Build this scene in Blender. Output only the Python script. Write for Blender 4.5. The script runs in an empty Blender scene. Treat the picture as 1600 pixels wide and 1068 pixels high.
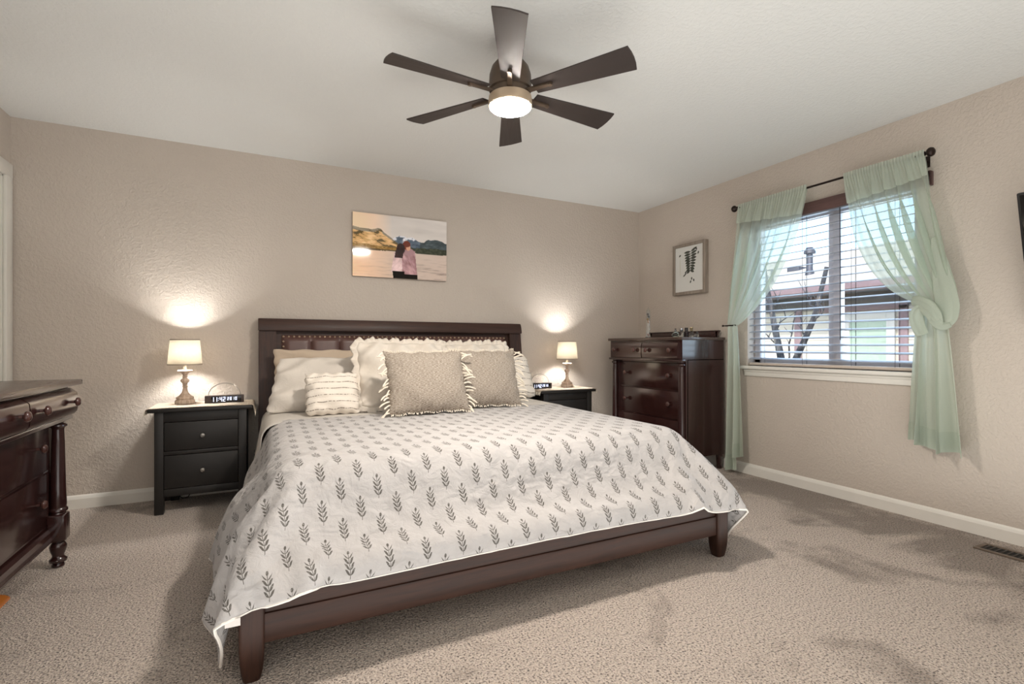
import bpy, bmesh, math, random
import numpy as np
from math import sin, cos, pi, radians, atan2, sqrt, exp
from mathutils import Vector, Matrix, Euler
scene = bpy.context.scene
C = scene.collection

# ------------------------------------------------------------------ camera, world, light, exposure
cam_d = bpy.data.cameras.new('camera')
cam = bpy.data.objects.new('camera', cam_d); C.objects.link(cam)
cam.location = (0, 0, 1.04)
cam.rotation_euler = (radians(90), 0, -math.atan((800 - 412) / 778.0))
cam_d.sensor_width = 36.0
cam_d.lens = 36.0 * 778.0 / 1600.0
cam_d.shift_y = 6.0 / 1600.0
cam_d.clip_start = 0.02
scene.camera = cam

world = bpy.data.worlds.new('world'); scene.world = world
world.use_nodes = True
wn = world.node_tree.nodes; wl = world.node_tree.links
bg = wn['Background']
sky = wn.new('ShaderNodeTexSky'); sky.sky_type = 'NISHITA'; sky.sun_disc = False
sky.sun_elevation = radians(38); sky.sun_rotation = radians(250); sky.air_density = 1.0; sky.dust_density = 1.5
wl.new(sky.outputs[0], bg.inputs[0]); bg.inputs[1].default_value = 0.40

def light(name, kind, loc, energy, color=(1, 1, 1), rot=(0, 0, 0), **kw):
    d = bpy.data.lights.new(name, kind); d.energy = energy; d.color = color
    for k, v in kw.items(): setattr(d, k, v)
    o = bpy.data.objects.new(name, d); C.objects.link(o); o.location = loc; o.rotation_euler = rot
    return o
# sun from behind this house: lights the neighbour's roof and siding
light('sun', 'SUN', (0, 0, 8), 2.6, (1.0, 0.93, 0.82), (radians(52), 0, radians(-62)), angle=radians(0.6))
# daylight coming in through the window of this room (sky seen by the opening)
light('window_daylight', 'AREA', (3.80, 2.19, 1.47), 16, (0.62, 0.80, 1.0), (0, radians(90), 0), shape='RECTANGLE', size=1.1, size_y=1.1)
# added soft fill behind the camera, aimed at the ceiling and the walls
light('soft_fill', 'AREA', (0.2, -1.0, 1.45), 22, (1.0, 0.98, 0.96), (radians(100), 0, radians(-10)), shape='RECTANGLE', size=3.4, size_y=1.7)
light('ceiling_fill', 'AREA', (0.9, 0.2, 0.06), 54, (0.97, 1.0, 0.99), (radians(180), 0, 0), shape='RECTANGLE', size=4.4, size_y=2.8)  # added fill panel low over the carpet, brightens the ceiling

FAN_EMIT = 370.0
LAMP_POWER = 34.0
vs = scene.view_settings
vs.view_transform = 'Standard'; vs.look = 'None'; vs.gamma = 1.0; vs.exposure = 0.35; vs.use_curve_mapping = False
scene.cycles.transparent_max_bounces = 32

# ------------------------------------------------------------------ helpers
def lin(c):
    return tuple(((x / 255.0) / 12.92 if x <= 10 else (((x / 255.0) + 0.055) / 1.055) ** 2.4) for x in c) + (1.0,)

class NT:
    """small node-building helper"""
    def __init__(s, m):
        m.use_nodes = True; s.t = m.node_tree; s.n = s.t.nodes; s.l = s.t.links
    def new(s, kind, **kw):
        x = s.n.new('ShaderNode' + kind)
        for k, v in kw.items(): setattr(x, k, v)
        return x
    def link(s, a, b): s.l.new(a, b)
    def math(s, op, a, b=None, c=None):
        x = s.new('Math', operation=op)
        for i, v in enumerate((a, b, c)):
            if v is None: continue
            if isinstance(v, (int, float)): x.inputs[i].default_value = v
            else: s.link(v, x.inputs[i])
        return x.outputs[0]
    def mix(s, f, a, b):
        x = s.new('Mix', data_type='RGBA')
        for i, v in ((0, f), (6, a), (7, b)):
            if isinstance(v, (int, float)): x.inputs[i].default_value = v
            elif isinstance(v, tuple): x.inputs[i].default_value = v
            else: s.link(v, x.inputs[i])
        return x.outputs[2]
    def coord(s, kind='Object', scale=(1, 1, 1), rot=(0, 0, 0)):
        t = s.new('TexCoord'); m = s.new('Mapping')
        m.inputs['Scale'].default_value = scale; m.inputs['Rotation'].default_value = rot
        s.link(t.outputs[kind], m.inputs[0]); return m.outputs[0]
    def noise(s, vec, scale, detail=3, rough=0.5, dist=0.0):
        x = s.new('TexNoise'); x.inputs['Scale'].default_value = scale; x.inputs['Detail'].default_value = detail
        x.inputs['Roughness'].default_value = rough; x.inputs['Distortion'].default_value = dist
        s.link(vec, x.inputs['Vector']); return x.outputs[0]
    def ramp(s, f, stops):
        x = s.new('ValToRGB'); e = x.color_ramp.elements
        while len(e) < len(stops): e.new(0.5)
        for i, (p, c) in enumerate(stops):
            e[i].position = p; e[i].color = c if isinstance(c, tuple) else (c, c, c, 1)
        s.link(f, x.inputs[0]); return x.outputs[0]
    def bump(s, h, strength=0.3, dist=0.01):
        x = s.new('Bump'); x.inputs['Strength'].default_value = strength; x.inputs['Distance'].default_value = dist
        s.link(h, x.inputs['Height']); return x.outputs[0]
    def bsdf(s): return s.n['Principled BSDF']

MATS = {}
def mat(name, col, rough=0.6, metal=0.0, vary=0.0, vscale=8.0, bump=0.0, bscale=60.0, bdist=0.004, spec=0.5, stretch=(1, 1, 1), coat=0.0, emit=0.0):
    if name in MATS: return MATS[name]
    m = bpy.data.materials.new(name); t = NT(m); b = t.bsdf()
    c = lin(col); b.inputs['Base Color'].default_value = c
    b.inputs['Roughness'].default_value = rough; b.inputs['Metallic'].default_value = metal
    b.inputs['Specular IOR Level'].default_value = spec
    if coat: b.inputs['Coat Weight'].default_value = coat; b.inputs['Coat Roughness'].default_value = 0.15
    v = t.coord('Object', stretch)
    n = t.noise(v, vscale, 4, 0.55)
    lo = tuple(max(0, x * (1 - vary)) for x in c[:3]) + (1,); hi = tuple(min(1, x * (1 + vary)) for x in c[:3]) + (1,)
    t.link(t.ramp(n, [(0.3, lo), (0.7, hi)]), b.inputs['Base Color'])
    if bump:
        t.link(t.bump(t.noise(v, bscale, 3, 0.5), bump, bdist), b.inputs['Normal'])
    if emit:
        b.inputs['Emission Color'].default_value = c; b.inputs['Emission Strength'].default_value = emit
    MATS[name] = m
    return m

def wood(name, dark, light_, rough=0.32, axis=0, scale=5.0, spec=0.5, coat=0.0, bump=0.05):
    if name in MATS: return MATS[name]
    m = bpy.data.materials.new(name); t = NT(m); b = t.bsdf()
    sc_ = [22.0, 22.0, 22.0]; sc_[axis] = 1.6
    v = t.coord('Object', tuple(sc_))
    n = t.noise(v, scale * 0.5, 6, 0.62, 0.6)
    t.link(t.ramp(n, [(0.28, lin(dark)), (0.72, lin(light_))]), b.inputs['Base Color'])
    r = t.ramp(n, [(0.2, rough * 0.85), (0.8, rough * 1.2)])
    t.link(r, b.inputs['Roughness']); b.inputs['Specular IOR Level'].default_value = spec
    if coat: b.inputs['Coat Weight'].default_value = coat; b.inputs['Coat Roughness'].default_value = 0.12
    t.link(t.bump(n, bump, 0.003), b.inputs['Normal'])
    MATS[name] = m
    return m

# mesh building -------------------------------------------------------------
def BM(): return bmesh.new()
def add_box(bm, a, b, bev=0.0, seg=2, mi=0, M=None):
    a2 = [min(a[i], b[i]) for i in range(3)]; b2 = [max(a[i], b[i]) for i in range(3)]
    r = bmesh.ops.create_cube(bm, size=1.0); vs_ = r['verts']
    for v in vs_:
        for i in range(3): v.co[i] = (a2[i] + b2[i]) / 2 + v.co[i] * (b2[i] - a2[i])
    fs = list({f for v in vs_ for f in v.link_faces})
    if bev > 0:
        es = list({e for v in vs_ for e in v.link_edges})
        o = bmesh.ops.bevel(bm, geom=es, offset=bev, segments=seg, affect='EDGES', profile=0.5)
        fs = [f for f in o['faces'] if f.is_valid] + [f for f in fs if f.is_valid]
    vv = list({v for f in fs if f.is_valid for v in f.verts})
    for f in fs:
        if f.is_valid: f.material_index = mi
    if M is not None:
        for v in vv: v.co = M @ v.co
    return vv
def add_lathe(bm, prof, seg=24, c=(0, 0, 0), axis='Z', mi=0, caps=True):
    rings = []
    for r, z in prof:
        ring = []
        for k in range(seg):
            a = 2 * pi * k / seg
            p = (r * cos(a), r * sin(a), z)
            if axis == 'X': p = (p[2], p[0], p[1])
            if axis == 'Y': p = (p[0], p[2], p[1])
            ring.append(bm.verts.new((c[0] + p[0], c[1] + p[1], c[2] + p[2])))
        rings.append(ring)
    for i in range(len(rings) - 1):
        for k in range(seg):
            f = bm.faces.new((rings[i][k], rings[i][(k + 1) % seg], rings[i + 1][(k + 1) % seg], rings[i + 1][k])); f.material_index = mi
    if caps:
        for ring in (rings[0], rings[-1]):
            try: bm.faces.new(ring).material_index = mi
            except ValueError: pass
    return [v for r in rings for v in r]
def add_tube(bm, pts, rad, seg=8, mi=0, caps=True, flat=1.0, up=None):
    pts = [Vector(p) for p in pts]; n = len(pts)
    rr = rad if isinstance(rad, (list, tuple)) else [rad] * n
    rings = []; prev = None
    for i, p in enumerate(pts):
        d = (pts[min(i + 1, n - 1)] - pts[max(i - 1, 0)])
        if d.length < 1e-9: d = Vector((0, 0, 1))
        d.normalize()
        if prev is None:
            u = Vector(up) if up else (Vector((0, 0, 1)) if abs(d.z) < 0.9 else Vector((1, 0, 0)))
        else: u = prev
        u = (u - d * u.dot(d))
        if u.length < 1e-6: u = d.orthogonal()
        u.normalize(); w = d.cross(u); prev = u
        rings.append([bm.verts.new(p + u * (rr[i] * cos(2 * pi * k / seg)) + w * (rr[i] * flat * sin(2 * pi * k / seg))) for k in range(seg)])
    for i in range(n - 1):
        for k in range(seg):
            bm.faces.new((rings[i][k], rings[i][(k + 1) % seg], rings[i + 1][(k + 1) % seg], rings[i + 1][k])).material_index = mi
    if caps:
        bm.faces.new(rings[0]).material_index = mi; bm.faces.new(rings[-1]).material_index = mi
def add_prism(bm, poly, a, b, axis='Y', mi=0):
    """extrude a 2D polygon between a and b along axis; poly coordinates are the other two axes in order"""
    def P(p, t):
        return {'X': (t, p[0], p[1]), 'Y': (p[0], t, p[1]), 'Z': (p[0], p[1], t)}[axis]
    A = [bm.verts.new(P(p, a)) for p in poly]; B = [bm.verts.new(P(p, b)) for p in poly]
    n = len(poly)
    for k in range(n): bm.faces.new((A[k], A[(k + 1) % n], B[(k + 1) % n], B[k])).material_index = mi
    bm.faces.new(A).material_index = mi; bm.faces.new(B).material_index = mi
    return A + B
def add_grid(bm, fn, nu, nv, mi=0, uv=None, uvl=None):
    g = [[bm.verts.new(fn(i / (nu - 1), j / (nv - 1))) for i in range(nu)] for j in range(nv)]
    for j in range(nv - 1):
        for i in range(nu - 1):
            f = bm.faces.new((g[j][i], g[j][i + 1], g[j + 1][i + 1], g[j + 1][i])); f.material_index = mi
            if uvl is not None:
                for lp, (a, b) in zip(f.loops, ((i, j), (i + 1, j), (i + 1, j + 1), (i, j + 1))):
                    lp[uvl].uv = uv(a / (nu - 1), b / (nv - 1))
    return g
def add_sphere(bm, c, r, seg=16, rings=10, mi=0, sc=(1, 1, 1)):
    o = bmesh.ops.create_uvsphere(bm, u_segments=seg, v_segments=rings, radius=1.0)
    for v in o['verts']:
        v.co = Vector((c[0] + v.co.x * r * sc[0], c[1] + v.co.y * r * sc[1], c[2] + v.co.z * r * sc[2]))
        for f in v.link_faces: f.material_index = mi

def mesh_of(name, bm, mats, smooth=True, angle=40, recalc=True):
    if recalc: bmesh.ops.recalc_face_normals(bm, faces=bm.faces[:])
    me = bpy.data.meshes.new(name); bm.to_mesh(me); bm.free()
    for m in (mats if isinstance(mats, (list, tuple)) else [mats]): me.materials.append(m)
    if smooth:
        for p in me.polygons: p.use_smooth = True
        me.set_sharp_from_angle(angle=radians(angle))
    return me
def obj(name, bm, mats, parent=None, smooth=True, angle=40, label=None, loc=None, rot=None, recalc=True):
    me = mesh_of(name, bm, mats, smooth, angle, recalc) if isinstance(bm, bmesh.types.BMesh) else bm
    o = bpy.data.objects.new(name, me); C.objects.link(o)
    if parent is not None: o.parent = parent
    if loc is not None: o.location = loc
    if rot is not None: o.rotation_euler = rot
    if label: o['label'] = label
    return o
def tag(o, label, cat, group=None, kind=None):
    o['label'] = label; o['category'] = cat
    if group: o['group'] = group
    if kind: o['kind'] = kind
    return o
def thing(name, label, cat, loc=(0, 0, 0), rotz=0.0, group=None):
    o = bpy.data.objects.new(name, None); C.objects.link(o); o.empty_display_size = 0.1
    o.location = loc; o.rotation_euler = (0, 0, rotz)
    return tag(o, label, cat, group)
def struct(name, bm, mats, parent=None, smooth=False, label=None, cat=None):
    o = obj(name, bm, mats, parent, smooth)
    if parent is None:
        o['kind'] = 'structure'
        if label: o['label'] = label
        if cat: o['category'] = cat
    return o
def copy_tree(src, loc=None, label=None, parent=None):
    c = src.copy(); C.objects.link(c)
    if parent is not None: c.parent = parent
    if loc is not None: c.location = loc
    if label: c['label'] = label
    for ch in src.children: copy_tree(ch, parent=c)
    return c
def recenter(o):
    """move a single-mesh thing's origin to the middle of its base"""
    me = o.data; xs = [v.co for v in me.vertices]
    c = Vector(((min(v.x for v in xs) + max(v.x for v in xs)) / 2, (min(v.y for v in xs) + max(v.y for v in xs)) / 2, min(v.z for v in xs)))
    me.transform(Matrix.Translation(-c)); o.location = c
    return o
def solid(o, th, off=0.0):
    m = o.modifiers.new('solidify', 'SOLIDIFY'); m.thickness = th; m.offset = off; return o
def subd(o, n=1):
    m = o.modifiers.new('subdivision', 'SUBSURF'); m.levels = n; m.render_levels = n; return o

XL, XR, YB, YF, ZC = -1.385, 3.53, 4.09, -1.4, 2.44
# ------------------------------------------------------------------ materials of the room
def wall_paint():
    m = bpy.data.materials.new('taupe_wall_paint'); t = NT(m); b = t.bsdf()
    v = t.coord('Object')
    n = t.noise(v, 3.0, 2); t.link(t.ramp(n, [(0.3, lin((193, 182, 171))), (0.7, lin((196, 185, 174)))]), b.inputs['Base Color'])
    b.inputs['Roughness'].default_value = 0.62; b.inputs['Specular IOR Level'].default_value = 0.35
    h = t.noise(v, 62.0, 2, 0.5, 0.4)
    t.link(t.bump(t.ramp(h, [(0.42, 0.0), (0.62, 1.0)]), 0.32, 0.006), b.inputs['Normal'])
    return m
def ceiling_paint():
    m = bpy.data.materials.new('white_ceiling_paint'); t = NT(m); b = t.bsdf()
    v = t.coord('Object')
    b.inputs['Base Color'].default_value = lin((220, 220, 217)); b.inputs['Roughness'].default_value = 0.8
    h = t.noise(v, 55.0, 2, 0.5, 0.4)
    t.link(t.bump(t.ramp(h, [(0.45, 0.0), (0.6, 1.0)]), 0.22, 0.006), b.inputs['Normal'])
    return m
def carpet():
    m = bpy.data.materials.new('beige_carpet'); t = NT(m); b = t.bsdf()
    v = t.coord('Object')
    n1 = t.noise(v, 135.0, 2, 0.65)
    vo = t.new('TexVoronoi'); vo.inputs['Scale'].default_value = 130.0; t.link(v, vo.inputs['Vector'])
    big = t.noise(v, 1.7, 3, 0.55, 0.8)
    mid = t.noise(v, 9.0, 3, 0.6)
    base = t.ramp(n1, [(0.34, lin((66, 54, 47))), (0.47, lin((192, 176, 163))), (0.64, lin((220, 205, 192)))])
    tone = t.math('ADD', t.math('MULTIPLY', big, 0.8), t.math('MULTIPLY', mid, 0.2))
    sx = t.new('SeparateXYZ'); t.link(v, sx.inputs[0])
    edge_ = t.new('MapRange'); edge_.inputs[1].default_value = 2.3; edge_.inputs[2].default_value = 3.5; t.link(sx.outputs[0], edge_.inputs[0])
    # darker pile patches towards the right wall, lighter pile elsewhere
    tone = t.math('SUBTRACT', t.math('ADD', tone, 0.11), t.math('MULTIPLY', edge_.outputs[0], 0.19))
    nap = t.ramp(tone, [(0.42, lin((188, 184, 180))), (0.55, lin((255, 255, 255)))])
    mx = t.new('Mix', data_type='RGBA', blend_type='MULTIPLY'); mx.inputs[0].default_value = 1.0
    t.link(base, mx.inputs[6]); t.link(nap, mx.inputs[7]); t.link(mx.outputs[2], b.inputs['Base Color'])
    b.inputs['Roughness'].default_value = 1.0; b.inputs['Specular IOR Level'].default_value = 0.1
    b.inputs['Sheen Weight'].default_value = 0.25; b.inputs['Sheen Roughness'].default_value = 0.6
    h = t.math('ADD', n1, t.math('MULTIPLY', vo.outputs['Distance'], 0.8))
    t.link(t.bump(h, 0.9, 0.012), b.inputs['Normal'])
    return m
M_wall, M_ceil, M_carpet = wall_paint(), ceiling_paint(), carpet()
M_trim = mat('white_trim_paint', (226, 222, 214), 0.35, vary=0.02)

# ------------------------------------------------------------------ the setting
T = 0.15
WY0, WY1, WZ0, WZ1 = 1.60, 2.775, 0.88, 2.03          # window opening in the right wall
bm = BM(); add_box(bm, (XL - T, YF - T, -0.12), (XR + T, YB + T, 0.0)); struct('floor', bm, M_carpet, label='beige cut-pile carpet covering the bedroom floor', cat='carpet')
bm = BM(); add_box(bm, (XL - T, YF - T, ZC), (XR + T, YB + T, ZC + 0.2)); struct('ceiling', bm, M_ceil, label='white textured flat ceiling above the bed', cat='ceiling')
bm = BM(); add_box(bm, (XL - T, YB, 0), (XR + T, YB + T, ZC)); struct('wall_back', bm, M_wall, label='taupe textured wall behind the headboard', cat='wall')
bm = BM(); add_box(bm, (XL - T, YF - T, 0), (XR + T, YF, ZC)); struct('wall_front', bm, M_wall, label='taupe wall behind the camera', cat='wall')
bm = BM()
add_box(bm, (XR, YF, 0), (XR + T, WY0, ZC)); add_box(bm, (XR, WY1, 0), (XR + T, YB, ZC))
add_box(bm, (XR, WY0, 0), (XR + T, WY1, WZ0)); add_box(bm, (XR, WY0, WZ1), (XR + T, WY1, ZC))
struct('wall_right', bm, M_wall, label='taupe wall with the curtained window', cat='wall')
DY0, DY1, DZ = 3.18, 3.995, 2.06                        # door opening in the left wall
bm = BM()
add_box(bm, (XL - T, YF, 0), (XL, DY0, ZC)); add_box(bm, (XL - T, DY1, 0), (XL, YB, ZC)); add_box(bm, (XL - T, DY0, DZ), (XL, DY1, ZC))
struct('wall_left', bm, M_wall, label='taupe wall with a white door casing at the left', cat='wall')

def base_profile(): return [(0, 0), (0.014, 0), (0.014, 0.062), (0.009, 0.076), (0.004, 0.084), (0, 0.086)]
bm = BM(); add_prism(bm, [(YB - d, z) for d, z in base_profile()], XL, XR, 'X'); struct('baseboard_back', bm, M_trim)
bm = BM(); add_prism(bm, [(XR - d, z) for d, z in base_profile()], YF, YB - 0.0145, 'Y'); struct('baseboard_right', bm, M_trim)
bm = BM(); add_prism(bm, [(XL + d, z) for d, z in base_profile()], YF, DY0 - 0.09, 'Y'); struct('baseboard_left', bm, M_trim)

# door in the left wall: slab, jamb and casing
d = thing('door_1', 'white door in its casing at the far left corner', 'door', (XL, 3.6, 0)); d['kind'] = 'structure'
def dl(bm): 
    for v in bm.verts: v.co -= Vector((XL, 3.6, 0))
    return bm
bm = BM(); add_box(bm, (XL - 0.07, DY0 + 0.012, 0.01), (XL - 0.035, DY1 - 0.012, DZ - 0.012), 0.002)
for z0, z1 in ((0.2, 0.95), (1.08, 1.9)):
    for y0, y1 in ((DY0 + 0.12, 3.54), (3.64, DY1 - 0.12)):
        add_box(bm, (XL - 0.037, y0, z0), (XL - 0.030, y1, z1), 0.003)
obj('door_slab', dl(bm), M_trim, d)
bm = BM()
add_box(bm, (XL - T, DY1 - 0.012, 0), (XL, DY1, DZ)); add_box(bm, (XL - T, DY0, 0), (XL, DY0 + 0.012, DZ)); add_box(bm, (XL - T, DY0, DZ - 0.012), (XL, DY1, DZ))
obj('jamb', dl(bm), M_trim, d, smooth=False)
bm = BM()
for y0, y1 in ((DY1 - 0.004, DY1 + 0.08), (DY0 - 0.08, DY0 + 0.004)):
    add_box(bm, (XL, y0, 0), (XL + 0.017, y1, DZ + 0.08), 0.004)
add_box(bm, (XL, DY0 - 0.08, DZ - 0.004), (XL + 0.018, DY1 + 0.08, DZ + 0.082), 0.004)
obj('casing', dl(bm), M_trim, d)

# window: vinyl frame, mullion, panes (in the wall's thickness)
M_vinyl = mat('taupe_vinyl', (218, 214, 216), 0.45, vary=0.03)
def glass_pane():
    m = bpy.data.materials.new('window_glass'); t = NT(m)
    tr = t.new('BsdfTransparent'); tr.inputs[0].default_value = (0.96, 0.98, 0.98, 1)
    gl = t.new('BsdfGlossy'); gl.inputs['Roughness'].default_value = 0.01
    mx = t.new('MixShader'); mx.inputs[0].default_value = 0.06
    t.link(tr.outputs[0], mx.inputs[1]); t.link(gl.outputs[0], mx.inputs[2]); t.link(mx.outputs[0], t.n['Material Output'].inputs[0])
    return m
M_glass = glass_pane()
w = thing('window_1', 'sliding window with taupe vinyl frame in the right wall', 'window', (XR + 0.1, (WY0 + WY1) / 2, WZ0)); w['kind'] = 'structure'
wo = Vector(w.location)
def wl_(bm):
    for v in bm.verts: v.co -= wo
    return bm
X0, X1 = XR + 0.085, XR + T
bm = BM(); f = 0.052
add_box(bm, (X0, WY0, WZ0), (X1, WY0 + f, WZ1), 0.004); add_box(bm, (X0, WY1 - f, WZ0), (X1, WY1, WZ1), 0.004)
add_box(bm, (X0, WY0, WZ0), (X1, WY1, WZ0 + f), 0.004); add_box(bm, (X0, WY0, WZ1 - f), (X1, WY1, WZ1), 0.004)
obj('window_frame', wl_(bm), M_vinyl, w)
ym = 2.140
bm = BM(); add_box(bm, (X0 - 0.006, ym - 0.050, WZ0 + f), (X1 - 0.02, ym + 0.002, WZ1 - f), 0.004); add_box(bm, (X0 + 0.014, ym + 0.002, WZ0 + f), (X1 - 0.01, ym + 0.045, WZ1 - f), 0.004)
obj('mullion', wl_(bm), M_vinyl, w)
for y0, y1, xx in ((WY0 + f, ym - 0.042, X0 + 0.02), (ym + 0.04, WY1 - f, X0 + 0.04)):
    bm = BM(); add_box(bm, (xx, y0, WZ0 + f), (xx + 0.004, y1, WZ1 - f)); obj('pane', wl_(bm), M_glass, w, smooth=False)
# drywall returns are the wall's own thickness; sill (stool and apron)
bm = BM()
add_box(bm, (XR - 0.045, WY0 - 0.07, WZ0 - 0.026), (XR + 0.085, WY1 + 0.04, WZ0), 0.006, 3)
add_box(bm, (XR - 0.022, WY0 - 0.05, WZ0 - 0.048), (XR, WY1 + 0.022, WZ0 - 0.026), 0.006, 3)
add_box(bm, (XR - 0.015, WY0 - 0.05, WZ0 - 0.082), (XR, WY1 + 0.022, WZ0 - 0.046), 0.003)
struct('trim_1', bm, M_trim, smooth=True, label='white window sill with apron under the blinds', cat='window sill')

# ------------------------------------------------------------------ outside: neighbour's house, trees
M_roof = mat('pale_shingles', (196, 188, 174), 0.9, vary=0.16, vscale=22, bump=0.4, bscale=60, stretch=(1, 4, 1))
def siding_mat():
    m = bpy.data.materials.new('cream_lap_siding'); t = NT(m); b = t.bsdf()
    tc = t.new('TexCoord'); sp = t.new('SeparateXYZ'); t.link(tc.outputs['Object'], sp.inputs[0])
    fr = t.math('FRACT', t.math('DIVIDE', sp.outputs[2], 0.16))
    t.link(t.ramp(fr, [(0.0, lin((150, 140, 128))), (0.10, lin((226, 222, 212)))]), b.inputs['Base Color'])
    t.link(t.bump(fr, 0.6, 0.02), b.inputs['Normal']); b.inputs['Roughness'].default_value = 0.8
    return m
M_siding = siding_mat(); M_mauve = mat('mauve_trim', (150, 128, 134), 0.7, vary=0.04)
M_soffit = mat('grey_soffit', (120, 118, 122), 0.8, vary=0.04)
M_white_out = mat('white_exterior_trim', (225, 225, 222), 0.6)
nx = 8.0
nh = thing('neighbour_house', 'cream sided house with pale shingle roof outside the window', 'house', (nx, 5.5, -1.6))
no = Vector(nh.location)
def nl(bm):
    for v in bm.verts: v.co -= no
    return bm
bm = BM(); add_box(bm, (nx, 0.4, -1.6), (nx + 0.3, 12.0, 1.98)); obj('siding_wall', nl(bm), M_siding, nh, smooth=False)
bm = BM()
add_prism(bm, [(nx - 0.62, 1.93), (nx + 4.2, 3.30), (nx + 9.0, 1.93), (nx + 9.0, 1.80), (nx + 4.2, 3.20), (nx - 0.62, 1.88)], -1.2, 13.0, 'Y')
obj('roof', nl(bm), M_roof, nh, smooth=False)
bm = BM(); add_box(bm, (nx - 0.56, 0.2, 1.83), (nx, 12.4, 1.87)); add_box(bm, (nx - 0.03, 0.4, 1.62), (nx, 12, 1.84)); obj('soffit', nl(bm), M_soffit, nh, smooth=False)
bm = BM(); add_prism(bm, [(nx - 0.60, 1.80), (nx - 0.70, 1.84), (nx - 0.72, 1.93), (nx - 0.60, 1.93)], -1.2, 13.0, 'Y'); obj('gutter', nl(bm), M_mauve, nh, smooth=False)
def nwin(y0, y1, z0, z1):
    bm = BM(); e = 0.11
    for a, b in (((nx - 0.05, y0 - e, z0 - e), (nx, y0, z1 + e)), ((nx - 0.05, y1, z0 - e), (nx, y1 + e, z1 + e)), ((nx - 0.05, y0, z1), (nx, y1, z1 + e)), ((nx - 0.05, y0, z0 - e), (nx, y1, z0))):
        add_box(bm, a, b, 0.008)
    fr = obj('window_frame', nl(bm), M_white_out, nh)
    bm = BM(); add_box(bm, (nx - 0.02, y0, z0), (nx - 0.01, y1, z1)); 
    for k in range(int((z1 - z0) / 0.09)): add_box(bm, (nx - 0.025, y0, z0 + 0.09 * k), (nx - 0.018, y1, z0 + 0.09 * k + 0.06))
    obj('pane', nl(bm), mat('green_window_blind', (176, 200, 186), 0.25, vary=0.05), fr, smooth=False)
nwin(3.98, 4.48, 0.2, 1.42)
bm = BM()
for y0, y1 in ((3.72, 3.83), (3.18, 3.36), (5.25, 5.36)): add_box(bm, (nx - 0.04, y0, -1.6), (nx, y1, 1.62), 0.005)
add_box(bm, (nx - 0.04, 3.72, 1.56), (nx, 5.0, 1.64), 0.005)
obj('corner_board', nl(bm), M_mauve, nh)
M_pipe = mat('dark_vent_metal', (74, 74, 84), 0.5, 0.3, vary=0.1)
def vent(y, x, h, r, cap):
    z = 1.93 + (x - nx + 0.62) * 1.37 / 4.82
    bm = BM(); add_lathe(bm, [(r * 1.7, z - 0.05), (r * 1.3, z + 0.06), (r, z + 0.08), (r, z + h)], 14, (x, y, 0))
    if cap: add_lathe(bm, [(r, z + h), (r * 1.9, z + h + 0.01), (r * 1.9, z + h + 0.05), (r, z + h + 0.12)], 14, (x, y, 0))
    obj('roof_vent', nl(bm), M_pipe, nh)
vent(5.60, nx + 0.75, 0.36, 0.05, True); vent(6.05, nx + 0.35, 0.24, 0.022, False)
bm = BM(); add_box(bm, (nx + 1.5, 6.3, 2.48), (nx + 1.75, 6.55, 2.62), 0.01); obj('roof_vent', nl(bm), M_pipe, nh)

def bark():
    m = bpy.data.materials.new('grey_bark'); t = NT(m); b = t.bsdf(); v = t.coord('Object', (9, 9, 3))
    n = t.noise(v, 2.4, 5, 0.65, 0.5)
    t.link(t.ramp(n, [(0.36, lin((48, 50, 58))), (0.55, lin((86, 86, 92))), (0.72, lin((168, 160, 150)))]), b.inputs['Base Color'])
    t.link(t.bump(n, 0.6, 0.02), b.inputs['Normal']); b.inputs['Roughness'].default_value = 0.9
    return m
M_bark = bark()
tr = thing('bare_tree', 'bare forked tree between the window and the cream house', 'tree', (5.6, 3.72, -1.6))
TREE_SHIFT = 0.13
to = Vector(tr.location)
def tl(bm):
    for v in bm.verts: v.co -= to - Vector((0, TREE_SHIFT, 0))
    return bm
random.seed(11)
def limb(bm, pts, r0, r1): 
    n = len(pts); add_tube(bm, pts, [r0 + (r1 - r0) * i / (n - 1) for i in range(n)], 8)
bm = BM()
limb(bm, [(5.6, 3.72, -1.6), (5.6, 3.72, -0.4), (5.6, 3.71, 0.3), (5.6, 3.72, 0.75)], 0.11, 0.060)
obj('trunk', tl(bm), M_bark, tr)
bm = BM(); limb(bm, [(5.6, 3.72, 0.6), (5.6, 3.80, 0.86), (5.62, 3.88, 1.15), (5.63, 3.95, 1.45), (5.6, 3.99, 1.75), (5.6, 4.05, 2.1)], 0.048, 0.022); obj('limb', tl(bm), M_bark, tr)
bm = BM(); limb(bm, [(5.6, 3.70, 0.62), (5.58, 3.62, 0.86), (5.56, 3.49, 1.1), (5.55, 3.37, 1.36), (5.54, 3.30, 1.6), (5.5, 3.2, 1.9)], 0.042, 0.022); obj('limb', tl(bm), M_bark, tr)
bm = BM()
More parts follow.
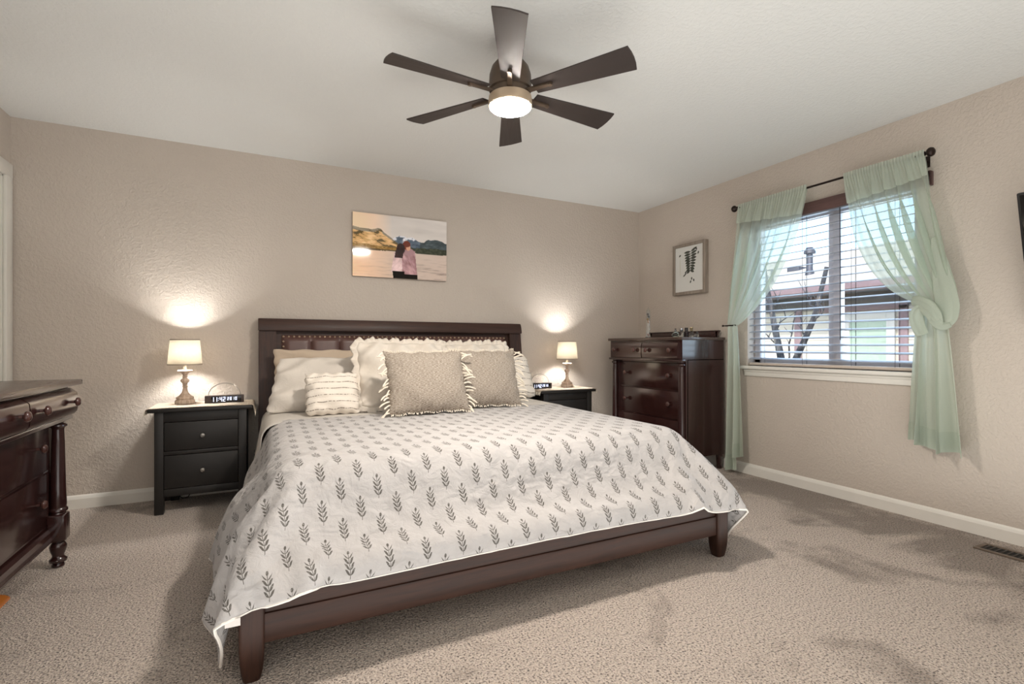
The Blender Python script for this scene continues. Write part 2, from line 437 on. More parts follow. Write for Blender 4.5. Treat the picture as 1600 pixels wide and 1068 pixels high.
for (p, q) in (((5.62, 3.9, 1.2), (5.6, 3.7, 1.5)), ((5.62, 3.95, 1.45), (5.5, 3.78, 1.62)), ((5.62, 3.95, 1.5), (5.6, 4.2, 1.75)), ((5.6, 3.72, 0.8), (5.5, 3.58, 1.45)), ((5.55, 3.4, 1.3), (5.5, 3.2, 1.5)),
               ((5.55, 3.36, 1.4), (5.5, 3.42, 1.7)), ((5.6, 3.85, 1.0), (5.6, 3.98, 1.2)), ((5.55, 3.5, 1.1), (5.5, 3.5, 1.4))):
    p, q = Vector(p), Vector(q); pts = [p.lerp(q, k / 5) + Vector((random.uniform(-.02, .02), random.uniform(-.025, .025), random.uniform(-.02, .02))) for k in range(6)]
    limb(bm, pts, 0.012, 0.004)
    for k in (2, 3, 4):
        e = pts[k] + Vector((random.uniform(-.1, .1), random.uniform(-.15, .15), random.uniform(.05, .2)))
        limb(bm, [pts[k], pts[k].lerp(e, .5) + Vector((0, random.uniform(-.02, .02), 0)), e], 0.006, 0.002)
obj('twigs', tl(bm), M_bark, tr)
bm = BM(); add_box(bm, (3.75, -8, -1.75), (30, 22, -1.6)); g = struct('floor_outside', bm, mat('dry_lawn', (150, 145, 120), 1.0, vary=0.2)); g['label'] = 'ground between the two houses'; g['category'] = 'ground'
# ------------------------------------------------------------------ bed
M_bedwood = wood('walnut_bed_wood', (42, 26, 20), (68, 43, 33), 0.44, axis=0, bump=0.03, spec=0.35)
M_bedwoodv = wood('walnut_bed_wood_upright', (42, 26, 20), (68, 43, 33), 0.44, axis=2, bump=0.03, spec=0.35)
M_leather = mat('brown_leather', (92, 66, 60), 0.40, vary=0.08, vscale=20, bump=0.12, bscale=220, bdist=0.002)
M_brass = mat('aged_brass_nail', (206, 184, 158), 0.35, 0.8, vary=0.1)
BX0, BX1 = -0.033, 2.080
bed = thing('bed', 'dark walnut king bed with leather headboard and low footboard', 'bed', (1.02, 2.85, 0))
bo = Vector(bed.location)
def bl(bm):
    for v in bm.verts: v.co -= bo
    return bm
def lean(z): return 3.925 + max(0.0, (z - 0.62)) * 0.13           # headboard face leans back
for x0, x1 in ((BX0, BX0 + 0.115), (BX1 - 0.115, BX1)):
    bm = BM(); poly = [(lean(z), z) for z in (0, 0.62, 0.9, 1.150)] + [(4.065, 1.150), (4.055, 0.9), (4.045, 0.62), (4.045, 0)]
    add_prism(bm, poly, x0, x1, 'X'); bmesh.ops.bevel(bm, geom=bm.edges[:], offset=0.004, segments=2, affect='EDGES')
    obj('headboard_post', bl(bm), M_bedwoodv, bed)
bm = BM(); y0 = lean(1.15)
add_prism(bm, [(y0 - 0.018, 1.150), (y0 - 0.020, 1.165), (y0 - 0.010, 1.205), (y0 + 0.004, 1.236), (y0 + 0.03, 1.240), (4.075, 1.236), (4.070, 1.150)], BX0 - 0.002, BX1 + 0.002, 'X')
bmesh.ops.bevel(bm, geom=bm.edges[:], offset=0.003, segments=2, affect='EDGES')
obj('top_rail', bl(bm), M_bedwood, bed)
bm = BM(); add_prism(bm, [(lean(z) + 0.035, z) for z in (0.25, 0.62, 1.152)] + [(4.05, 1.152), (4.03, 0.25)], BX0 + 0.113, BX1 - 0.113, 'X'); obj('back_panel', bl(bm), M_bedwood, bed)
# leather panel in vertical channels
px0, px1, pz0, pz1 = BX0 + 0.150, BX1 - 0.150, 0.60, 1.120
NCH = 9
def leather(u, v):
    x = px0 + (px1 - px0) * u; z = pz0 + (pz1 - pz0) * v
    c = (u * NCH) % 1.0
    ux = min(u, 1 - u) * (px1 - px0); vz = min(v, 1 - v) * (pz1 - pz0)
    inner = max(0.0, min(1.0, (min(ux, vz) - 0.022) / 0.012))
    puff = 0.022 * (max(0.0, 1 - abs(2 * c - 1) ** 5)) ** 0.6 * inner
    edge = 0.012 * min(1.0, min(ux, vz) / 0.006)
    return (x, lean(z) + 0.030 - edge - puff, z)
bm = BM(); add_grid(bm, leather, NCH * 14 + 1, 40)
lp = obj('leather_panel', bl(bm), M_leather, bed, angle=70)
nail_me = None
nails = [(px0 + 0.012 + k * (px1 - px0 - 0.024) / 50, pz1 - 0.012) for k in range(51)]
nails += [(x, pz1 - 0.012 - 0.037 * k) for x in (px0 + 0.012, px1 - 0.012) for k in range(1, 9)]
for x, z in nails:
    if nail_me is None:
        bm = BM(); add_lathe(bm, [(0.0001, 0.0085), (0.0045, 0.0074), (0.0077, 0.0034), (0.0085, 0.0)], 10, axis='Y'); 
        for v in bm.verts: v.co.y *= -1
        nail_me = mesh_of('nailhead', bm, M_brass)
    o = obj('nailhead', nail_me, None, lp); o.location = Vector((x, lean(z) + 0.0185, z)) - bo
# side rails, footboard, legs
for x0, x1 in ((-0.058, -0.022), (2.03, 2.066)):
    bm = BM(); add_box(bm, (x0, 1.78, 0.12), (x1, 3.93, 0.315), 0.006); obj('side_rail', bl(bm), wood('walnut_rail', (42, 26, 20), (68, 43, 33), 0.44, axis=1, bump=0.03, spec=0.35), bed)
bm = BM(); add_box(bm, (-0.01, 1.742, 0.112), (1.985, 1.775, 0.318), 0.005); add_box(bm, (-0.01, 1.734, 0.112), (1.985, 1.760, 0.205), 0.006)
obj('footboard', bl(bm), M_bedwood, bed)
def bed_leg(cx, cy):
    bm = BM(); h = 0.036; prof = [(0.0, 0.66), (0.006, 0.72), (0.03, 0.85), (0.06, 0.94), (0.10, 1.0), (0.318, 1.0), (0.322, 0.96)]
    rings = []
    for z, s in prof:
        e = h * s; r = 0.012
        ring = []
        for (sx, sy) in ((1, 1), (-1, 1), (-1, -1), (1, -1)):
            for a in range(4):
                th = atan2(sy, sx) - pi / 4 + a * pi / 6
                ring.append(bm.verts.new((cx + sx * (e - r) + r * cos(th), cy + sy * (e - r) + r * sin(th), z)))
        rings.append(ring)
    n = 16
    for i in range(len(rings) - 1):
        for k in range(n): bm.faces.new((rings[i][k], rings[i][(k + 1) % n], rings[i + 1][(k + 1) % n], rings[i + 1][k]))
    bm.faces.new(rings[0]); bm.faces.new(rings[-1])
    obj('leg', bl(bm), M_bedwoodv, bed)
bed_leg(-0.033, 1.760); bed_leg(2.022, 1.760)
mt_ = BM(); add_box(mt_, (0.03, 1.925, 0.16), (1.985, 3.905, 0.586), 0.085, 5)
tag(recenter(obj('mattress', mt_, mat('white_ticking', (222, 216, 206), 0.8, vary=0.03))), 'white mattress under the quilt and pillows', 'mattress')

# ------------------------------------------------------------------ quilt with printed sprigs
def quilt_mat():
    m = bpy.data.materials.new('white_quilt_with_sprigs'); t = NT(m); b = t.bsdf()
    uv = t.new('UVMap'); sp = t.new('SeparateXYZ'); t.link(uv.outputs[0], sp.inputs[0])
    U, V = sp.outputs[0], sp.outputs[1]
    a, r = 0.131, 0.144
    def motif(ou, ov):
        x = t.math('WRAP', t.math('ADD', U, ou), a / 2, -a / 2)
        y = t.math('WRAP', t.math('ADD', V, ov), r / 2, -r / 2)
        ax = t.math('ABSOLUTE', t.math('ADD', x, t.math('MULTIPLY', t.math('SINE', t.math('MULTIPLY', y, 70.0)), 0.0016)))
        s = t.math('SUBTRACT', y, t.math('MULTIPLY', ax, 1.25))
        f = t.math('ABSOLUTE', t.math('SUBTRACT', t.math('FRACT', t.math('DIVIDE', t.math('ADD', s, 0.5), 0.0165)), 0.5))
        xm = 0.0160
        wv = t.math('MULTIPLY', t.math('SINE', t.math('MULTIPLY', t.math('MINIMUM', t.math('DIVIDE', ax, xm), 1.0), pi)), 0.36)
        leaf = t.math('LESS_THAN', f, wv)
        ins = t.math('MULTIPLY', t.math('GREATER_THAN', s, -0.040), t.math('LESS_THAN', s, 0.020))
        leaf = t.math('MULTIPLY', leaf, ins)
        stem = t.math('MULTIPLY', t.math('LESS_THAN', ax, 0.0010), t.math('LESS_THAN', t.math('ABSOLUTE', y), 0.042))
        by = t.math('DIVIDE', t.math('SUBTRACT', y, 0.041), 0.0075); bx = t.math('DIVIDE', ax, 0.0042)
        bud = t.math('LESS_THAN', t.math('ADD', t.math('MULTIPLY', by, by), t.math('MULTIPLY', bx, bx)), 1.0)
        return t.math('MAXIMUM', t.math('MAXIMUM', leaf, stem), bud)
    k = t.math('MAXIMUM', motif(0.0, 0.0), motif(a / 2, r / 2))
    v = t.coord('Object')
    worn = t.noise(v, 160.0, 2, 0.6)
    k = t.math('MULTIPLY', k, t.ramp(worn, [(0.32, 0.55), (0.5, 0.95)]))
    cloth = t.ramp(t.noise(v, 14.0, 3), [(0.3, lin((177, 173, 171))), (0.7, lin((185, 181, 179)))])
    t.link(t.mix(k, cloth, lin((84, 80, 74))), b.inputs['Base Color'])
    b.inputs['Roughness'].default_value = 0.85; b.inputs['Specular IOR Level'].default_value = 0.2
    b.inputs['Sheen Weight'].default_value = 0.15
    cr = t.noise(v, 26.0, 4, 0.6, 1.2); fine = t.noise(v, 420.0, 2)
    fold = t.noise(t.coord('Object', (5.5, 8.5, 8.5), (0, 0.5, 0.6)), 1.0, 2, 0.5, 0.9)
    hh = t.math('ADD', t.math('ADD', t.math('MULTIPLY', cr, 0.30), t.math('MULTIPLY', fine, 0.03)), t.math('MULTIPLY', fold, 1.3))
    t.link(t.bump(hh, 0.55, 0.045), b.inputs['Normal'])
    return m
QN = [
-240,5,5,1,-1,-4,-6,-12,-3,39,53,44,53,53,33,58,59,57,59,44,29,59,60,61,60,61,61,61,60,61,61,61,61,60,61,61,60,61,60,61,60,60,61,61,59,61,61,60,61,61,60,59,60,60,61,60,61,61,60,60,61,60,61,61,60,61,61,60,61,60,61,60,59,55,50,47,50,50,56,60,60,60,59,54,57,22,43,40,-3,-9,-7,-6,-4,4,8,16,-4,10,4,6,4,2,2,6,-6,-41,-5,4,3,2,5,1,1,2,-6,8,3,2,-3,0,1,-1,0,0,0,0,0,-1,0,0,0,0,0,0,0,0,1,0,-1,0,1,0,-1,1,0,-1,0,2,-1,1,-1,1,0,-1,1,0,0,0,0,-1,1,0,-1,1,0,0,0,0,1,5,-5,3,2,-2,1,0,-1,0,0,-1,1,6,10,-32,-9,7,0,7,0,4,8,9,-5,3,5,4,6,6,5,5,3,-4,-51,7,0,2,12,-2,-4,1,-5,9,4,-4,3,0,-1,1,0,-1,0,0,0,0,0,1,-1,0,1,-1,1,-1,0,0,1,-1,1,0,0,0,-1,1,0,0,1,0,0,0,-1,1,0,0,0,0,0,0,0,0,0,0,-1,1,0,0,1,0,16,-12,-1,-1,3,-2,0,-1,-2,5,-1,18,-29,-13,6,-3,2,2,10,7,10,4,-10,3,5,4,5,5,2,4,8,6,3,-53,0,1,9,-5,4,0,3,-4,17,-9,1,0,0,0,0,0,0,0,-1,2,-1,0,0,0,0,0,0,1,-1,1,-1,1,0,-1,1,-1,1,0,0,0,0,0,0,0,1,0,-1,1,-1,1,-1,1,0,0,0,0,1,0,-1,1,-1,1,-1,3,-10,11,0,2,0,-6,2,2,3,-3,-26,1,6,4,6,2,7,11,5,10,-15,4,1,-2,-5,13,12,-1,-8,4,-1,4,-14,0,-2,3,-1,0,3,-7,6,12,-7,0,0,0,0,0,0,0,0,-1,1,0,1,-1,0,0,0,0,1,-1,1,0,-1,1,0,0,0,-1,1,0,0,0,1,0,0,-1,1,0,0,0,0,0,0,0,0,0,0,0,0,0,0,0,-24,19,19,-2,-7,1,-7,8,-1,-1,0,-6,-6,4,0,1,-1,6,14,10,9,-6,-20,6,3,-8,2,-2,-7,27,6,-14,2,13,-2,-13,-1,1,-1,0,2,2,-3,0,6,0,0,0,-1,1,1,-1,1,-1,0,0,-1,1,0,1,0,-1,0,1,-1,0,1,0,-1,1,0,0,0,0,1,0,0,-1,0,1,0,-1,1,0,0,0,0,-1,2,-1,0,0,0,0,0,-14,22,-5,0,-3,4,-1,4,-1,-1,1,-6,-6,6,12,2,-4,-9,18,13,5,-6,3,-27,4,9,1,2,-9,4,-18,36,13,-14,17,-12,-6,2,-4,-5,-1,2,3,2,0,0,-1,1,0,0,0,0,0,0,1,0,-1,1,0,-1,0,0,1,0,-1,1,0,0,0,0,0,0,1,-1,0,0,0,0,1,-1,0,0,1,0,-1,1,-1,0,1,-1,0,0,0,1,-1,1,10,-5,2,-2,-2,2,0,1,0,0,-1,-7,-2,14,0,-11,-14,41,14,-1,-6,1,-7,-27,-3,-7,33,12,7,2,-12,-40,34,12,12,-4,-13,-11,8,-2,-8,2,6,-2,0,0,1,0,-1,1,-1,0,1,-1,0,0,1,0,-1,1,0,0,0,-1,1,0,0,0,0,0,0,0,-1,1,0,0,0,0,0,1,-1,0,0,0,0,0,1,0,-1,0,1,0,-1,0,1,-1,3,5,1,-4,-1,1,1,1,-3,1,-2,-6,-3,8,-35,8,54,12,-5,-5,-7,-12,-12,-18,-13,0,-11,14,16,13,18,-6,-43,54,-8,5,-2,-18,-4,6,-2,-5,-1,5,-1,1,0,-1,1,0,0,0,-1,1,0,0,0,-1,1,0,0,0,0,1,-1,0,0,0,-1,1,0,0,0,1,-1,0,0,0,0,0,1,-1,0,0,1,-1,0,0,1,0,-1,0,1,-1,0,1,0,2,-13,5,10,0,-1,0,0,2,-7,-5,-4,-42,45,40,8,-9,-11,-14,-16,-19,-11,22,-17,-17,-13,-16,2,11,18,35,9,-53,17,17,5,-6,-18,3,4,-2,-2,-1,2,0,-1,1,-1,0,1,0,0,0,0,0,-1,1,0,0,0,-1,1,-1,1,0,0,0,0,0,0,0,0,0,0,0,0,0,0,0,0,0,0,0,0,0,0,0,0,0,0,0,0,0,0,0,0,1,6,0,-3,0,0,1,0,-2,-4,-8,-44,65,28,-1,-23,-22,-19,-19,-8,0,0,53,-6,-13,-18,-21,-25,-9,0,16,31,-4,-23,11,21,6,-14,-9,7,-3,0,0,-1,0,1,-1,1,0,0,-1,1,0,0,0,0,0,0,0,0,0,-1,1,0,0,0,0,1,-1,0,0,0,-1,1,0,0,0,0,0,0,0,0,0,0,1,-1,0,0,0,0,0,0,1,-1,0,0,0,7,-4,1,0,0,-2,3,-5,-5,-48,74,1,-14,-32,-17,-10,-5,2,-1,2,0,36,10,6,5,-4,-16,-38,-23,-14,4,46,-23,-8,8,22,5,-19,-1,5,-2,1,0,0,-1,1,0,0,-1,1,0,0,0,0,0,0,0,-1,0,1,0,0,0,0,-1,1,0,0,0,0,1,-1,0,0,0,0,0,0,0,0,0,0,0,0,0,0,0,0,1,-1,0,0,0,0,1,0,2,0,1,0,-1,1,-1,-8,-50,73,-26,-22,-28,4,2,-2,-2,3,4,3,2,24,-3,2,0,4,7,22,-3,-27,-38,-16,22,-6,-8,6,25,-5,-11,4,1,-1,1,0,0,0,0,-1,1,0,0,0,0,-1,1,0,0,1,-1,0,0,0,0,0,1,-1,-1,1,0,0,0,1,-1,0,0,0,0,0,0,1,-1,0,0,0,1,-1,0,0,0,0,0,0,1,-1,0,0,1,2,1,0,-1,2,-7,-53,49,-41,-6,-1,46,23,-15,-1,3,0,1,4,5,56,-1,1,0,1,1,-11,-14,14,10,-14,-19,-16,-15,-12,4,27,-14,0,2,0,0,-1,1,-1,0,1,0,0,0,-1,1,0,0,0,0,0,0,0,0,0,0,0,0,-1,1,0,0,0,0,0,0,0,0,0,0,0,0,0,0,0,0,0,0,0,0,0,0,1,0,-1,0,1,0,-1,0,3,1,-1,1,-2,-53,25,-14,21,20,25,-36,0,50,6,-9,9,8,3,0,-5,7,1,2,-2,-3,-15,21,32,20,1,-2,-18,-13,-20,-24,4,15,-4,1,1,0,0,0,1,0,0,0,-1,0,1,-1,1,0,0,0,-1,1,0,0,0,0,0,0,0,0,0,0,0,0,0,0,0,0,0,0,0,0,0,1,-1,0,0,0,1,0,-1,0,0,0,1,0,0,0,0,0,1,0,1,0,-43,31,18,12,13,2,-7,10,-6,-18,17,23,1,0,-2,2,-20,9,5,-7,-4,0,10,7,-9,14,20,14,15,-3,-7,-16,-41,6,3,2,0,0,1,0,0,0,0,0,1,0,0,0,0,0,0,0,0,0,0,0,0,0,0,0,0,0,0,0,0,0,0,1,-1,0,0,0,0,0,0,0,0,0,0,0,0,0,1,0,-1,0,0,0,0,0,1,0,1,0,1,-5,25,7,3,-1,-19,-20,-33,-7,-6,0,0,8,25,10,4,-2,-17,0,8,9,5,-8,1,5,-10,1,-9,-2,-2,-1,2,5,18,-7,0,0,1,1,0,0,0,0,0,0,0,0,0,0,0,0,0,-1,1,0,0,0,0,0,0,0,0,0,0,0,0,0,0,-1,1,0,0,0,0,0,0,0,0,0,0,0,0,0,0,0,0,0,0,0,1,0,0,0,0,1,-1,1,4,-1,-10,-24,-8,-4,16,7,17,21,-1,-13,-29,-18,-13,3,-19,-1,-6,
17,10,13,1,-31,18,-29,2,3,4,9,10,1,1,-2,-1,0,0,0,0,0,0,0,0,0,0,0,0,0,0,0,0,1,0,-1,0,0,0,0,0,0,0,0,0,0,0,0,0,1,0,-1,0,0,0,0,0,-1,1,0,0,0,0,0,0,0,1,-1,0,1,-1,0,0,0,0,-1,1,0,1,-8,-13,8,3,6,4,18,2,-45,-20,-10,-4,1,5,-4,-20,-8,4,2,7,7,-7,12,-13,25,3,-1,2,-1,-12,0,2,1,-2,1,-1,-1,0,0,0,0,0,0,0,0,0,0,0,0,0,0,0,1,-1,0,0,0,0,0,0,0,0,0,0,0,0,0,-1,2,-1,0,0,0,0,0,0,0,0,0,0,0,0,0,0,0,0,0,0,0,0,0,-1,0,-1,1,-1,1,7,3,3,-1,-3,-17,-8,37,-6,-13,-12,-9,-7,-8,-21,1,-5,-7,9,11,3,30,0,-10,-4,0,-4,-7,5,3,-5,2,1,-2,1,0,-1,0,0,1,0,-1,0,0,0,0,0,0,0,0,0,-1,1,0,0,0,0,0,0,0,0,0,0,0,0,0,1,-1,0,0,0,0,-1,1,0,0,0,0,0,0,0,0,0,1,-1,-1,0,0,0,0,0,0,1,-1,0,8,8,4,2,3,4,-4,-8,-16,13,4,-1,-8,-9,-1,-18,0,3,-8,-11,-1,51,-15,-1,-2,-1,-2,0,7,0,-7,4,2,0,0,-1,0,1,0,0,-1,0,1,0,-1,0,0,0,0,0,0,0,0,0,0,0,0,0,0,0,0,0,0,0,0,0,0,0,-1,1,0,0,-1,1,0,0,0,0,0,0,0,0,0,0,-1,1,0,0,0,0,0,0,0,-1,0,0,-8,-4,-2,1,3,2,4,-10,-4,2,24,-3,6,-2,-5,-13,-2,1,3,-4,11,-20,16,-2,-8,5,-1,2,-6,2,12,8,-3,0,0,0,0,-1,0,0,0,0,0,0,1,0,-1,0,0,0,0,0,1,0,-1,0,0,0,-1,2,-1,0,0,0,0,0,0,0,0,0,0,0,0,0,0,0,0,0,0,0,0,0,-1,0,1,0,0,0,0,0,-1,1,-1,1,0,0,1,-3,-6,-4,-3,-1,0,17,6,-6,-12,20,-5,3,-2,-10,1,-9,7,3,-15,10,-12,6,10,-8,7,-11,9,9,12,-9,0,0,0,0,0,1,0,0,-1,0,0,0,0,0,0,0,0,0,0,0,0,0,1,-1,0,0,1,-1,0,0,0,0,0,0,0,0,0,0,0,0,1,-1,0,0,0,0,0,0,-1,0,1,0,0,0,0,0,-1,0,1,-1,1,-1,1,0,-1,-2,3,-5,-2,-3,-2,-3,13,5,-1,-7,8,0,-1,-20,8,8,-11,5,2,-9,6,-4,-8,12,-13,18,7,11,-12,-1,2,0,0,0,-1,0,0,0,1,0,-1,0,0,0,1,-1,0,0,0,0,0,0,0,0,0,0,0,0,0,0,0,0,0,0,0,0,0,0,0,0,-1,2,-1,0,0,0,-1,1,0,0,0,0,0,0,0,-1,1,0,0,0,0,0,-1,-1,2,2,-7,5,-2,0,6,3,-8,-12,2,3,5,1,4,3,-15,0,5,-4,1,0,-6,-2,10,-12,20,4,8,-13,-4,7,-2,0,0,0,1,-1,0,0,0,0,1,0,-1,0,0,1,0,-1,0,0,0,0,0,1,-1,0,0,0,0,0,0,0,0,0,0,0,0,0,0,0,1,-2,1,0,0,0,1,-2,1,0,0,0,0,-1,0,1,0,0,0,0,-1,0,1,1,-1,1,1,-4,1,1,-5,4,-1,6,-10,-5,2,12,-5,-6,1,1,-1,-1,-4,0,-2,6,-10,19,0,5,-11,-6,10,0,-1,0,0,0,0,1,0,-1,0,0,0,0,1,-1,0,0,0,0,0,0,0,0,0,-1,1,0,0,0,0,0,0,0,0,0,-1,0,1,0,0,0,0,0,0,0,0,0,-1,1,0,0,-1,1,0,0,0,0,0,-1,0,0,1,0,-1,1,0,-2,5,-1,-2,-2,3,-4,3,2,5,-6,-1,-8,9,-12,9,-2,-1,0,1,-4,2,-4,15,-5,8,-10,-6,17,-3,-6,1,1,0,-1,0,0,0,1,0,0,-1,0,0,0,0,0,0,0,1,-1,0,0,0,1,0,-1,0,0,1,-1,0,0,0,0,1,-1,0,0,0,0,0,1,-1,0,0,0,0,0,0,0,0,-1,0,1,0,0,0,0,0,0,0,0,0,0,-1,2,-4,6,0,-2,-3,5,-3,-7,1,10,-9,5,-2,0,-1,-7,1,2,0,-1,1,3,-2,8,-10,-3,18,-5,-5,1,0,0,0,1,0,0,-1,0,0,0,1,-1,0,1,-1,0,0,1,-1,0,0,0,0,0,0,0,0,0,0,0,0,0,0,0,0,0,0,0,0,0,0,-1,1,0,0,0,0,0,0,-1,1,0,0,0,0,0,-1,1,0,-1,0,0,1,-1,4,-5,1,-6,7,1,2,-10,7,7,-2,-3,0,-4,1,-16,6,9,3,-3,-7,3,0,0,6,-5,-3,17,-5,-4,-2,2,-1,1,-1,0,0,0,1,-1,0,0,0,1,-1,0,1,0,-1,0,0,1,-1,0,0,0,0,0,0,0,0,1,-1,0,0,0,0,0,0,0,0,0,0,0,0,0,0,0,0,0,0,0,0,0,0,0,-1,0,1,0,-1,1,0,0,0,0,-3,6,-3,3,-6,5,-5,9,-6,-7,5,-4,4,0,1,-31,1,3,2,7,13,3,1,-2,0,-2,15,-4,-2,-5,3,-2,1,-1,1,-1,0,0,0,1,-1,0,0,0,1,-1,0,0,0,0,0,0,0,0,0,0,0,1,0,-1,0,0,1,-1,0,0,0,0,0,0,0,-1,0,1,0,0,0,-1,1,0,0,0,0,0,-1,0,1,0,0,0,0,0,0,0,-1,1,1,-4,5,0,-4,1,3,-3,0,5,-7,0,7,-4,-1,26,0,-3,-7,-10,-1,-5,0,0,-1,10,-3,-1,-6,6,-4,-2,1,1,-1,1,0,-1,0,0,1,-1,0,0,0,0,0,0,1,-1,0,0,1,0,-1,0,0,0,-1,1,0,0,0,0,0,0,0,0,0,0,-1,2,-1,0,0,0,-1,1,0,-1,0,1,-1,1,0,0,0,0,0,-1,1,0,-1,1,0,-1,0,1,-2,0,6,-5,3,-2,0,-3,3,2,-4,4,-3,17,-6,-11,8,2,-7,-2,0,2,3,-1,-1,-1,3,-6,-1,2,0,-1,0,0,0,1,0,-1,0,1,0,-1,0,1,-1,0,0,1,-1,0,0,0,0,0,0,0,1,-1,0,0,0,0,0,0,-1,1,0,0,1,-2,1,0,0,-1,1,0,0,0,0,0,0,-1,1,-1,0,0,0,1,-1,0,1,-1,1,0,0,-1,-1,-1,1,2,-3,2,0,4,0,-2,-8,3,4,5,-9,13,-9,1,2,1,-1,0,2,0,1,-2,-7,0,3,0,0,0,1,0,-1,0,0,1,-1,0,0,0,0,0,1,0,-1,0,1,0,-1,0,1,-1,0,0,0,0,0,0,0,0,0,0,0,0,0,0,-1,1,0,0,0,0,0,0,-1,1,0,-1,1,0,0,0,0,0,0,-1,1,0,0,0,0,0,1,1,-5,2,-1,2,0,0,0,-2,-3,6,2,-2,-2,-8,7,2,0,4,1,0,0,0,0,1,-5,2,5,-4,-5,0,1,0,-1,0,1,0,-1,0,1,-1,0,1,-1,0,0,-1,2,-1,0,0,0,0,0,0,0,0,-1,2,-1,0,0,1,-1,0,0,0,0,-1,1,0,0,0,-1,1,0,-1,1,0,0,1,-1,0,-1,1,0,0,-1,1,0,0,-1,1,-1,1,-1,-1,6,-5,0,-1,1,1,1,2,2,-9,5,-1,0,16,-2,-17,9,0,-1,1,1,2,0,-2,2,-4,-8,-2,5,1,-1,0,1,-1,0,0,1,-1,0,1,-1,0,1,-1,0,1,-1,0,0,0,1,-1,0,0,0,0,1,-1,0,0,0,0,0,0,0,0,0,0,0,0,0,-1,1,0,0,0,0,0,-1,0,1,-1,1,0,0,-1,1,0,0,-1,1,0,0,-1,2,-1,-2,0,0,0,0,0,2,-5,4,2,0,-4,2,-7,4,19,-8,-3,1,4,-2,
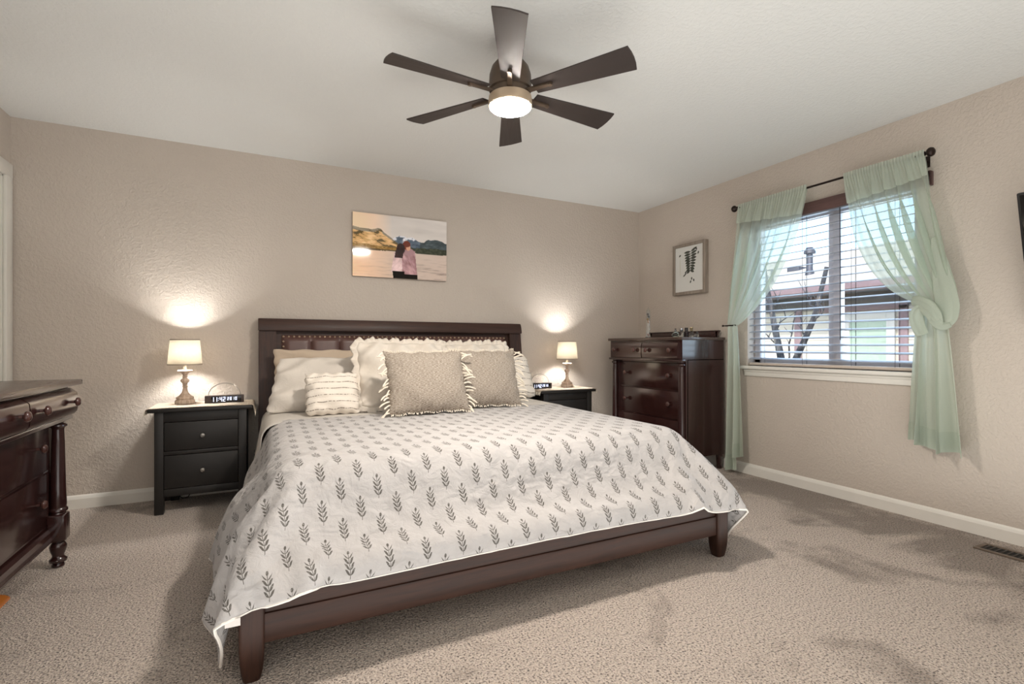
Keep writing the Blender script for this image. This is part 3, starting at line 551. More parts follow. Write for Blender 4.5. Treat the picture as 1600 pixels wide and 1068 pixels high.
3,0,-3,0,-7,8,-3,-7,1,0,1,-1,1,0,-1,0,1,-1,0,0,0,0,1,0,-1,0,1,-1,0,0,0,0,1,-1,0,0,-1,1,0,0,0,0,0,0,0,0,0,0,0,0,0,0,0,0,0,0,0,0,0,-1,1,0,0,-1,1,0,0,-1,1,0,-1,1,0,0,2,-3,0,-1,0,1,0,0,6,-5,2,-4,1,2,16,-2,-10,3,3,1,0,-2,6,-9,3,-7,8,-8,-2,0,1,0,-1,1,-1,0,1,-1,0,0,0,1,-1,0,0,0,0,1,-1,1,-1,0,0,0,-1,1,0,0,1,-1,0,0,0,0,0,1,-1,0,0,0,0,0,0,0,0,-1,1,0,-1,1,0,0,0,0,-1,1,0,0,-1,1,0,0,0,-1,3,-2,-3,4,-2,-1,0,1,1,0,0,0,-1,2,1,-3,10,0,2,-1,1,-1,0,-1,3,-2,-8,9,-8,-2,-2,1,-1,0,1,-1,1,-1,0,1,-1,1,-1,0,1,-1,0,0,1,-2,1,0,0,0,1,-1,1,-1,0,0,0,0,0,0,0,0,0,-1,1,0,0,0,0,-1,1,0,-1,1,0,-1,1,0,0,0,0,-1,1,0,-1,0,1,-1,0,0,0,2,-3,1,4,-1,-3,-1,0,-1,3,0,1,2,-1,-2,1,-2,12,-1,-2,2,1,1,2,-5,1,1,-3,-4,-2,-3,0,0,0,1,-1,1,-1,1,-1,0,1,-1,1,-1,0,1,-1,1,-1,1,-1,0,1,-1,0,0,0,1,-1,0,0,0,0,0,0,0,0,0,0,0,0,0,0,0,0,0,0,0,-1,1,0,-1,0,1,0,0,0,-1,1,0,-1,1,0,0,0,-1,0,1,-2,-3,3,2,-2,2,-3,3,-5,2,5,-4,2,0,8,-1,2,8,-2,7,-21,11,-2,-3,1,-4,-1,-2,-1,1,-2,1,0,0,1,-1,1,-1,0,1,-1,1,-1,0,1,-2,1,0,0,0,0,0,0,1,-1,0,1,-1,0,1,-1,0,0,0,0,0,0,0,0,0,-1,1,0,-1,1,0,0,0,-1,1,0,-1,0,1,-1,1,-1,0,1,0,0,-1,1,-1,1,0,-2,1,2,-2,0,-1,2,-1,7,-6,-5,10,-6,1,7,1,7,-5,9,-9,-5,10,-5,-1,-5,-1,-1,-5,4,-2,2,0,-1,0,0,1,-1,1,-1,0,1,-1,1,-1,0,1,-1,0,1,0,-1,1,-1,0,0,0,0,0,0,0,1,-1,0,0,0,0,0,0,0,0,0,0,0,0,0,-1,1,-1,1,-1,0,1,0,-1,1,-1,1,0,-1,0,0,1,-1,1,1,0,-2,1,0,0,1,0,-3,2,0,1,1,-5,4,1,8,3,3,2,-4,-4,1,-8,4,2,-2,-4,1,2,-4,1,-2,0,2,-1,0,0,1,0,0,0,-1,1,-1,1,0,-1,1,-1,0,0,0,0,1,-1,1,0,-1,1,-1,0,0,0,0,0,-1,1,0,-1,1,0,0,0,0,0,0,-1,0,0,0,1,0,-1,0,1,-1,1,0,-1,1,-1,0,0,0,0,-1,0,3,-1,1,-1,0,-2,4,-2,-3,3,4,-5,0,1,7,5,-2,2,-5,-13,23,-14,2,-1,2,-8,3,0,-1,-1,2,0,-1,1,-1,1,-1,0,1,-1,1,-1,0,0,0,0,0,1,-1,0,1,-1,0,0,0,0,0,0,1,-1,0,1,-2,0,1,0,-1,1,0,0,0,0,-1,1,-1,1,-1,1,-1,0,0,1,-1,0,1,-1,0,1,-1,1,0,-1,1,0,0,-1,1,1,-2,2,-1,0,-3,3,1,1,-8,8,-1,-1,9,1,-1,-1,-3,0,-12,11,-1,-1,1,3,-7,4,-4,3,-3,1,1,0,0,-1,1,-1,0,1,-1,1,0,0,-1,1,-1,0,0,0,0,1,-1,1,-1,0,1,-1,0,1,-1,0,0,0,0,-1,1,0,-1,1,0,0,0,0,1,-1,-1,0,1,0,0,-1,1,0,-1,1,-1,0,0,0,0,1,-1,0,1,1,-1,0,1,0,-1,3,0,-4,1,1,1,0,-2,-1,7,2,-5,2,-4,7,-8,10,-8,0,-4,2,-6,6,0,-1,1,0,0,-1,1,0,-1,1,0,-1,1,-1,1,-1,0,0,1,-1,1,-1,0,0,0,0,1,-1,0,1,-1,0,0,0,0,0,-1,1,0,0,0,-1,1,-1,1,-1,0,1,0,-1,0,0,0,1,-1,0,1,-1,1,-1,1,0,0,-1,0,1,-1,1,-1,1,0,-2,3,-4,-1,4,1,-3,4,-3,0,2,8,-2,3,-4,-6,4,-2,-1,-1,1,1,-2,4,-8,6,-1,1,0,0,0,0,-1,1,0,-1,1,0,0,0,0,0,-1,0,1,-1,1,-1,0,1,-1,0,1,-1,0,0,0,1,-1,0,0,0,0,0,0,0,0,-1,1,-1,1,0,-1,0,1,0,0,-1,0,1,0,-1,1,-1,1,0,-1,0,0,1,-1,1,-1,1,2,-5,7,-6,7,-2,-3,2,-4,2,-1,1,-2,7,1,-7,0,8,-11,5,-3,-1,1,1,-6,8,-5,2,1,0,0,-1,1,0,0,0,-1,1,0,-1,1,0,1,-1,0,-1,0,0,0,1,-1,0,0,0,0,1,-1,1,-1,0,1,0,-2,1,0,-1,0,1,-1,1,-1,1,-1,0,1,0,0,0,-1,1,0,-1,0,1,-1,1,-1,0,1,-1,1,-1,1,-1,0,2,-5,7,-6,4,-4,2,0,1,2,-2,-1,2,1,7,-7,7,-5,-6,16,-9,-8,2,0,1,5,-9,12,-6,0,2,-3,3,-1,-1,1,0,0,0,-1,1,0,0,0,1,-1,0,-1,1,-1,0,0,0,1,-1,0,-1,1,0,0,0,0,0,0,0,-1,1,0,-1,0,0,1,-1,1,-2,0,2,0,-1,1,-1,0,1,-1,0,0,0,1,-1,0,1,-1,0,0,1,-1,1,1,-1,-1,6,-7,1,1,0,1,-1,-2,0,2,8,-6,2,-6,0,2,2,3,-10,4,-1,3,3,-8,5,1,-2,4,-4,1,0,0,-1,1,0,0,0,0,-1,0,1,1,0,-2,0,0,0,0,0,0,1,-1,1,-1,0,0,0,-1,1,0,0,1,0,-1,0,0,0,-1,1,-1,1,0,-1,0,1,-1,1,-1,0,1,-1,1,0,-1,1,-1,0,0,1,-1,-1,1,3,-3,2,1,-6,5,-1,0,-1,2,-2,3,-1,-3,9,-5,-7,7,-3,-9,17,-17,11,-10,5,0,1,2,-1,0,1,-1,2,-1,0,0,0,0,0,0,0,0,0,0,0,0,-1,0,0,0,0,0,0,0,0,0,0,1,-1,1,-1,-1,0,1,0,-1,0,1,0,-1,0,1,-1,0,0,1,0,-1,0,0,0,1,-1,0,0,0,0,0,0,1,0,0,-1,-1,1,3,-6,10,-7,2,1,0,-1,-1,-1,-6,7,-5,6,0,9,3,-13,-1,9,-2,-11,8,-10,8,-6,5,-1,3,0,0,0,0,1,0,0,-1,0,0,-1,1,0,-1,1,0,-1,1,-1,3,-3,1,-1,1,0,-1,0,0,0,0,0,0,0,0,-1,1,0,1,-1,0,0,0,0,-1,1,0,0,-1,0,1,-1,1,-1,0,1,-1,1,-1,0,0,0,0,-2,0,0,3,0,-3,7,-8,5,1,3,-3,-3,1,0,0,0,4,-5,0,9,-3,3,-9,-4,6,-2,5,1,-6,1,-5,3,0,1,1,0,0,0,0,1,0,0,-1,0,0,-1,1,-1,0,0,0,1,0,0,0,0,0,-1,1,-1,0,0,0,0,0,0,0,0,0,0,0,0,0,-1,1,-1,1,-1,0,1,0,-1,0,1,-1,1,-1,0,0,-1,1,-1,1,0,-2,1,0,1,-2,1,3,-3,2,2,1,-3,1,1,-3,-1,8,-6,2,-3,2,12,-1,-4,0,-5,-5,6,-6,-1,0,0,1,-1,3,2,-1,1,1,-1,1,-1,1,0,0,-1,0,1,-1,0,-1,1,0,1,-2,1,-1,1,-1,1,-1,1,0,-1,0,0,0,0,0,0,0,0,0,0,0,0,-1,1,-1,0,1,0,-1,1,-1,0,0,0,0,-1,0,1,0,0,0,-2,1,0,1,0,0,0,0,1,1,3,-2,-1,1,-3,1,1,-3,1,-1,3,-2,
12,-1,1,-5,-1,-3,-3,2,-1,-2,0,-2,1,0,2,1,1,0,0,0,0,-1,0,1,1,-2,0,0,0,0,0,-1,1,-1,1,0,0,0,-1,1,-1,0,0,0,0,0,0,0,0,0,0,0,0,0,0,0,0,0,0,-1,0,1,-1,1,-1,0,0,0,0,0,0,-1,0,-1,0,1,1,-1,1,0,1,1,-2,4,-2,1,0,-1,1,-3,1,0,0,0,1,0,10,2,0,0,-3,-3,-5,-1,0,-1,-1,0,0,1,1,1,1,-1,1,0,0,0,0,-1,1,0,-1,1,0,0,-1,0,-1,3,-1,-1,0,0,0,-1,1,-1,0,0,0,-1,1,0,0,1,-1,-1,1,-1,1,0,0,0,0,0,-1,0,1,-1,0,1,-1,0,-1,1,-1,0,0,0,1,-1,0,0,0,1,0,0,1,0,2,-1,0,-1,-1,1,0,-1,0,0,0,-1,11,0,0,0,-1,-2,-5,-4,0,0,0,0,0,0,2,-1,1,1,1,-1,0,0,0,0,-1,1,0,-1,0,0,0,0,0,-1,1,1,-1,0,0,0,-1,1,0,-1,0,0,-1,1,1,-1,0,0,-1,0,0,1,-1,0,0,0,0,0,0,0,0,-1,0,0,1,-1,0,0,0,0,0,0,-1,0,0,1,1,1,0,1,-1,0,0,-1,0,1,0,0,-1,0,-2,0,3576,-28,-28,-30,-29,-29,-28,-24,-27,-21,10,36,22,-21,-47,-12,-2,-8,13,40,51,14,-12,-4,1,1,1,2,2,2,1,0,4,1,3,-4,-6,9,1,-1,-8,7,-4,3,-11,3,4,2,2,-4,-3,-14,11,4,4,4,-2,-2,-7,9,-1,5,-3,1,-1,-2,-7,-4,4,-9,-3,-9,-12,-22,-27,-30,19,19,11,4,-5,-5,9,23,14,-53,-36,19,31,30,31,31,32,32,31,29,53,0,-1,0,-1,-1,0,-3,2,-5,-20,-6,-10,4,4,23,9,3,-25,-9,-2,-11,-8,3,0,3,0,0,1,2,6,1,-9,-1,4,2,1,-4,-1,1,8,-12,9,-3,3,-2,0,-2,-1,7,-8,13,-1,-5,-7,-1,4,3,0,-4,-2,0,2,-3,-3,3,6,3,-9,11,-6,4,19,13,-3,4,-2,2,-2,-12,-11,9,-20,1,-6,3,33,12,-3,3,-1,2,0,0,-2,-3,50,1,1,0,-1,0,-2,-2,-1,2,-16,-15,-19,12,14,7,12,4,-5,-24,-4,-26,23,3,1,-3,1,0,-2,-3,-5,0,6,0,-6,2,5,-4,1,0,0,4,-4,0,9,0,-4,0,-1,-4,11,1,-9,1,3,-4,-3,-1,7,-6,3,-5,0,2,3,-2,0,0,4,-3,7,4,-9,8,30,-5,0,1,-16,-11,20,-15,-8,-20,9,16,32,-2,2,-3,2,0,0,-2,-3,-3,48,2,0,1,0,0,0,0,-3,-3,0,-42,-2,1,41,6,-13,7,4,10,-45,39,0,-2,-1,0,-1,-1,0,0,-1,0,0,1,0,1,1,0,-1,1,1,2,0,0,0,0,0,0,0,2,-1,0,-2,0,0,0,1,-1,0,0,-1,-1,0,-2,0,0,0,-1,0,0,1,-1,1,-1,-1,2,6,-40,3,14,2,-15,11,-10,-21,53,0,0,1,1,0,-1,-1,-4,-2,-9,46,1,1,0,-1,3,2,0,2,0,-1,1,-13,0,4,-1,4,-1,2,5,6,-10,9,1,0,0,0,-2,2,0,0,0,0,0,0,0,0,0,0,0,0,0,-1,2,0,-2,1,0,0,-1,1,0,0,0,-1,1,-1,1,0,-1,1,0,0,0,0,0,-1,1,0,-1,0,1,-1,0,-34,34,-17,-4,17,0,-29,21,-6,4,4,4,-1,0,0,-1,-1,0,-6,-7,-13,8,43,3,2,-4,3,-1,-3,10,-1,1,1,1,0,-15,5,-4,6,1,1,-1,11,1,-5,0,0,0,1,3,-3,1,-1,0,0,1,0,0,0,0,1,-1,0,0,1,0,-1,1,0,0,0,0,0,0,1,-1,0,0,1,-1,0,0,-1,0,0,0,0,1,0,-2,0,0,0,0,0,-22,20,-22,-14,35,-6,-4,3,-1,-1,-4,12,2,0,-3,-1,1,-1,-8,-11,-10,10,-5,39,2,5,2,0,-2,1,-11,17,-1,2,1,0,-3,-28,8,9,5,3,-2,-4,3,-2,2,1,2,0,-1,2,-1,2,0,0,-1,0,0,0,1,0,1,0,0,-1,-1,0,1,-1,1,0,-1,0,0,0,0,1,-1,0,0,-1,2,-1,0,-1,3,-1,-3,1,1,-1,-1,-4,3,1,7,-4,2,-6,4,-6,-1,3,-2,-3,4,6,1,-2,1,-1,-4,-7,-22,-1,10,0,8,37,-2,-8,22,1,0,0,2,-15,16,0,0,2,0,-12,-20,4,18,11,-16,4,-4,-1,0,0,0,0,1,1,1,0,0,0,1,0,-1,0,0,0,0,0,0,0,2,-2,-1,0,-1,0,1,-1,0,0,1,-1,0,1,-5,3,-3,6,-1,1,-3,0,1,0,0,1,1,4,-4,-1,7,6,1,-5,-1,-7,2,3,-11,4,11,3,-1,0,-13,5,-8,-27,14,9,6,7,3,43,-9,0,-16,20,10,3,-1,2,-14,15,3,-2,1,-2,-19,-10,3,17,7,-16,4,-2,-2,3,-3,1,0,-1,0,-1,1,2,-2,0,2,-1,-2,-1,0,0,-1,1,-2,2,0,1,0,0,0,0,-1,0,-1,0,1,-4,9,-3,3,-6,2,0,1,0,1,-2,1,-1,3,-2,1,-2,6,5,-18,29,-15,-1,-3,0,-1,9,7,2,0,-32,27,-20,-20,24,10,5,3,-8,-10,47,3,-4,-6,-21,3,16,11,-2,-4,-20,29,3,0,1,-9,-19,-4,4,5,6,-7,-2,4,-4,2,-1,-1,0,0,1,1,-3,1,0,-2,1,1,1,-2,-1,0,-1,-1,1,0,2,-1,-1,0,0,1,-1,0,1,-1,4,-4,0,-2,5,-2,0,2,0,-1,2,0,1,0,-1,-5,8,1,2,6,-22,14,2,0,-1,1,13,3,1,-33,25,-34,6,28,6,-4,-15,-32,3,-6,12,14,15,8,1,-14,-14,1,19,10,0,-33,31,6,-1,0,-16,-15,4,2,0,1,1,-4,1,-1,0,0,0,-1,-1,-1,0,-1,0,3,-4,0,1,0,0,0,-3,4,-2,0,-2,-2,3,0,1,-1,1,2,-2,1,-1,0,2,2,-4,1,1,-2,2,1,0,1,2,-6,5,6,-6,2,6,10,-10,-2,2,0,-5,15,5,3,-30,14,-2,14,1,-12,-15,-24,-7,13,-11,1,-42,10,12,18,22,22,10,-10,-17,5,22,-5,-25,24,9,0,-6,-16,-4,2,-1,-2,0,-1,-1,0,-2,0,-2,1,-1,0,-1,2,-1,-5,6,-1,-5,2,1,0,3,-2,-2,1,-1,3,-2,0,-1,1,0,-1,1,0,0,1,-2,-1,3,1,-1,1,0,1,2,-1,-2,4,0,-2,3,-1,2,7,1,-3,3,-3,5,10,6,-34,22,14,-5,-54,-14,-1,6,19,12,8,5,3,-51,-2,0,0,2,4,33,38,27,1,-13,12,-7,-21,19,13,0,-14,-12,2,-3,-2,-1,0,-1,-1,0,-1,0,-2,0,-2,1,-2,0,2,-3,0,3,-1,-1,0,0,-2,3,-1,0,0,0,0,1,0,0,0,1,-1,0,0,1,1,-2,0,1,0,1,0,-2,1,1,2,-1,2,-1,2,-2,9,4,-3,3,-3,11,9,-30,33,-20,-16,-4,43,-3,1,0,0,0,0,-1,0,-19,2,1,2,1,1,-22,-15,14,49,28,12,3,-8,-24,15,16,-5,-16,-9,-4,1,1,0,-2,2,-1,1,0,1,-1,0,0,0,0,-1,1,0,0,0,-1,0,0,-1,0,-1,1,0,0,0,0,0,1,-1,1,1,1,0,
-1,1,0,0,0,0,-1,0,1,0,1,-1,-1,0,0,-1,0,0,13,-4,3,2,11,-17,22,-10,13,2,-13,12,1,-20,-2,8,-10,-16,-14,-1,59,-1,1,0,-1,1,-1,1,-18,-38,-4,12,33,10,1,-26,15,9,-6,-11,4,0,-1,0,2,-2,1,-2,0,-1,1,0,-1,1,0,1,-1,0,0,0,1,-1,0,1,0,1,-1,0,0,-1,1,0,0,0,-1,1,-1,-1,1,0,0,0,-1,1,0,0,0,1,-1,0,0,0,0,1,-1,-1,3,-3,-1,4,5,14,-2,-7,-15,-3,12,-9,6,14,-9,-31,-11,7,6,-7,55,3,1,-2,0,0,1,2,-2,1,-6,-9,-20,3,10,14,-14,10,6,-1,-2,-1,0,0,0,0,0,1,0,0,-1,0,1,-1,-1,0,1,-1,1,-1,0,1,0,0,0,0,1,-1,1,1,-1,0,-1,1,-1,-1,0,1,0,-1,0,0,2,-2,0,1,0,-1,0,0,1,1,-1,0,1,0,0,-1,-5,14,-9,-7,-5,4,15,3,-16,-11,-10,-6,5,16,19,2,0,0,56,1,1,1,0,0,1,-1,-1,2,-3,-1,-1,0,1,1,1,0,0,-2,0,0,1,-1,0,0,0,0,0,0,1,0,0,0,1,-1,-1,1,-1,1,0,0,0,0,0,0,-1,1,-1,0,0,0,0,0,1,0,0,0,0,0,0,0,-1,1,0,-1,0,0,0,0,0,-1,1,1,-1,1,0,0,1,1,-1,-1,3,-8,-7,-3,12,2,2,-6,1,4,-3,-11,-18,5,56,-1,-2,6,1,-2,-1,-1,4,-9,2,1,1,3,1,0,1,0,0,1,-1,0,-1,1,0,0,0,0,-1,1,0,-1,0,0,0,1,0,0,0,0,-1,0,0,0,0,0,0,0,0,0,0,0,0,1,-1,0,0,0,0,0,0,0,0,1,0,0,0,0,0,0,0,0,0,-1,1,0,0,0,1,-2,0,0,-4,4,0,0,0,-5,-2,2,-15,-14,-12,2,12,-9,56,-3,1,1,2,2,-1,1,-3,3,-1,0,0,1,1,0,-1,1,1,-1,0,0,0,0,-1,1,-1,0,1,-1,0,1,0,0,0,0,0,0,0,0,1,-1,0,0,0,0,0,0,0,0,0,0,0,-1,1,0,0,0,0,0,0,0,0,-1,0,0,0,0,0,1,-1,0,1,0,0,0,1,1,-1,-1,1,-1,0,-2,1,0,0,0,-4,0,3,1,0,-3,-3,-5,56,0,-3,-4,6,4,0,-4,1,2,1,0,1,0,-1,0,1,-1,1,1,-1,0,0,-1,1,-1,1,0,0,0,0,0,0,0,0,0,0,-1,0,0,1,0,0,0,0,0,0,0,0,0,0,0,0,0,0,0,0,0,0,0,0,0,0,0,0,0,0,0,0,-1,1,0,-1,0,1,0,0,0,0,0,-1,0,-2,-1,-2,-1,-2,2,5,2,-1,-2,0,2,1,-1,57,-1,2,-4,-7,-1,11,2,0,1,0,0,-1,0,1,-1,0,1,0,0,0,0,0,1,0,-1,0,0,0,-1,0,0,0,0,0,0,0,1,0,0,-1,1,0,0,0,0,-1,0,0,0,0,1,0,0,-1,0,0,0,0,0,1,0,0,0,0,0,0,-1,1,0,0,0,0,0,-1,1,0,0,0,0,0,-2,0,0,1,-1,1,1,-3,-1,1,3,-1,0,0,1,57,0,0,2,-2,2,-8,9,-2,-2,1,0,1,-2,1,2,0,1,-1,1,0,-1,0,0,0,1,0,0,0,0,0,0,0,0,0,0,0,0,0,0,0,0,0,0,-1,0,1,0,0,0,0,-1,0,0,1,0,0,0,0,0,-1,0,0,0,1,0,0,1,-1,0,0,0,0,0,0,0,-1,1,0,0,0,0,-1,0,-1,0,-1,0,3,-1,0,-1,2,-1,0,0,59,0,-2,1,1,-5,4,-7,5,3,-2,1,-3,3,1,0,1,-1,1,-1,1,1,0,-1,0,0,0,0,-1,1,0,0,-1,1,0,-1,1,-1,0,0,0,0,0,0,1,0,0,0,0,0,0,0,0,0,0,0,0,0,0,0,0,0,0,0,-1,1,0,0,0,-1,0,1,0,0,0,-1,1,0,-1,0,0,0,1,0,-1,0,0,-1,-1,2,1,0,-1,1,-1,1,56,2,2,-3,1,1,-3,2,-1,-2,3,-3,4,1,-2,1,0,1,0,0,0,0,-1,1,0,0,0,-1,1,0,0,0,1,-1,-1,1,-1,1,0,0,0,0,0,0,0,0,0,0,-1,1,0,-1,1,0,0,0,0,-1,1,0,0,-1,1,0,0,-1,0,0,0,1,1,-1,0,0,0,0,1,-1,0,0,0,0,-1,0,1,0,0,0,-1,1,-1,-1,1,0,1,0,60,-2,0,2,-1,-1,0,-1,-1,2,-2,3,1,-2,1,0,1,0,0,0,0,-1,1,0,0,-1,0,1,0,0,0,0,-1,0,1,0,0,0,0,0,0,0,-1,0,0,0,0,0,1,-1,0,1,-1,1,0,0,-1,2,-2,1,0,1,-1,-1,1,0,0,0,0,0,-1,1,0,0,0,0,-1,1,0,0,-1,0,1,0,0,-1,0,0,1,-1,0,1,-1,0,1,-1,59,0,0,0,0,0,0,-1,1,-2,2,1,-1,1,-1,1,0,0,0,0,0,0,0,-1,0,1,0,0,0,-1,0,0,1,0,0,0,0,0,0,0,-1,0,1,0,0,0,0,0,0,0,0,0,0,-1,0,0,1,-1,1,-1,0,0,0,1,-1,1,0,0,0,0,0,-1,0,0,0,1,0,0,0,0,0,0,0,-1,0,1,0,0,-1,0,1,-1,0,1,-1,2,58,2,0,-1,0,0,-1,1,-1,2,0,-1,0,0,0,0,0,0,1,0,-1,1,0,1,-1,0,0,-1,0,1,0,0,0,0,0,0,0,-1,0,0,1,0,0,0,0,0,0,0,0,0,0,0,0,0,0,0,0,0,1,-1,0,0,1,0,-1,-1,0,1,0,0,0,0,0,0,1,-1,0,-1,1,-1,0,0,0,1,0,-1,0,0,1,0,-1,1,0,0,0,-1,60,0,-1,0,0,1,0,0,0,-1,0,0,0,-1,2,0,0,0,-1,1,0,0,-1,0,1,-1,0,1,0,0,0,-1,1,-1,0,0,0,1,0,0,0,0,0,0,0,-1,0,1,0,0,-1,1,0,0,0,0,0,0,-1,1,0,0,-1,0,1,0,0,-1,0,0,1,0,0,0,-1,0,1,0,-1,1,0,0,0,0,0,0,0,0,0,-1,0,0,0,0,1,0,58,1,0,2,0,-3,1,0,0,1,-1,0,-1,1,0,0,1,0,0,0,0,0,0,0,0,0,0,0,0,0,0,0,-1,1,0,0,0,0,0,0,0,0,0,-1,1,1,0,-2,0,0,2,-2,0,0,0,0,1,0,0,0,0,0,0,0,0,0,0,0,0,0,-1,1,0,0,0,0,0,0,0,0,0,0,-1,0,0,1,-1,0,0,1,1,-1,1,-1,-1,1,49,1,3,0,3,4,0,0,0,0,0,-2,1,1,0,0,-1,0,1,-1,1,-1,1,0,-1,1,0,0,-1,0,0,1,0,0,0,-1,1,-1,0,0,0,0,0,2,-2,1,-1,1,0,0,-1,1,0,0,0,0,-1,0,0,1,-1,1,0,0,0,-1,1,0,0,0,0,-1,0,1,0,0,-1,1,0,0,-1,0,1,0,0,0,0,0,0,0,-1,1,-1,0,1,0,53,0,2,3,1,1,0,0,-1,0,-1,2,0,-1,0,1,0,0,0,0,-1,1,0,-1,1,0,0,-1,1,0,0,0,-1,0,0,1,-1,1,0,0,0,0,0,-1,1,-1,1,0,0,0,0,0,0,0,0,0,0,0,0,-1,1,-1,0,0,0,1,-1,1,0,0,0,0,0,-1,1,0,0,0,0,-1,1,0,0,0,-1,0,1,-1,0,0,1,-1,1,0,0,-1,57,2,0,0,0,0,1,0,1,-2,0,0,0,1,0,-1,0,1,-1,1,0,0,-1,1,0,0,-1,1,0,0,0,-1,2,-1,0,0,0,0,0,0,0,0,0,0,0,0,0,0,0,0,0,0,-1,1,0,0,0,0,0,0,0,0,0,0,0,0,0,-1,0,1,0,0,0,0,-1,1,0,-1,1,1,-1,0,0,-1,1,0,0,0,0,0,-1,1,0,1,-1,0,60,0,-1,1,-1,1,
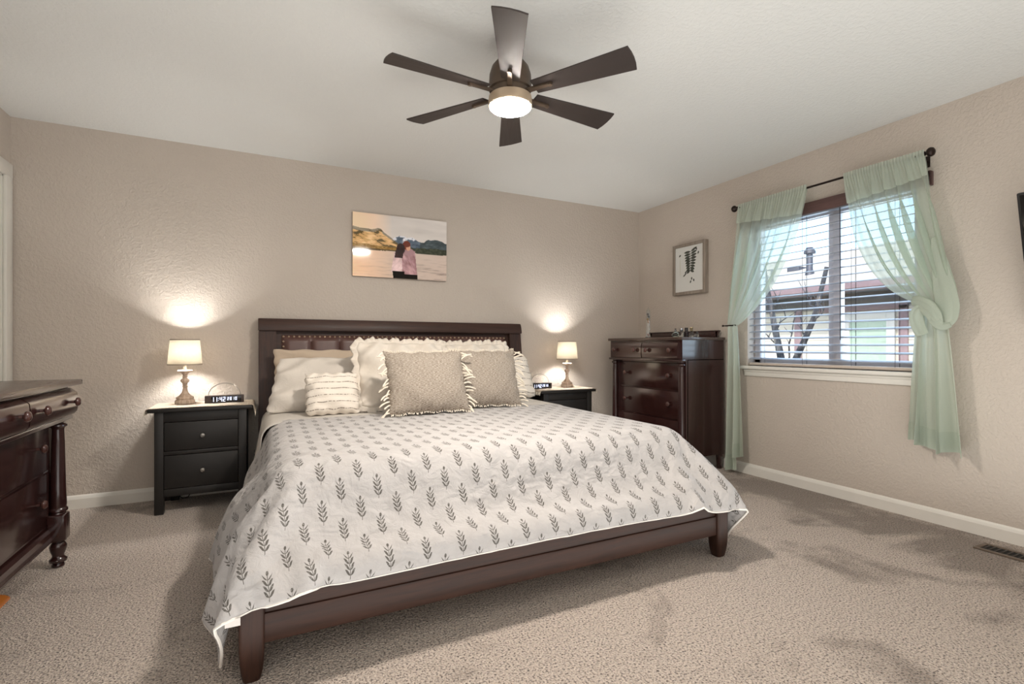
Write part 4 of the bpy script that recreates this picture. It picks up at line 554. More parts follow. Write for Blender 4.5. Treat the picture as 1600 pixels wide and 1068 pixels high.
-1,1,-1,1,0,-1,1,-1,0,1,0,-1,1,0,0,-1,1,0,0,-1,1,0,0,0,0,0,-1,1,0,0,0,0,-1,1,0,-1,0,1,0,-1,1,0,0,0,0,-1,1,-1,0,1,0,0,0,0,0,0,0,0,0,0,0,0,0,-1,0,1,0,0,0,0,-1,1,0,-1,1,-1,0,1,0,-1,0,1,0,0,0,0,-1,0,1,0,59,0,1,-1,1,-1,1,-1,1,-1,0,1,-1,1,0,-1,1,1,-1,-1,0,2,-1,0,-1,1,0,0,0,-1,0,1,0,0,0,0,0,-1,2,-1,0,0,0,-1,0,1,-1,0,0,0,0,1,0,0,0,-1,0,0,0,1,-1,0,1,-1,1,-1,1,0,0,0,0,-1,1,0,0,-1,2,-1,-1,1,0,0,0,0,-1,1,0,0,-1,0,1,-1,1,0,-1,1,57,1,2,-1,0,1,-1,1,-1,0,0,0,0,0,1,0,0,-1,0,1,1,-2,1,0,0,0,-1,0,0,1,0,0,0,0,0,0,-1,2,-2,0,0,1,0,0,0,0,0,0,0,0,0,0,0,0,0,0,0,0,0,-1,1,0,-1,1,0,0,-1,0,0,1,0,0,-1,1,0,0,-1,1,1,-1,-1,1,0,0,0,0,0,-1,1,0,-1,1,0,-1,1,0,60,0,-3,2,0,0,0,0,0,-1,1,-1,2,-1,0,1,-1,1,0,0,0,0,0,-1,1,0,0,0,0,0,0,0,0,-1,0,0,1,-1,1,0,0,0,0,0,0,0,0,0,0,0,0,0,0,-1,0,1,0,0,0,0,0,0,0,0,-1,1,0,0,0,0,0,0,0,-1,0,1,0,0,-1,1,0,0,0,-1,1,-1,0,1,0,-1,1,0,-1,1,0,-1,57,1,2,0,-1,-1,1,-1,-1,2,0,2,-2,1,0,-1,1,0,0,0,-1,1,0,0,0,0,1,-1,0,0,0,-1,0,1,0,0,0,0,0,0,0,0,0,0,0,-1,0,1,-1,1,-1,0,0,1,1,-2,1,0,0,0,0,0,0,0,0,0,0,0,0,-1,1,0,0,0,0,0,0,-1,1,-1,1,-1,0,1,-1,1,0,0,-1,1,0,-1,1,0,-1,1,59,0,-1,0,0,1,0,1,-3,2,1,-2,1,1,0,0,0,-1,1,-1,1,0,0,0,0,0,-1,1,0,0,-1,1,0,0,0,0,0,0,-1,0,0,0,0,0,0,2,-1,0,0,-1,1,0,0,0,-1,1,-1,0,0,0,1,0,0,0,0,0,0,0,1,-1,0,0,0,0,0,0,0,0,0,0,0,0,0,0,0,0,0,-1,1,0,0,0,0,0,0,0,58,0,1,0,0,0,-2,2,1,-2,1,0,1,0,-1,1,-1,1,0,0,0,-1,0,1,-1,0,1,0,-1,0,1,0,0,-1,1,-1,0,0,1,0,0,0,0,0,0,-1,1,-1,1,0,0,0,0,0,0,0,0,0,0,0,-1,0,0,1,0,0,0,0,-1,1,0,0,-1,1,0,-1,1,0,-1,1,-1,1,0,-1,1,0,-1,1,0,0,-1,1,0,-1,1,-1,59,0,0,-2,1,-3,4,-1,0,1,0,2,-1,-1,1,-1,1,0,-1,1,-1,1,0,-1,1,0,0,-1,1,0,0,0,-1,1,-1,1,0,0,0,0,0,0,0,0,0,0,0,0,0,0,0,0,0,0,0,0,0,0,0,0,0,0,0,-1,0,0,1,0,0,0,-1,0,2,-1,0,0,-1,1,0,0,0,0,-1,1,0,-1,1,0,-1,0,1,-1,0,1,0,0,59,0,-1,0,-3,3,2,-4,3,0,0,0,1,0,-1,1,0,-1,1,0,1,-1,0,0,0,-1,0,1,0,0,0,-1,1,0,0,0,0,0,0,0,0,0,0,0,0,0,0,0,0,0,0,0,0,0,0,0,0,0,0,0,0,0,0,0,0,0,-1,1,0,0,0,0,-1,1,0,0,0,-1,1,-1,1,-1,1,0,-1,1,0,-1,1,0,-1,1,0,0,-1,1,60,-1,-2,1,1,0,0,1,0,0,0,0,-1,1,0,0,-1,1,0,-1,0,1,-1,1,0,0,0,0,-1,0,0,1,0,0,0,0,0,-1,1,-1,1,0,0,-1,1,-1,0,0,0,0,1,0,0,0,0,0,0,0,0,0,0,0,0,0,0,0,0,-1,0,0,1,0,0,-1,1,0,0,0,0,0,0,0,0,0,0,0,-1,1,0,-1,1,0,-1,0,1,0,59,-1,1,-1,1,1,-4,3,1,-1,0,1,0,0,0,0,0,0,-1,1,0,-1,1,0,-1,1,0,-1,1,0,0,0,0,-1,0,1,-1,2,-1,1,-1,0,-1,2,-1,0,1,-1,0,0,-1,0,0,0,0,0,0,1,-1,1,0,-1,0,0,1,0,0,0,0,0,-1,0,1,0,-1,1,0,0,-1,1,-1,1,0,-1,1,-1,1,0,0,0,0,-1,1,0,0,-1,60,-1,0,0,1,-1,0,1,-1,1,0,-1,1,-1,1,-1,1,-1,1,0,-1,1,0,-1,1,0,-1,1,0,0,0,0,-1,1,0,-1,1,-1,0,0,0,0,1,0,-1,1,-1,1,0,0,0,0,0,0,0,0,0,-1,1,-1,0,1,0,1,-2,0,0,1,0,0,0,0,-1,1,0,-1,0,1,0,0,0,0,-1,1,0,0,0,-1,0,1,0,0,0,0,-1,1,59,0,1,-1,0,0,1,-2,2,0,-1,1,-1,1,-1,1,-1,1,-1,0,1,0,-1,1,0,-1,1,0,0,-1,0,0,1,0,0,0,0,0,0,0,0,0,0,-1,1,0,0,0,-1,1,0,-1,1,0,0,0,0,0,0,0,0,0,0,-1,1,0,0,-1,1,0,0,0,0,-1,0,1,0,-1,1,-1,1,-1,1,0,-1,1,0,1,0,-1,0,0,0,-1,1,0,60,0,-1,1,0,0,0,0,-1,1,0,0,0,-1,1,-1,1,-1,1,0,0,-1,1,0,0,0,0,-1,0,1,1,-1,0,0,0,-1,0,1,0,0,0,0,0,0,0,0,0,0,0,-1,0,2,-2,0,1,0,0,0,0,0,0,0,0,0,0,0,0,0,0,0,-1,0,1,0,0,-1,1,0,0,0,-1,1,0,-1,1,0,0,-1,0,1,-1,1,0,0,0,0,59,0,0,1,-1,0,0,0,1,-1,1,-1,1,0,0,0,0,0,-1,0,0,1,0,0,-1,1,0,0,0,-1,0,1,0,0,0,0,0,-1,0,0,0,0,1,0,0,0,-1,1,0,0,0,-1,1,0,-1,0,0,0,0,0,1,-1,0,0,1,0,0,0,-1,0,2,0,-1,0,0,0,-1,1,-1,0,1,0,-1,1,0,0,0,0,0,-1,1,0,-1,1,-1,0,59,1,0,-1,1,-1,1,-1,1,0,-1,1,-1,1,-1,1,-1,0,1,0,0,0,0,-1,1,0,-1,1,0,0,-2,1,1,-1,1,0,0,0,0,0,0,0,-1,0,0,0,1,0,0,0,0,0,0,0,0,0,0,0,0,0,-1,1,0,0,-1,0,0,1,0,0,-1,1,-1,1,0,0,1,-2,1,0,0,-1,1,0,0,-1,0,1,-1,1,0,-1,1,0,0,0,59,0,0,1,-1,1,-1,1,-1,1,0,0,0,0,0,0,0,1,-1,0,0,0,0,0,0,-1,1,0,-1,1,0,-1,-1,2,-1,1,-1,1,-1,1,0,0,0,0,0,0,0,-1,1,0,0,0,0,0,-1,1,0,0,0,0,0,0,0,0,0,0,0,-1,1,0,0,-1,2,-1,0,0,-1,1,-1,1,0,0,0,-1,0,1,0,-1,1,0,-1,1,0,-1,1,0,60,0,0,-1,1,-1,0,0,0,0,1,-1,1,-1,1,-1,1,-1,1,-1,0,0,0,1,-1,1,0,-1,1,-1,1,0,0,0,0,-1,1,-1,1,0,-1,1,0,0,0,0,0,0,0,-1,0,0,1,-1,1,0,-1,1,0,-1,1,-1,1,-1,1,0,0,0,-1,0,1,0,-1,0,1,0,0,-1,1,-1,0,1,-1,1,0,0,-1,1,0,-1,1,-1,0,1,-1,0,59,-1,2,0,-1,1,-1,0,0,0,0,1,-1,1,0,0,0,0,-1,1,-1,0,1,0,0,0,-1,1,-1,1,0,0,0,-2,1,1,0,0,0,-1,1,0,-1,0,0,0,1,0,-1,1,0,0,-1,1,0,-1,1,-1,1,1,-2,1,0,1,-2,1,0,1,-1,0,-1,1,0,0,
-1,1,-2,1,0,1,0,-1,1,0,-1,0,1,0,-1,1,0,0,0,-1,1,0,59,1,-1,0,1,-1,1,0,0,0,-1,0,1,0,-1,1,-1,0,0,0,1,-1,0,0,1,0,0,0,1,0,-1,0,0,1,-1,0,0,0,0,0,0,-1,1,0,0,0,-1,0,1,0,0,0,0,0,0,0,0,0,-1,0,1,0,0,0,0,0,0,-1,1,0,0,-1,1,0,0,-2,1,1,0,0,0,0,0,0,0,0,-1,0,1,0,-1,1,-1,1,0,0,58,0,1,1,-1,1,-1,0,0,0,1,0,-1,0,1,-1,1,0,0,-1,0,1,-2,1,1,-1,0,1,0,0,0,0,0,0,0,0,0,0,0,0,0,0,0,0,0,0,0,0,0,0,0,0,0,0,0,0,0,0,0,0,0,0,-1,0,1,-1,1,0,0,0,0,0,0,0,-1,0,1,0,0,0,0,0,-1,0,1,-1,1,0,-1,0,1,-1,1,0,-1,0,59,0,-1,1,1,-1,1,0,0,0,0,-1,1,0,-1,1,-1,0,0,1,-1,0,1,-1,0,1,0,-1,0,0,1,0,0,0,1,-1,0,0,0,0,0,0,0,0,0,0,0,0,-1,0,0,0,0,0,1,-1,0,1,0,0,0,0,0,0,0,0,-1,0,0,0,1,-1,0,-1,1,1,0,-1,1,0,-1,1,0,0,0,0,0,-1,1,0,-1,1,-1,0,1,0,58,1,0,-1,1,1,0,0,0,0,-1,1,0,-1,1,-1,1,0,-1,0,1,0,0,-1,-1,1,1,-1,0,1,-1,0,0,0,0,0,0,0,0,0,0,1,-1,0,0,0,0,1,0,0,0,0,0,0,0,0,0,-1,0,0,0,1,-1,0,0,0,1,0,-1,1,-1,1,-1,0,0,0,1,0,0,0,0,0,0,0,-1,1,-1,1,0,-1,1,0,0,0,-1,0,59,-1,1,0,0,0,0,1,0,-1,1,0,-1,1,0,0,-1,0,0,0,0,0,0,1,0,-1,0,1,0,-1,1,0,0,0,-1,1,0,0,0,0,0,-1,1,0,0,0,0,-1,1,0,0,0,0,0,-1,1,0,0,0,0,0,-1,1,0,0,0,-1,0,1,-1,0,0,0,1,0,0,-1,0,0,0,1,0,0,-1,1,-1,1,0,-1,1,-1,0,1,-1,1,0,88,52,46,42,40,40,41,42,45,30,12,-2,8,15,16,11,9,21,4,-11,-14,-4,-2,0,-1,0,0,0,0,0,0,1,0,1,1,1,2,-1,1,0,3,0,1,0,3,-1,0,0,0,1,1,2,-4,-1,-1,0,-1,-1,1,-2,-1,-1,-1,-1,-1,-1,0,-1,-1,1,0,0,6,12,23,25,-28,-30,-19,-13,-4,-2,-5,-6,-3,5,2,-30,-43,-41,-39,-39,-40,-42,-46,-49,24,-2,-1,0,0,-1,0,0,0,17,13,3,5,-1,0,-13,-8,-6,23,4,1,1,0,0,1,-1,0,0,0,0,0,0,1,0,-1,0,0,1,-1,1,-2,2,-1,0,-1,1,0,0,0,0,1,-2,1,0,1,-1,0,1,-1,1,0,-1,0,0,1,0,-1,0,1,-2,1,0,-9,-11,4,-3,1,-2,2,10,5,-4,7,0,0,-1,-19,-14,0,0,-1,1,0,0,2,2,20,-1,0,-1,0,0,0,0,0,1,25,12,1,0,-2,-4,-11,-3,4,16,1,1,0,-1,0,1,0,0,0,1,0,0,-1,0,1,0,-1,1,0,0,0,-1,0,1,-2,0,1,0,0,0,-2,0,2,0,0,1,0,0,0,-1,0,1,0,0,-1,0,0,0,0,0,-1,-1,2,-2,-29,12,-1,-1,14,5,-12,10,3,1,0,-8,-24,-2,-1,-1,-1,-1,0,1,2,1,16,0,0,0,0,1,0,1,1,-1,0,38,2,-1,-16,-10,16,-7,-3,-23,44,-28,2,2,1,0,1,2,1,-1,1,0,0,-1,0,-1,-1,0,0,-1,-1,-1,-1,-1,0,1,-1,0,0,-2,0,0,2,1,0,-1,1,1,-1,2,1,0,1,1,1,1,0,1,-1,0,-1,1,0,0,1,-3,-9,31,-2,-6,-1,8,-5,4,2,-28,-8,0,-1,-1,0,-2,0,2,1,3,15,-1,0,3,1,0,0,2,0,2,0,2,19,-1,-4,2,-5,1,-3,-10,-16,25,-24,-1,-1,0,0,7,-8,0,-1,-1,0,-1,1,1,-1,-2,-1,1,-1,0,0,-1,0,-1,0,-1,0,2,-1,2,6,-8,0,1,1,-1,0,0,0,1,-1,1,1,2,0,-2,3,0,1,1,1,5,36,-39,31,5,-22,1,31,-19,6,-4,-5,-7,-1,-2,-1,-1,-2,-1,2,2,2,-1,16,-2,0,2,2,2,2,-3,3,0,1,-4,3,22,-5,3,-6,0,-3,2,-32,1,18,0,1,0,-2,-10,8,0,0,0,0,0,-3,-1,1,1,1,-1,0,-1,0,0,0,-1,-1,2,0,-2,0,-1,-8,10,0,0,-3,1,1,1,1,0,3,-1,-1,-2,2,4,-1,1,-1,1,0,27,-25,27,6,-30,9,6,-5,2,2,3,-15,-4,-1,0,-2,-1,-1,3,3,0,-2,1,18,-1,-2,1,2,3,2,4,-7,2,0,-9,9,7,25,-3,-9,-6,-3,4,4,-4,3,-2,-2,-1,0,1,-2,0,-1,0,-1,1,0,-1,0,-1,-1,-1,1,1,0,0,1,0,0,-1,1,0,2,-1,0,-2,1,0,2,-1,1,-2,1,1,-1,-2,2,1,1,-2,1,1,6,-5,0,-16,11,-5,10,-4,8,0,-4,3,2,-4,-11,-1,0,-2,0,0,3,4,-2,-3,-1,-3,21,1,2,-6,-2,-1,1,4,9,-8,2,-14,4,9,19,14,-1,-15,-17,23,-5,4,1,1,0,-1,0,-1,0,-1,-1,0,0,0,0,1,0,-1,1,0,0,-2,2,-1,0,2,1,-1,0,1,-1,-1,1,0,0,0,-1,5,-4,4,-6,1,-1,4,-1,0,-1,0,-1,1,-5,4,0,-8,-11,-1,10,0,9,-1,-5,11,-3,-13,-6,-3,2,-1,1,5,5,-4,-4,-3,-5,-4,22,2,1,3,-1,-2,-2,-3,1,10,-30,13,-3,1,16,21,6,-2,-13,-11,20,-3,1,1,-2,3,-1,0,0,0,1,-1,0,0,0,0,-1,2,0,0,0,2,-2,2,-1,-1,0,1,-1,0,0,2,-1,1,-1,0,3,-8,4,-3,5,-2,0,-2,1,0,0,1,0,-3,2,-1,2,-4,-4,11,-31,23,1,1,1,1,-10,-10,-4,-3,-6,14,6,3,-7,-5,-5,-8,-8,-7,15,5,4,3,4,2,-2,-3,-6,-1,30,-22,-13,-3,3,21,15,3,-3,-1,-7,6,2,-3,3,-2,1,0,0,0,0,1,0,0,0,0,0,0,0,1,0,0,1,0,-1,0,-1,0,1,0,0,-1,1,0,0,0,-2,3,-1,1,-3,1,1,-1,0,0,-1,0,0,0,0,3,-4,-1,-3,-4,13,-7,-1,-1,1,-1,-13,-6,-5,-6,18,5,0,-11,-9,-10,-12,-8,0,-2,-1,6,7,8,7,5,4,0,-2,-8,1,25,-19,-15,-4,10,21,10,-2,-1,0,-1,-1,3,-1,0,1,0,0,1,0,0,0,0,1,-1,1,0,-1,1,0,0,0,-1,1,0,1,1,-2,0,0,0,0,-1,1,0,0,0,-1,-1,3,-1,-1,2,-2,0,0,-1,-1,3,-3,-2,3,-2,-3,-11,11,1,-1,1,2,-12,-10,-4,-9,25,0,-12,-15,-10,-6,-6,-1,0,-3,0,-11,1,3,5,6,10,12,7,4,1,-11,9,16,-16,-18,-3,20,15,3,-2,1,1,0,0,1,0,0,1,0,0,1,-1,1,-1,0,2,-1,0,1,-1,0,0,0,0,1,0,-1,-1,1,0,1,-1,1,0,-1,0,0,0,1,1,-3,0,1,-1,1,-1,-1,1,0,-1,0,0,-1,1,-1,-5,0,2,-3,2,-3,-12,-8,-20,31,-20,-18,-6,-2,0,-1,3,2,2,1,
1,-8,0,0,0,1,1,-2,8,12,14,8,-4,7,15,-11,-22,2,22,9,-1,2,1,0,0,0,1,0,0,1,0,0,1,0,0,0,0,0,0,0,0,0,0,0,1,-1,0,1,0,0,0,-1,0,0,0,0,0,0,0,0,-1,2,0,-1,0,-1,0,1,-1,0,-1,1,0,0,-1,0,-4,-4,3,-2,3,-10,-12,-25,19,-34,-6,-1,24,7,1,2,-1,-1,0,0,1,-6,0,1,0,0,0,5,2,-4,-12,8,12,13,13,18,-9,-21,12,17,6,1,0,-1,1,1,-2,1,-1,0,-1,1,-1,0,1,0,-1,1,0,0,0,0,1,0,0,0,0,0,0,0,-1,0,1,-1,0,0,0,-1,0,1,-1,0,0,0,0,1,0,0,0,0,0,0,-1,0,1,1,0,-8,4,-4,-2,-11,-33,1,-13,8,12,17,-28,1,13,-2,4,0,-1,-2,0,2,0,0,0,0,1,-2,-3,-16,5,1,-1,7,11,16,29,-12,-11,11,10,-3,0,1,-1,-2,3,-1,1,0,1,-1,1,0,-1,0,0,0,0,0,-1,1,-1,0,0,0,0,0,0,0,1,0,-1,0,1,0,0,0,1,-1,0,0,0,1,0,-2,1,0,-1,1,-1,1,0,0,0,1,0,-2,2,1,-4,-44,8,9,6,11,1,-7,3,-4,-12,3,-3,0,-1,1,-1,6,-2,-2,1,0,0,1,-2,8,-10,-9,-4,-3,2,5,11,42,-8,-5,0,1,1,0,0,1,-1,0,0,0,0,1,-1,0,2,0,0,0,0,-1,1,-1,0,0,0,0,0,-1,1,-1,0,0,2,0,-1,0,0,1,-1,0,1,0,1,-2,1,2,-3,0,2,-2,1,0,-2,0,0,0,0,1,2,6,-30,13,5,1,-1,-13,-13,-14,-6,-2,-1,0,4,15,5,1,-1,5,0,-1,-1,1,-1,0,-2,6,-1,4,2,0,1,-1,-2,-7,13,1,3,3,-2,-1,1,-1,1,-1,0,-1,1,-2,0,1,-1,-1,1,0,1,0,0,0,0,0,0,0,0,1,-1,1,0,1,-1,0,0,0,-1,0,0,0,0,1,-1,1,-1,-1,3,0,-1,1,0,-1,3,-2,-1,-2,0,0,3,-9,-1,2,-1,-6,-12,-4,-1,3,3,8,15,1,-5,-15,-6,-3,2,6,1,1,-4,-1,1,0,7,-13,17,0,-2,0,-5,-5,0,-1,0,5,-2,-1,1,1,-1,2,-2,1,1,0,-1,1,1,-2,0,1,0,-1,-1,1,0,0,1,1,0,0,0,0,-1,1,0,-2,0,0,0,0,1,0,1,-1,0,-2,0,0,0,0,-1,1,0,0,-1,1,-2,3,0,1,-1,1,-1,1,0,1,-7,-5,2,1,2,2,14,3,-18,-6,-3,-2,0,0,-2,8,0,0,-1,-2,-1,0,-1,10,-14,-2,1,-2,1,6,0,-1,-1,0,-1,-2,0,0,0,-1,1,0,-1,1,0,0,0,1,0,0,-1,1,0,0,0,0,-1,-1,0,0,0,0,1,-1,0,1,0,0,0,-1,0,0,0,1,0,1,0,0,0,0,0,-1,0,0,1,-1,1,-1,0,0,1,-1,-1,1,2,0,2,3,2,0,0,-1,-13,-6,11,0,1,0,-1,0,-2,7,0,1,3,-4,-4,0,-13,0,8,2,0,2,3,-2,-2,2,-2,-1,-1,1,0,0,0,0,0,0,0,0,0,0,0,0,0,0,0,0,0,0,0,0,0,0,0,0,0,0,0,0,0,0,0,0,0,1,-2,1,0,0,0,0,0,0,0,0,0,0,0,0,0,0,0,0,0,0,0,0,0,1,0,0,5,3,2,1,1,2,-3,-5,-9,1,0,-1,1,-1,1,7,1,-1,2,4,1,-21,9,1,1,1,0,0,-3,0,4,-4,-2,0,1,-1,0,0,0,0,0,0,0,0,0,0,0,0,0,0,0,0,0,0,0,0,0,0,0,0,0,0,0,0,0,0,0,0,0,0,2,-4,0,2,0,0,0,0,0,0,0,0,0,0,0,0,0,0,0,0,0,0,0,0,0,1,-5,-2,-1,1,2,1,2,-2,-1,0,2,1,0,0,-1,7,0,0,-1,1,-6,16,-11,2,3,-2,1,-2,3,-1,-6,-7,4,-1,-1,1,0,0,0,0,0,0,0,0,0,0,0,0,0,0,0,0,0,0,0,0,0,0,0,0,0,0,0,0,0,0,0,0,0,-2,0,3,1,-2,0,0,0,0,0,0,0,0,0,0,0,0,0,0,0,0,0,0,0,0,1,-1,1,-1,-3,-2,-2,-1,1,6,2,0,-2,0,0,0,1,6,-1,2,-1,-1,7,-5,9,-5,-4,3,-3,5,-5,-4,-11,9,-1,0,0,0,0,0,0,0,0,0,0,0,0,0,0,0,0,0,0,0,0,0,0,0,0,0,0,0,0,0,0,0,0,0,0,0,0,1,1,0,-2,0,0,0,0,0,0,0,0,1,-1,0,0,0,0,0,0,0,0,0,0,0,0,1,-1,-1,1,-1,-1,-2,-1,-2,7,1,-1,0,-1,0,0,7,0,-2,2,-1,-1,5,-4,3,4,-5,5,-8,-4,-11,11,0,-1,0,0,0,0,0,0,0,0,0,0,0,0,0,0,0,0,0,0,0,0,0,0,0,0,0,0,0,0,0,0,0,0,0,0,0,0,1,-1,0,0,0,0,0,0,0,0,0,0,-1,1,0,0,0,0,0,0,0,0,0,0,0,0,0,0,1,-2,1,-1,1,3,2,-5,-1,0,0,1,0,-1,5,1,0,-1,1,0,0,4,1,-5,5,-10,-3,-7,11,2,-5,1,1,-1,0,0,0,0,0,0,0,0,0,0,0,-1,1,0,0,0,0,0,0,0,0,0,0,0,0,0,0,0,0,0,0,0,0,0,0,0,0,0,0,0,0,0,0,0,0,0,0,0,0,0,0,0,0,0,0,0,0,0,0,1,-1,1,0,1,-3,1,0,-2,2,0,0,0,-1,0,1,0,4,1,0,0,0,1,0,1,-3,5,-11,0,-4,9,4,-7,0,1,-2,1,0,0,0,0,0,0,0,0,3,-3,0,1,-1,0,0,0,0,0,0,0,0,0,0,0,0,0,0,0,0,0,0,0,0,0,0,0,0,0,0,0,0,0,0,0,0,0,0,0,0,0,0,0,0,0,0,0,0,0,0,0,1,-1,0,1,1,-1,-1,1,-2,2,-1,1,0,0,-1,0,5,-1,0,1,0,0,1,-1,2,-9,4,-7,8,3,-12,2,5,0,-2,2,-1,0,0,0,0,0,0,0,-3,4,-1,-2,2,0,0,0,0,0,0,0,0,0,0,0,0,0,0,0,0,0,0,0,0,0,0,0,4,-4,0,0,0,0,0,0,0,0,0,0,0,0,0,0,0,0,0,0,0,0,1,-1,0,0,0,-1,2,0,0,-2,3,-2,0,0,0,0,0,1,4,0,1,-1,0,0,1,-1,-1,1,-8,9,2,-14,4,4,0,-1,0,0,0,0,0,0,0,0,0,0,0,-1,1,0,0,0,0,0,0,0,0,0,0,0,0,0,0,0,0,0,0,0,0,0,1,-1,0,0,-4,4,0,0,0,0,0,0,0,0,0,0,0,0,0,0,0,0,0,0,0,0,0,0,1,1,-2,1,-2,2,0,1,-5,4,0,-1,1,-1,0,0,7,-2,-1,-1,1,2,-2,0,-1,-4,6,2,-16,6,4,1,-3,1,1,-1,0,0,0,0,0,0,0,0,0,0,0,2,-2,0,0,0,0,0,0,0,0,0,0,0,0,0,0,0,0,0,0,0,-1,1,0,0,0,0,0,0,0,0,0,0,0,0,0,0,0,0,0,0,0,0,0,0,0,0,0,0,0,-1,3,-2,1,-1,2,-3,4,-3,0,1,-1,0,0,0,11,0,-2,0,-2,-4,-1,0,1,0,1,-13,6,2,1,-1,2,-1,0,-1,1,0,0,0,0,0,0,0,0,0,0,0,0,0,0,0,0,0,0,0,0,0,0,0,0,0,0,0,0,0,0,0,0,0,0,0,0,0,0,0,0,0,0,0,0,0,0,0,0,0,0,0,0,0,-1,1,0,0,0,1,-1,1,-2,2,0,-2,1,2,-1,-1,0,0,0,1,0,-1,-8,1,1,2,2,0,3,0,1,0,-10,4,0,5,-3,1,2,-1,-1,2,-1,0,0,0,0,0,0,0,0,0,0,0,0,0,0,0,0,0,0,0,0,0,
